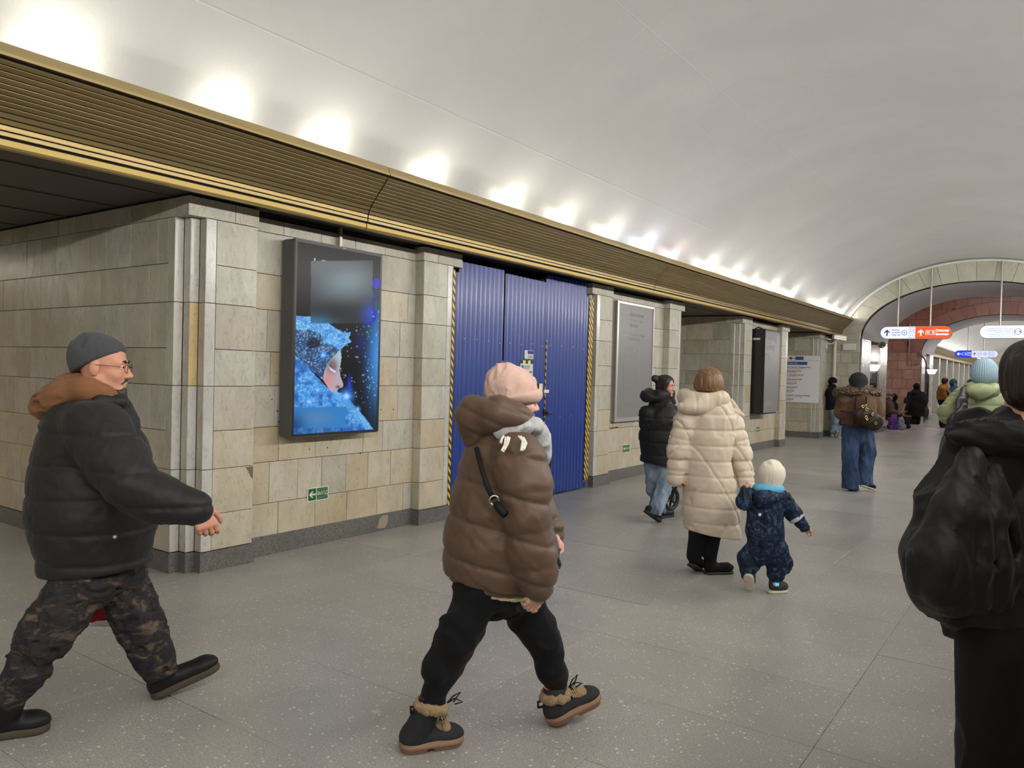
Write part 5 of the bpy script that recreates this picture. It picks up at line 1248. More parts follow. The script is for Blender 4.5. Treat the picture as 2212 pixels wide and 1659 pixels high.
T = Matrix.Translation(-o.location) @ p.root.matrix_basis
def tm(mb): me = mb.mesh(True); me.transform(T); return me
obj('webbing', tm(MB().tube([tuple(x) for x in st], .011, 8)), M_STRAP, o)
obj('webbing', tm(MB().tube([tuple(p.P(1071, 1086, -.24)), tuple(p.P(1080, 1100, -.255)), tuple(p.P(1092, 1112, -.27))], .016, 8)), M_STRAP, o)
rc_ = p.P(1068, 1081, -.245); obj('ring', tm(MB().tube([tuple(rc_+A(.019*math.cos(a), 0, .019*math.sin(a))) for a in np.linspace(0, 2*math.pi, 17)[:-1]], .0042, 8, closed=True)), mat('steel_ring', (.6, .6, .58), .25, .95), o)
M_BLKC = fab('black_cotton', (14, 14, 18), .9, .2, 20, .1)
pt = p.T([(1068, 1235, .165), (1070, 1262, .15)], k=.05)+p.T([(1035, 1270, .112, -.08), (1003, 1340, .090, -.115), (985, 1385, .083, -.13), (955, 1445, .074, -.14), (932, 1512, .056, -.15)], k=.04)
pt += p.T([(1105, 1270, .112, .08), (1150, 1342, .090, .10), (1175, 1390, .078, .11), (1191, 1440, .070, .12), (1197, 1492, .055, .13)], k=.04)
p.part('trousers', pt, .008, M_BLKC, [p.C((890, 1522), (980, 1528), 'above', -.15), p.C((1170, 1502), (1230, 1494), 'above', .13)], folds(.010, 20, 15, (1, 1, 1.0)))
M_FUR = fab('tan_fleece', (150, 126, 96), .98, .25, 60, .3, .9, 200); M_TSOLE = fab('tan_rubber', (138, 108, 88), .6, .12, 30); M_BOOTD = fab('charcoal_suede', (44, 44, 48), .75, .2, 50)
def snowboot(h_, t_, pitch, head, ank=None):
    Bf = basis(head, pitch); u = Bf[2]; f = unit(t_-h_); up, so, cu, cs = boot(h_, t_, Bf, ank, .048, wd=.052, ht=.08, shaft=.165, sr=.056)
    p.part('boot', up, .006, M_BOOTD, cu); so_ = p.part('boot_sole', so, .0055, M_TSOLE, cs, addf(lambda X, Y, Z: .004*np.sin(((X-h_[0])*u[0]+(Y-h_[1])*u[1]+(Z-h_[2])*u[2])*160)), sub=[seg(h_+f*.125-Bf[1]*.08, h_+f*.125+Bf[1]*.08, .017, .017, .01)])
    c = A(*ank)-A(0, 0, .012)
    p.part('boot_cuff', [seg(c+Bf[1]*.052*math.sin(a)+f*.052*math.cos(a)-u*.01*math.cos(a), c+Bf[1]*.052*math.sin(a+.7)+f*.052*math.cos(a+.7)-u*.01*math.cos(a+.7), .022, .022, .012) for a in np.arange(0, 6.3, .7)], .006, M_FUR, disp=folds(.005, 90, 3, (1, 1, 1)))
    p.part('toe_patch', [ellip(t_-f*.085+u*.082, A(.050, .040, .022), .01, np.array([unit(f-u*.42), Bf[1], unit(u+f*.42)]))], .0055, M_FUR)
    for k in range(4):
        a0_, a1_ = A(*ank)+f*.062-A(0, 0, .015), h_+f*.175+u*.098; cc_ = a0_+(a1_-a0_)*(k+.5)/4
        for sd in (-1, 1): MB().tube([tuple(cc_+Bf[1]*.018*sd+u*.006), tuple(cc_+Bf[1]*.042*sd-u*.022+f*.004)], [.006, .0045], 6).obj('eyelet_tab', M_FUR, p.made['boot'])
        MB().tube([tuple(cc_+Bf[1]*.030*s_+u*(.010-.012*abs(s_))) for s_ in (-1, -.4, .4, 1)], .0032, 6).obj('lace', M_STRAP, p.made['boot'])
    lp = A(*ank)+f*.07-A(0, 0, .01)
    for s_ in (-1, 1): MB().tube([tuple(lp), tuple(lp+f*.03+u*.022+Bf[1]*.012*s_), tuple(lp+f*.062+u*(.032 if s_ > 0 else .004)+Bf[1]*.018*s_), tuple(lp+f*.03-u*.004+Bf[1]*.01*s_)], .0034, 6).obj('lace_bow', M_STRAP, p.made['boot'])
    c = A(*ank)-f*.062-A(0, 0, .012); MB().tube([tuple(c), tuple(c-f*.024+A(0, 0, .006)), tuple(c-f*.022-A(0, 0, .02)), tuple(c-A(0, 0, .026))], .006, 6).obj('pull_tab', M_STRAP, p.made['boot'])
hR = p.P(862, 1633, -.15); hR[2] = 0; hh = math.radians(20); snowboot(hR, hR+A(math.cos(hh), math.sin(hh), 0)*.275, 0, hh, p.P(931, 1518, -.15))
hL = p.P(1183, 1574, .12); hL[2] = .002; pth = math.radians(19); hh = math.radians(18); snowboot(hL, hL+A(math.cos(hh)*math.cos(pth), math.sin(hh)*math.cos(pth), math.sin(pth))*.275, pth, hh, p.P(1199, 1496, .13))
# ================================================================== person: woman in the long beige coat
h = math.atan2(.816, .578)                            # heading of people walking down the hall, in the local frame
HD = A(math.cos(h), math.sin(h), 0)
p = Person('woman in a long beige quilted coat walking away holding a toddler by the hand', 6.25, 1535)
BH = basis(h+.1); hc = p.P(1533, 826)
P_, S_, q = headp(hc, BH, .97, face=True)
Pb = P_+p.T([(1530, 870, .06), (1526, 920, .11), (1523, 1000, .11), (1530, 1050, .10)], k=.04)
armL = [(1478, 905, .05, -.03), (1464, 975, .04, -.02), (1459, 1032, .028, .0)]; armR = [(1582, 912, .05, .05), (1600, 980, .04, .02), (1613, 1046, .028, -.05)]
Pb += p.T(armL, k=.03)+p.T(armR, k=.03)
Pb += handp(p.P(1459, 1032, 0), p.P(1466, 1052, .03)-p.P(1459, 1032, 0), A(.7, .6, .2), 1, .92, 1.0)
Pb += handp(p.P(1613, 1046, -.05), p.P(1611, 1062, -.07)-p.P(1613, 1046, -.05), A(-.75, -.3, 0), -1, .9, 1.1)
Pb += p.T([(1515, 1080, .08, -.02), (1507, 1150, .045), (1500, 1192, .03, 0)], k=.03)+p.T([(1552, 1080, .08, .02), (1540, 1150, .045), (1535, 1205, .03, .02)], k=.03)
p.part('body', Pb, .008, SKINP, sub=S_)
M_HBR = hairm('chestnut_hair', (88, 62, 40), (146, 112, 78))
p.part('hair', [ellip(q(-.02, 0, .03), A(.115, .108, .098), .03, BH), ellip(q(-.035, 0, -.035), A(.100, .118, .085), .04, BH)], .007, M_HBR, [p.C((1495, 842), (1568, 850), 'above')], folds(.004, 60, 3, (1, 1, .1)), sub=[ellip(q(.10, 0, -.03), A(.07, .075, .10), .02, BH)])
sq = (HD, .70)
M_BEI = fab('beige_nylon', (205, 190, 172), .6, .06, 14, .2, .15, 200, .35)
Xg, Zg = p.P(1533, 1000)[0], 0
def diam(X, Y, Z):
    u = X*1.0+Y*.35
    a = np.abs(np.mod(u+.62*Z+.09, .37)-.185); b = np.abs(np.mod(u-.62*Z+.02, .37)-.185)
    return .011*(np.exp(-(a/.010)**2)+np.exp(-(b/.010)**2))
jk = p.T([(1530, 873, .13), (1529, 900, .215), (1526, 945, .208), (1522, 985, .195), (1529, 1040, .208), (1535, 1100, .222), (1539, 1165, .232)], k=.05, sq=sq)
aP = dict(k=.035, puff=(.085, .009))
jk += p.T([(1481, 903, .085, -.03), (1465, 972, .077, -.02), (1459, 1032, .060, 0)], **aP)+p.T([(1580, 910, .085, .05), (1599, 978, .077, .02), (1613, 1047, .060, -.05)], **aP)
p.part('coat', jk, .0085, M_BEI, [p.C((1478, 1143), (1597, 1160), 'above')], addf(quilt(.124, .012, .055), diam, folds(.005, 18, 14), folds(.003, 50, 15)), label='quilted coat')
hd_ = []
for sg in (-1, 1): hd_ += chain([(p.P(1521, 866)+HD*-.10+BH[1]*.05*sg, .075), (p.P(1522, 858)+HD*-.03+BH[1]*.14*sg, .066), (p.P(1524, 858)+HD*.08+BH[1]*.13*sg, .045)], k=.05)
hd_ += [ellip(p.P(1505, 880, -.10), A(.155, .085, .062), .05)]
p.part('hood', hd_, .008, M_BEI, disp=addf(folds(.012, 16, 19), lambda X, Y, Z: .005*np.exp(-(np.abs(np.mod(X, .1)-.05)/.008)**2)))
p.part('collar_flap', [seg(p.P(1578, 868, .08), p.P(1606, 898, .06), .030, .008, .02, (HD, .5)), seg(p.P(1570, 880, .06), p.P(1606, 898, .06), .03, .008, .02, (HD, .5))], .006, M_BEI)
M_BOOTB = fab('black_suede', (17, 16, 17), .85, .2, 40)
p.part('leggings', p.T([(1512, 1080, .09), (1507, 1150, .068), (1499, 1200, .06)], k=.02)+p.T([(1550, 1080, .09), (1540, 1150, .068), (1533, 1195, .062)], k=.02), .009, M_BLKC)
a1 = h-.2
hR = p.P(1519, 1247); hR[2] = 0; dR = A(math.cos(a1-.55), math.sin(a1-.55), 0)
up, so, cu, cs = boot(hR, hR+dR*.26, basis(a1-.55), p.P(1536, 1168, .02), .02, wd=.044, sr=.066); p.part('boot', up, .008, M_BOOTB, cu, folds(.003, 40, 2)); p.part('boot_sole', so, .006, M_RUBK, cs)
hL = p.P(1492, 1222, -.05); pt_ = math.radians(-24); dL = A(math.cos(h)*math.cos(pt_), math.sin(h)*math.cos(pt_), math.sin(pt_)); tL = hL+dL*.26
tL[2] = max(tL[2], .0); up, so, cu, cs = boot(hL, tL, basis(h, pt_), p.P(1504, 1168, .0), .02, wd=.043, sr=.064); p.part('boot', up, .008, M_BOOTB, cu, folds(.003, 40, 2)); p.part('boot_sole', so, .006, M_RUBK, cs)

# ================================================================== person: toddler
p = Person('toddler in a white hood and dark blue patterned snowsuit, one hand held', 5.74, 1655)
BH = basis(h-.05); hc = p.P(1668, 1026)
P_, S_, q = headp(hc, BH, .80)
Pb = P_+p.T([(1660, 1068, .055), (1654, 1120, .075), (1655, 1180, .07)], k=.03)+p.T([(1625, 1072, .04), (1607, 1082, .03, -.04), (1611, 1058, .022, -.03)], k=.02)+p.T([(1688, 1078, .04), (1716, 1114, .03), (1738, 1141, .02, -.02)], k=.02)
Pb += handp(p.P(1738, 1141, -.02), A(.75, -.2, -.35), A(-.2, -.6, -.7), 1, .60, 1.1)+handp(p.P(1611, 1062, -.04), A(.05, .05, 1), A(.6, .3, 0), 1, .58, 1.0)
Pb += p.T([(1640, 1190, .05), (1622, 1210, .045, .02), (1614, 1250, .03, -.02)], k=.02)+p.T([(1676, 1190, .05), (1683, 1220, .045, .02), (1674, 1262, .03)], k=.02)
p.part('body', Pb, .007, SKINF, sub=S_)
p.part('hood_cap', [ellip(q(-.008, 0, .024), A(.098, .092, .098), .02, BH), seg(q(-.012, 0, -.02), q(-.03, 0, -.10), .078, .07, .04)], .006, fab('cream_knit', (220, 212, 196), .95, .05, 30, .3), disp=folds(.004, 50, 3, (1, 1, .2)), sub=[ellip(q(.10, 0, -.02), A(.06, .055, .065), .01, BH)])
p.part('collar_lining', [ellip(p.P(1660, 1055, -.015), A(.116, .095, .052), .02)], .006, fab('light_blue_fleece', (104, 178, 216), .95, .08), folds and [p.C((1628, 1062), (1692, 1064), 'above')])
M_TOD = blot('blue_pattern_cloth', [(.40, (20, 27, 46)), (.54, (27, 40, 66)), (.62, (62, 94, 130)), (.68, (26, 36, 58)), (.8, (80, 116, 150))], 20, .6, (1, 1, 1), 1.2)
su = p.T([(1660, 1070, .098), (1653, 1105, .120), (1652, 1145, .128), (1655, 1185, .125)], k=.04)
su += p.T([(1628, 1072, .062), (1608, 1084, .055, -.04), (1611, 1062, .045, -.03)], k=.03)+p.T([(1690, 1076, .065), (1716, 1112, .055), (1738, 1140, .040, -.02)], k=.03)
su += p.T([(1638, 1188, .092), (1620, 1208, .086, .02), (1616, 1232, .062, -.01)], k=.03)+p.T([(1674, 1188, .095), (1684, 1216, .088, .02), (1676, 1240, .064)], k=.03)
p.part('snowsuit', su, .0065, M_TOD, disp=folds(.009, 30, 6), sub=[])
p.part('suit_hood', [ellip(p.P(1656, 1074, -.09), A(.105, .06, .055), .03), ellip(p.P(1652, 1086, -.10), A(.075, .045, .045), .03)], .0065, M_TOD, disp=folds(.006, 34, 8))
p.part('reflective_band', [seg(p.P(1717, 1114, 0), p.P(1722, 1120, -.004), .064, .063, .004)], .005, fab('silver_tape', (190, 190, 188), .35), [p.C((1704, 1124), (1723, 1108), 'below'), p.C((1708, 1131), (1730, 1113), 'above')])
sph(p.P(1641, 1112, -.155), .012, 8).obj('zip_toggle', M_WHITE, p.root, smooth=True)
MB().tube([tuple(p.P(1694, 1062, -.02)), tuple(p.P(1702, 1072, -.05)), tuple(p.P(1706, 1080, -.06))], .012, 8).obj('hood_strap', M_STRAP, p.root, smooth=True)
M_TSH = fab('grey_shoe_fabric', (62, 62, 60), .8); M_TSO = fab('cream_rubber', (206, 200, 182), .6, .05)
hR = p.P(1657, 1282); hR[2] = 0; a_ = h-.75; up, so, cu, cs = boot(hR, hR+A(math.cos(a_), math.sin(a_), 0)*.165, basis(a_), p.P(1673, 1248, .02), .022, wd=.034, sr=.042); p.part('shoe', up, .006, M_TSH, cu); p.part('shoe_sole', so, .005, M_TSO, cs)
MB().box(-.012, .012, -.012, .012, -.01, .01).obj('blue_reflector', emis('blue_glint', lin((90, 190, 230)), .5), p.root, tuple(p.P(1678, 1262, -.04)))  # the reflector's glint is a glow set in its own material
a_ = h+.1; pt_ = math.radians(-58); dL = A(math.cos(a_)*math.cos(pt_), math.sin(a_)*math.cos(pt_), math.sin(pt_)); tL = p.P(1620, 1283, 0); tL[2] = max(tL[2], .01); hL = tL-dL*.165
up, so, cu, cs = boot(hL, tL, basis(a_, pt_), p.P(1613, 1243, .03), .022, wd=.034, sr=.042); p.part('shoe', up, .006, M_TSH, cu); p.part('shoe_sole', so, .005, M_TSO, cs)

# ================================================================== person: dark-haired woman in the black coat, with a pushchair
p = Person('dark-haired woman in a black quilted coat and light jeans looking back over her shoulder', 8.5, 1425)
BH = basis(math.radians(-36), -.05); hc = p.P(1439, 834)
P_, S_, q = headp(hc, BH, .90)
Pb = P_+p.T([(1428, 872, .06), (1424, 920, .10), (1422, 960, .10), (1424, 985, .09)], k=.04)+p.T([(1452, 890, .05, .03), (1466, 935, .04, .16), (1470, 960, .03, .36)], k=.03)+p.T([(1398, 892, .05, -.03), (1400, 945, .04, .08), (1418, 965, .03, .30)], k=.03)
Pb += p.T([(1411, 1000, .06), (1411, 1055, .04, .06), (1428, 1100, .03, .1)], k=.03)+p.T([(1430, 1000, .065, .0), (1434, 1052, .045, -.02), (1414, 1104, .033, -.22)], k=.03)
Pb += handp(p.P(1470, 960, .36), A(.5, .8, -.1), A(0, 0, -1), 1, .9, .9)+handp(p.P(1418, 965, .30), A(.5, .8, -.1), A(0, 0, -1), -1, .9, .9)
p.part('body', Pb, .0065, SKINP, sub=S_)
eyes(p, q, BH, .90); M_HDK = hairm('black_brown_hair', (30, 24, 24), (52, 42, 40)); brows(p, q, M_HDK, .85)
p.part('lips', [seg(q(.086, -.017, -.0745), q(.086, .017, -.0745), .0065, .0065, .004)], .004, mat('lip_colour', lin((160, 84, 84)), .4))
p.part('hair', [ellip(q(-.020, 0, .035), A(.106, .090, .094), .02, BH), ellip(q(-.05, 0, -.03), A(.07, .084, .07), .03, BH)]+[seg(q(.035, .076*i, .05), q(.012, .088*i, -.09), .020, .012, .02) for i in (-1, 1)]+[ellip(p.P(1416, 818, .02), A(.045, .045, .042), .02)], .0065, M_HDK,
       disp=folds(.004, 70, 3, (1, 1, .2)), sub=[ellip(q(.100, 0, -.016), A(.085, .066, .088), .010, BH)])
M_BLKN = fab('black_puffer', (14, 15, 19), .6, .2, 18, .15, .15, 200, .35)
jk = p.T([(1427, 878, .13), (1425, 905, .19), (1423, 950, .197), (1420, 1002, .192)], k=.05, sq=(HD, .75))+p.T([(1452, 890, .085, .03), (1466, 935, .075, .16), (1470, 960, .06, .36)], k=.04, puff=(.09, .010))+p.T([(1398, 892, .085, -.03), (1400, 945, .075, .08), (1418, 965, .06, .30)], k=.04, puff=(.09, .010))
p.part('jacket', jk, .0095, M_BLKN, [p.C((1384, 997), (1450, 1007), 'above')], addf(quilt(.135, .013, .05), folds(.006, 18, 4), folds(.003, 45, 6)))
hd_ = []
for sg in (-1, 1): hd_ += chain([(p.P(1416, 855)-HD*.08+A(.06*sg, 0, 0), .075), (p.P(1422, 850)+A(.11*sg, 0, 0)+HD*.02, .062), (p.P(1428, 860)+HD*.08+A(.10*sg, 0, -.05), .036)], k=.05)
p.part('hood', hd_, .009, M_BLKN, disp=folds(.010, 20, 5))
MB().tube([tuple(p.P(1446, 942, -.17)), tuple(p.P(1453, 951, -.165))], .006, 6).obj('zip_pull', mat('zip_silver', (.7, .7, .68), .3, .9), p.root)
M_JEANL = blot('light_denim', [(.3, (96, 112, 130)), (.5, (124, 140, 158)), (.7, (150, 164, 178))], 7, .85, (1, 1, .6))
p.part('jeans', p.T([(1411, 1000, .10, .02), (1410, 1055, .075, .06), (1427, 1102, .062, .1)], k=.02)+p.T([(1432, 1000, .115, .0), (1433, 1052, .092, -.02), (1415, 1104, .080, -.2)], k=.02), .008, M_JEANL, [p.C((1395, 1100), (1440, 1112), 'above')], folds(.010, 26, 7))
hB = p.P(1392, 1112, -.24); pt_ = math.radians(-30); a_ = h-.35; dB = A(math.cos(a_)*math.cos(pt_), math.sin(a_)*math.cos(pt_), math.sin(pt_)); tB = hB+dB*.27; hB[2] -= min(0, tB[2]-.0); tB = hB+dB*.27
up, so, cu, cs = boot(hB, tB, basis(a_, pt_), p.P(1413, 1100, -.2), .025, wd=.043, sr=.05); p.part('boot', up, .007, M_SHOED, cu); p.part('boot_sole', so, .006, M_RUBK, cs)
hF = p.P(1420, 1114, .12); hF[2] = 0; up, so, cu, cs = boot(hF, hF+A(math.cos(h-.3), math.sin(h-.3), 0)*.26, basis(h-.3), p.P(1428, 1098, .12), .025, wd=.043, sr=.05); p.part('boot', up, .007, M_SHOED, cu); p.part('boot_sole', so, .006, M_RUBK, cs)
# pushchair in front of her, almost hidden by the beige coat
w0 = fbase = p.root.matrix_basis @ Vector(p.P(1449, 1105, .62)); w0 = Vector((w0.x, w0.y, 0))
pc = thing('pushchair', 'black pushchair wheel and frame showing between the two women', 'pushchair', tuple(w0), YAW)
yd = h; fx = Vector((math.cos(yd), math.sin(yd), 0)); lx = Vector((-math.sin(yd), math.cos(yd), 0)); up_ = Vector((0, 0, 1))
def wheel(c, R, parent, tilt=.25):
    f_ = (fx*math.cos(tilt)-lx*math.sin(tilt)).normalized(); l_ = f_.cross(up_); c = Vector(c)
    MB().tube([c+f_*R*math.cos(a)+up_*R*math.sin(a) for a in np.linspace(0, 2*math.pi, 29)[:-1]], .024, 10, closed=True).obj('tyre', M_RUBK, parent, smooth=True)
    MB().tube([c-l_*.03, c+l_*.03], .026, 12).obj('wheel_hub', M_BLACKP, parent)
    for k in range(6):
        a = k*math.pi/3+.3; MB().tube([c+(f_*math.cos(a)+up_*math.sin(a))*.02, c+(f_*math.cos(a)+up_*math.sin(a))*(R-.02)], [.016, .011], 8).obj('spoke', M_BLACKP, parent)
wheel((0, 0, .145), .12, pc); wheel((lx*-.52)+up_*.145, .12, pc)
wheel((fx*.62-lx*.08)+up_*.11, .085, pc); wheel((fx*.62-lx*.44)+up_*.11, .085, pc)
for s_ in (0, -.52):
    b_ = lx*s_; MB().tube([b_+up_*.145, b_+fx*.04-lx*.05*(1 if s_ == 0 else -1)+up_*.30, b_+fx*.1+up_*.36, b_+fx*.62+up_*.12], .015, 8).obj('frame_tube', M_BLACKP, pc)
    MB().tube([b_+fx*.05+up_*.33, b_+fx*.0-lx*.03+up_*.52, b_-fx*.16+up_*.98], .014, 8).obj('handle_tube', M_BLACKP, pc)
MB().tube([-fx*.16+up_*.98, -fx*.16-lx*.52+up_*.98], .017, 10).obj('handlebar', M_RUBK, pc)
obj('seat', sdf_mesh([rbox(tuple(fx*.28-lx*.26+up_*.55), (.16, .20, .05), .04, np.array([fx, lx, up_])), rbox(tuple(fx*.08-lx*.26+up_*.78), (.05, .20, .24), .04, np.array([fx, lx, up_]))], .012), fab('black_canvas', (26, 26, 28), .9), pc)

# ================================================================== person: fur-collared jacket and blue jeans
p = Person('person in a brown jacket with a fur collar and flared blue jeans walking away', 11.15, 1852)
BH = basis(h+.3, -.25); hc = p.P(1854, 826, .02)
P_, S_, q = headp(hc, BH, .95, face=False)
Pb = P_+p.T([(1853, 850, .06), (1853, 880, .11), (1853, 920, .11)], k=.04)+p.T([(1818, 862, .05), (1815, 890, .04, .05), (1830, 905, .03, .16)], k=.03)+p.T([(1890, 862, .05), (1896, 890, .04, .05), (1885, 905, .03, .16)], k=.03)+p.T([(1838, 925, .075), (1837, 990, .05), (1840, 1056, .035)], k=.03)+p.T([(1868, 925, .075), (1873, 985, .05, .05), (1868, 1046, .035, .0)], k=.03)
p.part('body', Pb, .010, SKIN, sub=S_)
p.part('cap', [ellip(q(-.01, 0, .03), A(.12, .128, .115), .02, BH), seg(q(-.03, 0, -.03), q(-.04, 0, -.10), .105, .085, .04)], .008, fab('charcoal_knit', (44, 44, 48), .95, .15, 60), disp=folds(.004, 40, 3))
p.part('fur_collar', [ellip(p.P(1852, 847, -.02), A(.33, .17, .085), .03), ellip(p.P(1815, 850, .02), A(.10, .12, .08), .05), ellip(p.P(1890, 850, .02), A(.10, .12, .08), .05)], .009, hairm('brown_fur', (48, 36, 28), (104, 84, 66)), disp=addf(folds(.012, 90, 5, (1, 1, 1)), folds(.009, 50, 7, (1, 1, 1))))
M_SUEDE = fab('brown_suede', (96, 72, 54), .85, .2, 9, .2); M_DKBR = fab('dark_brown_leather', (46, 33, 27), .5, .2, 14, 0, .3)
jk = p.T([(1853, 858, .22), (1853, 885, .235), (1855, 918, .235)], k=.05, sq=(HD, .72))+p.T([(1822, 862, .105, .0), (1818, 890, .095, .05), (1832, 908, .08, .14)], k=.04)+p.T([(1886, 862, .105), (1894, 890, .10, .05), (1884, 908, .08, .14)], k=.04)
p.part('jacket', jk, .010, M_SUEDE, [p.C((1810, 917), (1900, 922), 'above')], folds(.012, 14, 9))
def back(x, y, off=.012):
    """point on the back of the jacket seen at x, y"""
    return p.P(x, y, -.185+off)
for pts in (((1851, 858), (1848, 880), (1847, 900), (1845, 918)), ((1815, 888), (1835, 890), (1850, 886), (1880, 884)), ((1814, 917), (1845, 921), (1880, 923), (1900, 921)), ((1822, 894), (1816, 905), (1813, 917))):
    MB().tube([tuple(back(a, b, .045*abs(a-1855)/45)) for a, b in pts], .014, 8).obj('leather_trim', M_DKBR, p.root, smooth=True)
M_JEANB = blot('blue_denim', [(.3, (40, 54, 84)), (.5, (58, 76, 108)), (.72, (84, 102, 134))], 6, .85, (1, 1, .5))
p.part('jeans', p.T([(1853, 918, .19), (1853, 935, .18)], k=.05, sq=(HD, .75))+p.T([(1838, 930, .13), (1837, 985, .112), (1837, 1056, .122)], k=.03, sq=(HD, .85))+p.T([(1868, 930, .13), (1874, 978, .112, .03), (1868, 1010, .105, .03), (1868, 1050, .108, .0)], k=.03, sq=(HD, .85)), .010, M_JEANB, [p.C((1815, 1055), (1854, 1056), 'above'), ] , folds(.011, 15, 10), sub=[rbox(p.P(1868, 1060, 0), (.125, .3, .085), .01)])
hL = p.P(1840, 1066, -.07); hL[2] = 0; up, so, cu, cs = boot(hL, hL+HD*.25, basis(h), p.P(1840, 1048), .022, wd=.055, sr=.05); p.part('shoe', up, .009, M_SHOED, cu); p.part('shoe_sole', so, .007, M_RUBK, cs)
hR = p.P(1860, 1050, -.06); a_ = h-.6; pt_ = math.radians(-16); dR = A(math.cos(a_)*math.cos(pt_), math.sin(a_)*math.cos(pt_), math.sin(pt_)); up, so, cu, cs = boot(hR, hR+dR*.26, basis(a_, pt_), p.P(1868, 1036), .022, wd=.046, sr=.05); p.part('shoe', up, .009, M_SHOED, cu); p.part('shoe_sole', so, .007, M_TSO, cs)
def attach(name, label, cat, p, ref):
    t = thing(name, label, cat, tuple(p.root.matrix_basis @ Vector(ref))); return t, Matrix.Translation(-t.location) @ p.root.matrix_basis
t, T = attach('handbag', 'dark brown slouchy leather handbag with brass rings on the fur-collared back', 'bag', p, p.P(1874, 905, -.32))
def tmb(nm, me, m): me.transform(T); return obj(nm, me, m, t)
tmb('bag_body', sdf_mesh([ellip(p.P(1874, 903, -.31), A(.20, .085, .115), .03, basis(0, -.35)), ellip(p.P(1888, 912, -.30), A(.12, .08, .12), .05), ellip(p.P(1862, 895, -.30), A(.13, .075, .09), .05)], .009, disp=folds(.012, 24, 4)), M_DKBR)
for a, b in (((1872, 857), (1871, 884)), ((1899, 906), (1880, 892))): tmb('bag_strap', MB().tube([tuple(p.P(*a, -.22)), tuple(p.P((a[0]+b[0])/2, (a[1]+b[1])/2, -.29)), tuple(p.P(*b, -.36))], .013, 8).mesh(True), M_DKBR)
M_BRS = mat('brass_ring', (.75, .6, .3), .25, .95)
for a in ((1871, 877), (1864, 878), (1872, 884), (1885, 895), (1873, 905), (1892, 914), (1871, 901)): c_ = p.P(*a, -.40); tmb('brass_ring', MB().tube([tuple(c_+A(.016*math.cos(k), 0, .016*math.sin(k))) for k in np.linspace(0, 6.283, 11)[:-1]], .006, 6, closed=True).mesh(True), M_BRS)
# ================================================================== person: black-clad passer-by in the right foreground
p = Person('dark-haired person in a loose black hooded jacket seen from behind in the right foreground', 2.5, 2225)
BH = basis(h+.06, -.02); hc = p.P(2234, 822)
P_, S_, q = headp(hc, BH, 1.0)
Pb = P_+p.T([(2225, 900, .066), (2225, 960, .11), (2222, 1100, .12), (2222, 1240, .11)], k=.05)
aL = [(2112, 985, .07, -.03), (2018, 1215, .05, -.10), (2052, 1305, .04, .06)]; aR = [(2335, 985, .07, .08), (2400, 1215, .05, .08), (2370, 1320, .04, .2)]
Pb += p.T(aL, k=.03)+p.T(aR, k=.03)+handp(p.P(2052, 1305, .06), A(.6, .7, -.4), A(.5, -.7, 0), -1, 1, .8)+handp(p.P(2370, 1320, .2), A(-.5, .8, -.4), A(-.7, -.6, 0), 1, 1, .8)
Pb += p.T([(2175, 1360, .075, .0), (2137, 1660, .06, .05), (2125, 1960, .045, -.06)], k=.03)+p.T([(2270, 1360, .075, .02), (2275, 1660, .06, .12), (2275, 1940, .045, .18)], k=.03)
p.part('body', Pb, .006, SKINT, sub=S_)
eyes(p, q, BH)
M_HBK = hairm('black_hair', (22, 18, 17), (58, 46, 40))
p.part('hair', [ellip(q(-.024, 0, .040), A(.116, .098, .098), .02, BH), ellip(q(-.045, 0, -.035), A(.082, .085, .075), .05, BH), seg(q(-.075, 0, -.05), q(-.078, 0, -.085), .048, .030, .04)], .006, M_HBK, disp=folds(.004, 60, 3, (1, 1, .15)),
       sub=[ellip(q(.085, 0, -.05), A(.085, .085, .095), .012, BH), ellip(q(.005, .10, -.055), A(.04, .03, .05), .01, BH), ellip(q(.005, -.10, -.055), A(.04, .03, .05), .01, BH)])
M_JKF = fab('black_shell_cloth', (19, 19, 20), .62, .15, 16, .2, .2, 260, .4)
sq = (HD, .68)
wr = folds(.016, 9, 33, (1.2, 1, .35)); wr2 = folds(.007, 24, 35, (1.2, 1, .5))
jk = p.T([(2225, 930, .085), (2223, 985, .15), (2222, 1075, .225), (2222, 1160, .25), (2222, 1260, .26), (2222, 1385, .245)], k=.07, sq=sq)+chain([(p.P(2118, 985, -.03), .095), (p.P(2225, 955), .10), (p.P(2330, 985, .08), .095)], k=.05)
jk += p.T([(2112, 985, .105, -.03), (2060, 1100, .105, -.07), (2018, 1205, .105, -.10), (2015, 1255, .085, -.08), (2050, 1300, .075, .04)], k=.05)+p.T([(2335, 985, .105, .08), (2400, 1215, .10, .08), (2370, 1310, .07, .2)], k=.06)
p.part('jacket', jk, .0085, M_JKF, [p.C((2050, 1395), (2300, 1405), 'above')], addf(wr, wr2))
def ridge(nm, pts, r, m=M_JKF, vox=.008, **kw): p.part(nm, p.T([(a, b, r_, yo) for a, b, r_, yo in pts], k=.03), vox, m, **kw)
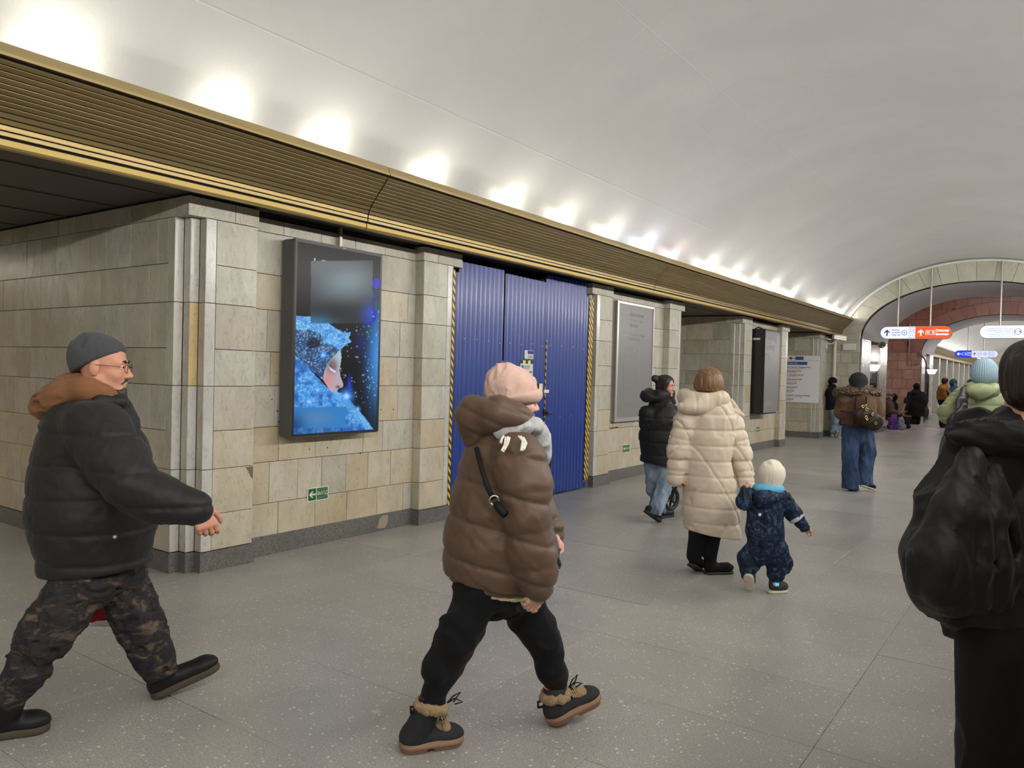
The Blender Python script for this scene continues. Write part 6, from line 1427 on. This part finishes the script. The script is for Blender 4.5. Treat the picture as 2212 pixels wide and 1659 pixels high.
# the loose coat draped from the shoulder with its deep folds
dr_ = p.T([(2104, 985, .045, -.13), (2058, 1100, .060, -.15), (2022, 1205, .080, -.15), (2018, 1252, .072, -.14), (2052, 1288, .06, -.13)], k=.03)
dr_ += p.T([(2112, 990, .030, -.15), (2088, 1110, .036, -.18), (2066, 1220, .042, -.18), (2074, 1292, .046, -.16)], k=.014)
dr_ += p.T([(2122, 1000, .026, -.15), (2116, 1120, .034, -.185), (2112, 1230, .040, -.18), (2108, 1300, .042, -.16)], k=.012)
dr_ += p.T([(2134, 1010, .022, -.145), (2150, 1120, .030, -.18), (2160, 1220, .036, -.175), (2150, 1290, .045, -.15)], k=.012)
dr_ += p.T([(2146, 1010, .018, -.14), (2185, 1120, .024, -.17), (2212, 1190, .022, -.165)], k=.012)+p.T([(2212, 1190, .022, -.165), (2195, 1235, .03, -.165), (2155, 1285, .04, -.15)], k=.012)
p.part('draped_coat', dr_, .0075, M_JKF, disp=addf(folds(.009, 16, 44, (1.3, 1, .3)), folds(.004, 40, 12)))
M_HDF = fab('black_jersey', (13, 13, 15), .92, .15, 25, .3, .3)
hd_ = []
for sg in (-1, 1): hd_ += chain([(p.P(2222, 948)-HD*.10+BH[1]*.06*sg, .065), (p.P(2222, 930)-HD*.03+BH[1]*.155*sg, .056), (p.P(2222, 912)+HD*.06+BH[1]*.13*sg, .038)], k=.05)
hd_ += [ellip(p.P(2175, 948, -.11), A(.185, .075, .055), .05), ellip(p.P(2100, 945, -.05), A(.07, .075, .05), .06)]
p.part('hood', hd_, .0075, M_HDF, disp=addf(folds(.012, 15, 54, (.6, 1, 1.2)), folds(.005, 34, 55, (.6, 1, 1.2))))
M_TRF = fab('black_twill', (17, 17, 19), .85, .15, 22, .2, .3)
tr = p.T([(2222, 1330, .20), (2222, 1400, .175)], k=.05, sq=(HD, .8))+p.T([(2160, 1400, .125, -.02), (2142, 1640, .098, .04), (2120, 1960, .095, -.06)], k=.05)+p.T([(2275, 1400, .125, .02), (2275, 1640, .105, .12), (2275, 1940, .095, .18)], k=.04)
p.part('trousers', tr, .009, M_TRF, disp=folds(.011, 16, 23, (1, 1, .7)))
for x, yo in ((2112, -.10), (2270, .16)):
    hh_ = p.P(x, 1985, yo); hh_[2] = 0; up, so, cu, cs = boot(hh_, hh_+HD*.28, basis(h), hh_+HD*.07+A(0, 0, .14), .025, wd=.047, sr=.05); p.part('shoe', up, .009, M_SHOED, cu); p.part('shoe_sole', so, .007, M_RUBK, cs)

# ================================================================== person: pale green puffer jacket and light blue cap
p = Person('person in a pale green puffer jacket and light blue ribbed cap walking away', 7.1, 2122)
BH = basis(h, 0); hc = p.P(2126, 813)
P_, S_, q = headp(hc, BH, 1.0, face=False)
Pb = P_+p.T([(2124, 848, .06), (2122, 880, .12), (2122, 960, .12)], k=.04)+p.T([(2082, 858, .06), (2058, 892, .045, -.02), (2088, 912, .035, .18)], k=.03)+p.T([(2164, 858, .06), (2182, 895, .045, .05), (2160, 920, .035, .2)], k=.03)
Pb += p.T([(2103, 985, .08), (2100, 1060, .055), (2098, 1170, .035)], k=.03)+p.T([(2140, 985, .08), (2142, 1060, .055, .05), (2144, 1150, .035, .2)], k=.03)
p.part('body', Pb, .010, SKIN)
M_LBK = fab('light_blue_knit', (158, 182, 200), .95, .06, 30, .3)
rib = lambda X, Y, Z: .003*np.sin(np.arctan2(Y-hc[1], X-hc[0])*46)
p.part('cap', [ellip(q(-.01, 0, .055), A(.122, .104, .115), .02, BH), ellip(q(-.02, 0, .01), A(.115, .104, .10), .05, BH)], .005, M_LBK, [p.C((2100, 828), (2150, 829), 'above')], rib)
p.part('cap_cuff', [ellip(q(-.012, 0, .02), A(.127, .112, .09), .02, BH)], .005, M_LBK, [p.C((2100, 829), (2150, 830), 'above'), p.C((2100, 812), (2150, 814), 'below')], rib)
M_GRN = fab('pale_green_nylon', (146, 156, 116), .55, .08, 16, .2, .15, 200, .4)
jk = p.T([(2124, 848, .12), (2123, 870, .19), (2122, 895, .235), (2122, 920, .25), (2122, 965, .25)], k=.06, sq=(HD, .72))+chain([(p.P(2086, 862, -.02), .095), (p.P(2124, 852), .10), (p.P(2160, 862, .02), .095)], k=.05)+p.T([(2084, 860, .105, -.02), (2056, 890, .095, -.04), (2072, 908, .08, .08), (2092, 914, .06, .18)], k=.05, puff=(.075, .010))+p.T([(2162, 860, .105, .02), (2182, 895, .09, .05), (2160, 920, .06, .2)], k=.05, puff=(.075, .010))
p.part('jacket', jk, .009, M_GRN, [p.C((2050, 972), (2190, 975), 'above')], addf(quilt(.115, .012, .02), folds(.007, 20, 15)))
p.part('hood', [ellip(p.P(2120, 846, -.15), A(.145, .085, .075), .03)]+sum([chain([(p.P(2122, 842)-HD*.07+BH[1]*.08*sg, .07), (p.P(2122, 838)+HD*.04+BH[1]*.12*sg, .045)], k=.05) for sg in (-1, 1)], []), .008, M_GRN, disp=addf(folds(.007, 26, 4), lambda X, Y, Z: .006*np.exp(-((np.abs(X-hc[0])-.055)/.007)**2)))
p.part('trousers', p.T([(2104, 960, .13), (2100, 1060, .085), (2098, 1170, .07)], k=.03)+p.T([(2140, 960, .13), (2142, 1060, .085, .05), (2144, 1150, .07, .2)], k=.03), .012, M_BLKC)
for x, y, yo in ((2096, 1212, -.05), (2142, 1188, .22)):
    hh_ = p.P(x, y, yo); hh_[2] = 0; up, so, cu, cs = boot(hh_, hh_+HD*.26, basis(h), hh_+HD*.06+A(0, 0, .13), .025, wd=.045, sr=.05); p.part('shoe', up, .012, M_SHOED, cu); p.part('shoe_sole', so, .01, M_RUBK, cs)
t, T = attach('tote_bag', 'black tote bag hanging from the left shoulder of the pale green jacket', 'bag', p, p.P(2066, 948, -.25))
M_TOTE = fab('black_leatherette', (30, 31, 34), .45, .15, 14, 0, .15, 200, .5)
tmb('bag_body', sdf_mesh(p.T([(2078, 880, .05, -.24), (2070, 912, .085, -.26), (2064, 940, .085, -.26)], k=.05, sq=(A(0, 1, 0), .7))+[ellip(p.P(2070, 935, -.26), A(.105, .06, .08), .04)], .008, disp=folds(.009, 22, 4)), M_TOTE)
tmb('bag_strap', sdf_mesh(p.T([(2088, 838, .03, -.02), (2085, 846, .045, -.14), (2078, 868, .052, -.235), (2075, 890, .05, -.255)], k=.03, sq=(A(0, 1, 0), .35)), .007), M_TOTE)
tmb('bag_mouth', sdf_mesh([ellip(p.P(2066, 932, -.325), A(.042, .014, .048), .01)], .006), M_RUBK)

# ================================================================== people farther along the hall
def simple(label, D, xc, head, hs, face_h, pit_, skin, vox, J, feats):
    """J: joints in photo pixels: neck, chest, hip, sho, elb, wri, hipj, knee, ank for (left, right)"""
    p = Person(label, D, xc); B_ = basis(face_h, pit_); c = p.P(*head)
    P_, S_, q = headp(c, B_, hs)
    P_ += p.T([J['neck']+(.058,), J['chest']+(.11,), J['hip']+(.11,)], k=.04) if len(J['neck']) == 2 else p.T([(*J[k_][:2], r_, J[k_][2]) for k_, r_ in (('neck', .058), ('chest', .11), ('hip', .11))], k=.04)
    def PT(j, r_): return (*j[:2], r_, j[2] if len(j) > 2 else 0)
    for s_ in (0, 1):
        P_ += p.T([PT(J['sho'][s_], .05), PT(J['elb'][s_], .04), PT(J['wri'][s_], .03)], k=.03)+p.T([PT(J['hipj'][s_], .075), PT(J['knee'][s_], .05), PT(J['ank'][s_], .034)], k=.03)
        e, w_ = p.P(*J['elb'][s_][:2], J['elb'][s_][2] if len(J['elb'][s_]) > 2 else 0), p.P(*J['wri'][s_][:2], J['wri'][s_][2] if len(J['wri'][s_]) > 2 else 0)
        P_ += handp(w_, w_-e, A(0, 0, -1) if abs((w_-e)[2]) < .2 else A(.3, .9, 0), 1 if s_ else -1, .95, .6)
    p.part('body', P_, vox, skin, sub=S_ if vox < .012 else ())
    return p, B_, q, PT
def limbs(p, PT, J, keys, rs, **kw): return sum([p.T([PT(J[k_][s_], r_) for k_, r_ in zip(keys, rs)], **kw) for s_ in (0, 1)], [])
def shoes(p, J, hdg, vox, m=None, ms=None, sole=.025, L=.26):
    for s_, a_ in ((0, hdg[0]), (1, hdg[1])):
        k_ = J['ank'][s_]; c = p.P(*k_[:2], k_[2] if len(k_) > 2 else 0); f_ = A(math.cos(a_), math.sin(a_), 0); hh_ = A(c[0], c[1], 0)-f_*.06
        up, so, cu, cs = boot(hh_, hh_+f_*L, basis(a_), A(c[0], c[1], .12), sole, wd=.045, sr=.048); p.part('shoe', up, vox, m or M_SHOED, cu); p.part('shoe_sole', so, vox*.8, ms or M_RUBK, cs)
# boy leaning on the pillar
J = dict(neck=(1797, 834), chest=(1797, 850), hip=(1801, 884), sho=((1800, 842, .10), (1793, 843, -.12)), elb=((1804, 862, .14), (1794, 864, -.15)), wri=((1811, 872, .10), (1808, 874, -.12)), hipj=((1804, 886, .06), (1800, 886, -.06)), knee=((1812, 914, .06), (1806, 915, -.08)), ank=((1810, 938, .05), (1799, 932, -.08)))
p, B_, q, PT = simple('boy in a black hoodie and light jeans leaning against the last stone pillar', 21.3, 1800, (1799, 826), .98, .1, -.35, SKINF, .011, J, 0)
p.part('cap', [ellip(q(-.012, 0, .045), A(.115, .10, .10), .02, B_), ellip(q(-.05, 0, .0), A(.08, .09, .08), .04, B_)], .010, fab('black_knit', (18, 18, 20), .95, .2, 60), [p.C((1788, 830), (1808, 827), 'above')])
M_HOOD2 = fab('black_fleece', (20, 20, 22), .95, .2, 30)
p.part('hoodie', p.T([(1797, 836, .12), (1797, 850, .17), (1798, 880, .17)], k=.05)+limbs(p, PT, J, ('sho', 'elb', 'wri'), (.09, .075, .055), k=.04), .014, M_HOOD2, [p.C((1780, 886), (1815, 884), 'above')], folds(.010, 18, 3))
p.part('jeans', p.T([(1801, 880, .15), (1803, 890, .15)], k=.04)+limbs(p, PT, J, ('hipj', 'knee', 'ank'), (.11, .095, .085), k=.03), .014, M_JEANL, disp=folds(.012, 20, 5))
M_SNK = fab('white_sneaker', (196, 192, 180), .7)
c = p.P(1812, 945, .05); up, so, cu, cs = boot(A(c[0]-.06, c[1], 0), A(c[0]+.2, c[1]-.05, 0), basis(-.2), A(c[0], c[1], .12), .03, wd=.046, sr=.05); p.part('shoe', up, .011, fab('grey_sneaker', (110, 112, 112), .8), cu); p.part('shoe_sole', so, .009, M_SNK, cs)
c = p.P(1800, 944, -.12); c[2] = 0; d_ = A(.12, -.55, .80); d_ = unit(d_); Bq = basis(-1.4, math.radians(60)); up, so, cu, cs = boot(c+d_*.27, c, np.array([-d_, np.cross(A(-1., 0, 0), -d_), unit(A(1., .1, .1))]), p.P(1800, 930, -.08), .03, wd=.046, sr=.05)
p.part('shoe', up, .011, fab('grey_sneaker', (110, 112, 112), .8), cu); p.part('shoe_sole', so, .009, M_SNK, cs)
# seated man with the flat cap and the one behind him
def seated(label, D, xc, dx, dy, hat):
    """sits facing camera right; offsets in pixels from the capped man"""
    S = lambda a, b, yo=0: (a+dx, b+dy, yo)
    J = dict(neck=S(1918, 866), chest=S(1919, 874), hip=S(1919, 895), sho=(S(1919, 872, .15), S(1917, 872, -.15)), elb=(S(1924, 886, .18), S(1922, 887, -.18)), wri=(S(1938, 891, .10), S(1936, 892, -.12)), hipj=(S(1920, 896, .1), S(1920, 896, -.1)), knee=(S(1943, 897, .13), S(1936, 897, -.12)), ank=(S(1946, 921, .13), S(1921, 920, -.14)))
    p, B_, q, PT = simple(label, D, xc, (1922+dx, 858+dy), 1.0, .0, -.15, SKINP, .013, J, 0)
    return p, B_, q, PT, J
p, B_, q, PT, J = seated('seated man in a tweed flat cap and brown jacket beside a purple bag', 26.0, 1922, 0, 0, 1)
p.part('flat_cap', [ellip(q(.0, 0, .075), A(.13, .11, .055), .02, B_), ellip(q(.09, 0, .050), A(.06, .075, .018), .02, B_)], .011, fab('tweed', (104, 92, 82), .95, .2, 40))
p.part('hair', [ellip(q(-.045, 0, -.01), A(.065, .086, .06), .02, B_)], .012, hairm('grey_hair', (110, 106, 102)))
p.part('jacket', p.T([(1918, 866, .12), (1918, 878, .19), (1919, 894, .19)], k=.05)+limbs(p, PT, J, ('sho', 'elb', 'wri'), (.10, .085, .06), k=.04), .015, fab('brown_cloth', (98, 78, 66), .9), disp=folds(.010, 18, 4))
p.part('trousers', p.T([(1919, 893, .15), (1921, 898, .14)], k=.04)+limbs(p, PT, J, ('hipj', 'knee', 'ank'), (.11, .09, .08), k=.03), .015, fab('dark_trousers', (44, 42, 44), .9), disp=folds(.008, 20, 6))
shoes(p, J, (.0, .2), .013)
p, B_, q, PT, J = seated('seated person in black holding a newspaper next to the capped man', 26.7, 1932, 9, 2, 0)
p.part('hood', [ellip(q(-.01, 0, .02), A(.13, .12, .14), .02, B_)], .013, M_HOOD2, sub=[ellip(q(.12, 0, -.02), A(.07, .07, .10), .01, B_)])
p.part('jacket', p.T([(1927, 868, .12), (1928, 880, .18), (1928, 896, .18)], k=.05)+limbs(p, PT, J, ('sho', 'elb', 'wri'), (.10, .085, .06), k=.04), .015, M_HOOD2, disp=folds(.010, 18, 4))
p.part('trousers', p.T([(1928, 895, .14), (1930, 900, .14)], k=.04)+limbs(p, PT, J, ('hipj', 'knee', 'ank'), (.11, .09, .08), k=.03), .015, M_BLKC)
shoes(p, J, (.0, .2), .013)
t, T = attach('newspaper', 'folded pale newspaper held up by the seated person in black', 'newspaper', p, p.P(1946, 891, -.1))
for a, b in ((-.08, 1), (.05, 0)): c0 = p.P(1946, 882, -.1); tmb('page', MB().add([c0+A(a-.13, -.02, -.16), c0+A(a+.02, -.14*b, -.18), c0+A(a+.13, -.14*b, .16), c0+A(a, -.02, .18), c0+A(a-.13, -.015, -.16), c0+A(a+.02, -.14*b+.006, -.18), c0+A(a+.13, -.14*b+.006, .16), c0+A(a, -.015, .18)], [(0, 1, 2, 3), (7, 6, 5, 4), (0, 4, 5, 1), (1, 5, 6, 2), (2, 6, 7, 3), (3, 7, 4, 0)]).mesh(), mat('newsprint', lin((172, 152, 132)), .9))
# the bench they sit on and things around it
gw = lambda x, y, D: Vector((FF*D+RR*float((Person.ray(x, y)*(D/(Person.ray(x, y)@FF)))@RR)).tolist())
def place(nm, label, cat, x, D, rz=0): v = gw(x, 880, D); return thing(nm, label, cat, (v.x, v.y, 0), YAW+rz)
t = place('bench', 'wooden bench with dark legs under the seated men', 'bench', 1922, 26.35)
MB().box(-.42, .60, -.30, .62, .40, .445).obj('bench_seat', mat('bench_wood', lin((110, 78, 52)), .6), t)
for a in (-.36, .54):
    for b in (-.24, .56): MB().box(a-.03, a+.03, b-.03, b+.03, 0, .40).obj('bench_leg', M_BLACKP, t)
t = place('gift_bag', 'purple and pink printed carrier bag on the floor by the seated man', 'bag', 1930, 25.5)
obj('bag_body', sdf_mesh([rbox((0, 0, .20), (.135, .07, .20), .02)], .012, disp=folds(.010, 22, 4)), blot('purple_print', [(.3, (70, 42, 120)), (.5, (98, 58, 150)), (.66, (120, 70, 170)), (.74, (200, 190, 210))], 6, .4), t)
obj('bag_top', sdf_mesh([rbox((.02, 0, .43), (.09, .05, .07), .02)], .012, disp=folds(.010, 22, 5)), blot('pink_print', [(.35, (190, 50, 100)), (.6, (120, 90, 180)), (.75, (70, 110, 190))], 8, .4), t)
t = place('plastic_bag', 'crumpled grey-white plastic bag beside the purple carrier bag', 'bag', 1947, 25.5)
obj('bag_body', sdf_mesh([ellip((0, 0, .26), (.11, .09, .17), .03), ellip((.04, 0, .12), (.13, .09, .12), .05)], .012, disp=folds(.022, 24, 4, (1, 1, 1))), blot('crumpled_plastic', [(.35, (120, 124, 136)), (.55, (168, 168, 172)), (.7, (92, 88, 96))], 9, .3), t)
t = place('crate', 'plywood crate with yellow and black hazard tape along its top edge', 'box', 1962, 29.6)
MB().box(-.36, .40, -.2, .2, .10, .36).obj('crate_body', mat('plywood', lin((142, 112, 66)), .7), t); MB().box(-.34, .38, -.19, .19, 0, .10).obj('crate_plinth', M_DARK, t)
MB().box(-.37, .41, -.21, .21, .36, .42).obj('crate_edge_tape', M_BLK, t)
for k in range(3): poly(t, 'tape_stripe', M_YEL, Vector((0, -.21, 0)), X_, Z_, [(-.34+.22*k, .365), (-.24+.22*k, .365), (-.18+.22*k, .415), (-.28+.22*k, .415)], .003)
# woman in the long black coat
J = dict(neck=(1980, 846), chest=(1979, 856), hip=(1978, 886), sho=((1966, 852), (1992, 852)), elb=((1962, 870), (1996, 870)), wri=((1964, 884, .05), (1997, 886)), hipj=((1973, 888), (1984, 888)), knee=((1973, 903), (1983, 903)), ank=((1971, 913), (1982, 914)))
p, B_, q, PT = simple('woman in a long black hooded coat standing by the pink stone wall', 28.9, 1979, (1980, 836), 1.0, h, 0, SKINP, .013, J, 0)
p.part('cap', [ellip(q(-.01, 0, .025), A(.125, .118, .125), .02, B_)], .012, fab('black_knit', (18, 18, 20), .95, .2, 60))
p.part('coat', p.T([(1980, 848, .17), (1979, 858, .27), (1978, 878, .29), (1978, 900, .30)], k=.05, sq=(HD, .75))+limbs(p, PT, J, ('sho', 'elb', 'wri'), (.11, .10, .07), k=.05)+[ellip(p.P(1979, 849, -.08), A(.20, .12, .09), .04)], .016, fab('black_coat_cloth', (25, 24, 27), .9, .2, 20), [p.C((1955, 899), (2002, 899), 'above')], folds(.012, 14, 8))
p.part('leggings', limbs(p, PT, J, ('hipj', 'knee', 'ank'), (.09, .075, .065), k=.02), .014, M_BLKC); shoes(p, J, (h-.2, h), .013)
for nm, lab, x, y, r_, D_, m in (('shoulder_bag', 'small brown shoulder bag at the right side of the black coat', 2000, 890, (.11, .09, .20), 28.7, fab('brown_grey_bag', (74, 62, 58), .8)), ('rucksack', 'dark rucksack on the left side of the black coat', 1957, 873, (.09, .10, .26), 28.9, fab('dark_bag', (36, 34, 38), .8))):
    t, T = attach(nm, lab, 'bag', p, p.P(x, y, -.05)); tmb('bag_body', sdf_mesh([ellip(p.P(x, y, -.05), r_, .02)], .014, disp=folds(.010, 18, 5)), m)
    e = p.P(x+(-8 if x > 1979 else 10), 852, -.08); s_ = p.P(x, y-9, -.05); tmb('bag_strap', MB().tube([tuple(s_), tuple((s_+e)/2+A(0, -.08, 0)), tuple(e)], .015, 6).mesh(True), m)
# man in the mustard jacket
J = dict(neck=(2040, 834), chest=(2039, 845), hip=(2038, 866), sho=((2041, 840, .16), (2037, 841, -.16)), elb=((2044, 856, .2), (2042, 857, -.22)), wri=((2057, 856, .06), (2055, 858, -.10)), hipj=((2039, 868, .08), (2038, 868, -.08)), knee=((2040, 893, .08), (2036, 894, -.08)), ank=((2039, 915, .08), (2034, 917, -.1)))
p, B_, q, PT = simple('man in a mustard hooded jacket and black trousers facing right', 27.3, 2039, (2042, 824), 1.0, .15, .0, SKINP, .012, J, 0)
p.part('hair', [ellip(q(-.02, 0, .04), A(.11, .10, .10), .02, B_), ellip(q(-.05, 0, -.02), A(.07, .088, .07), .04, B_)], .011, M_HDK, sub=[ellip(q(.09, 0, -.03), A(.07, .09, .08), .01, B_)])
M_MUS = fab('mustard_nylon', (140, 100, 50), .6, .15, 14)
p.part('jacket', p.T([(2039, 838, .15), (2038, 848, .21), (2037, 861, .20)], k=.05)+limbs(p, PT, J, ('sho', 'elb'), (.115, .10), k=.05)+[ellip(p.P(2033, 837), A(.11, .16, .08), .04)], .014, M_MUS, [p.C((2020, 863), (2060, 865), 'above')], folds(.012, 16, 8))
p.part('sleeve_cuff', limbs(p, PT, J, ('elb', 'wri'), (.075, .06), k=.02), .013, M_BLKC)
p.part('trousers', p.T([(2037, 862, .17), (2038, 870, .17)], k=.04)+limbs(p, PT, J, ('hipj', 'knee', 'ank'), (.13, .10, .085), k=.03), .015, M_BLKC, disp=folds(.010, 18, 5)); shoes(p, J, (.1, .1), .013)
t, T = attach('shoulder_bag', 'mustard shoulder bag hanging in front of the man in the mustard jacket', 'bag', p, p.P(2050, 868, -.3))
tmb('bag_body', sdf_mesh([ellip(p.P(2050, 867, -.30), (.15, .07, .14), .02)], .013, disp=folds(.01, 20, 3)), M_MUS)
tmb('bag_strap', MB().tube([tuple(p.P(2052, 860, -.33)), tuple(p.P(2046, 846, -.28)), tuple(p.P(2040, 838, -.2))], .03, 8).mesh(True), M_STRAP)
# teal jacket
J = dict(neck=(2061, 838), chest=(2062, 848), hip=(2062, 870), sho=((2069, 844), (2055, 844)), elb=((2072, 858, -.05), (2052, 858, -.05)), wri=((2064, 862, -.2), (2058, 864, -.2)), hipj=((2065, 872), (2059, 872)), knee=((2065, 895), (2059, 895)), ank=((2065, 916), (2059, 916)))
p, B_, q, PT = simple('person in a teal hooded jacket facing the man in mustard', 28.2, 2062, (2060, 828), .95, math.radians(-75), -.1, SKINP, .012, J, 0)
M_TEAL = fab('teal_nylon', (28, 84, 104), .6, .15, 14)
p.part('hood', [ellip(q(-.02, 0, .02), A(.135, .125, .15), .02, B_)], .012, M_TEAL, sub=[ellip(q(.125, 0, -.02), A(.07, .062, .09), .01, B_)])
p.part('jacket', p.T([(2061, 840, .15), (2062, 850, .22), (2062, 872, .22)], k=.05)+limbs(p, PT, J, ('sho', 'elb', 'wri'), (.10, .09, .07), k=.05), .015, M_TEAL, [p.C((2040, 878), (2085, 878), 'above')], folds(.010, 16, 8))
p.part('trousers', limbs(p, PT, J, ('hipj', 'knee', 'ank'), (.12, .09, .08), k=.03), .016, M_BLKC); shoes(p, J, (-1.4, -1.6), .014)
# two more passers-by showing between the nearer ones
def walker(label, D, xc, hy, cap, jkm, hm, hdg):
    s_ = 1675/D; S = lambda dx, dz, yo=0: (xc+dx*s_, hy+(1.60-dz)*s_, yo)
    J = dict(neck=S(0, 1.44)[:2], chest=S(0, 1.28)[:2], hip=S(0, .95)[:2], sho=(S(-.18, 1.38), S(.18, 1.38)), elb=(S(-.25, 1.1), S(.25, 1.1)), wri=(S(-.24, .88, .1), S(.24, .88, -.1)), hipj=(S(-.09, .9), S(.09, .9)), knee=(S(-.1, .48, -.05), S(.1, .48, .1)), ank=(S(-.1, .1, -.15), S(.1, .1, .15)))
    p, B_, q, PT = simple(label, D, xc, S(0, 1.57)[:2], .97, hdg, 0, SKINF, .012, J, 0)
    p.part('hair', [ellip(q(-.02, 0, .03), A(.115, .10, .11), .02, B_), ellip(q(-.05, 0, -.05), A(.07, .09, .09), .04, B_)], .011, hm, sub=[ellip(q(.10, 0, -.03), A(.07, .08, .09), .01, B_)])
    p.part('jacket', p.T([S(0, 1.42)[:2]+(.15,), S(0, 1.3)[:2]+(.215,), S(0, .85)[:2]+(.21,)], k=.05, sq=(HD, .75))+limbs(p, PT, J, ('sho', 'elb', 'wri'), (.09, .08, .06), k=.05), .015, jkm, disp=folds(.010, 16, 8))
    p.part('trousers', limbs(p, PT, J, ('hipj', 'knee', 'ank'), (.12, .09, .075), k=.03), .016, M_BLKC); shoes(p, J, (hdg, hdg), .014)
walker('passer-by in a lilac-pink jacket half hidden beside the black-haired foreground head', 14, 2168, 831, 0, fab('lilac_nylon', (188, 160, 176), .7), M_HDK, h)
walker('passer-by in a mauve coat mostly hidden behind the pale green jacket', 16.5, 2099, 829, 0, fab('mauve_cloth', (120, 92, 92), .8), M_HBK, h)
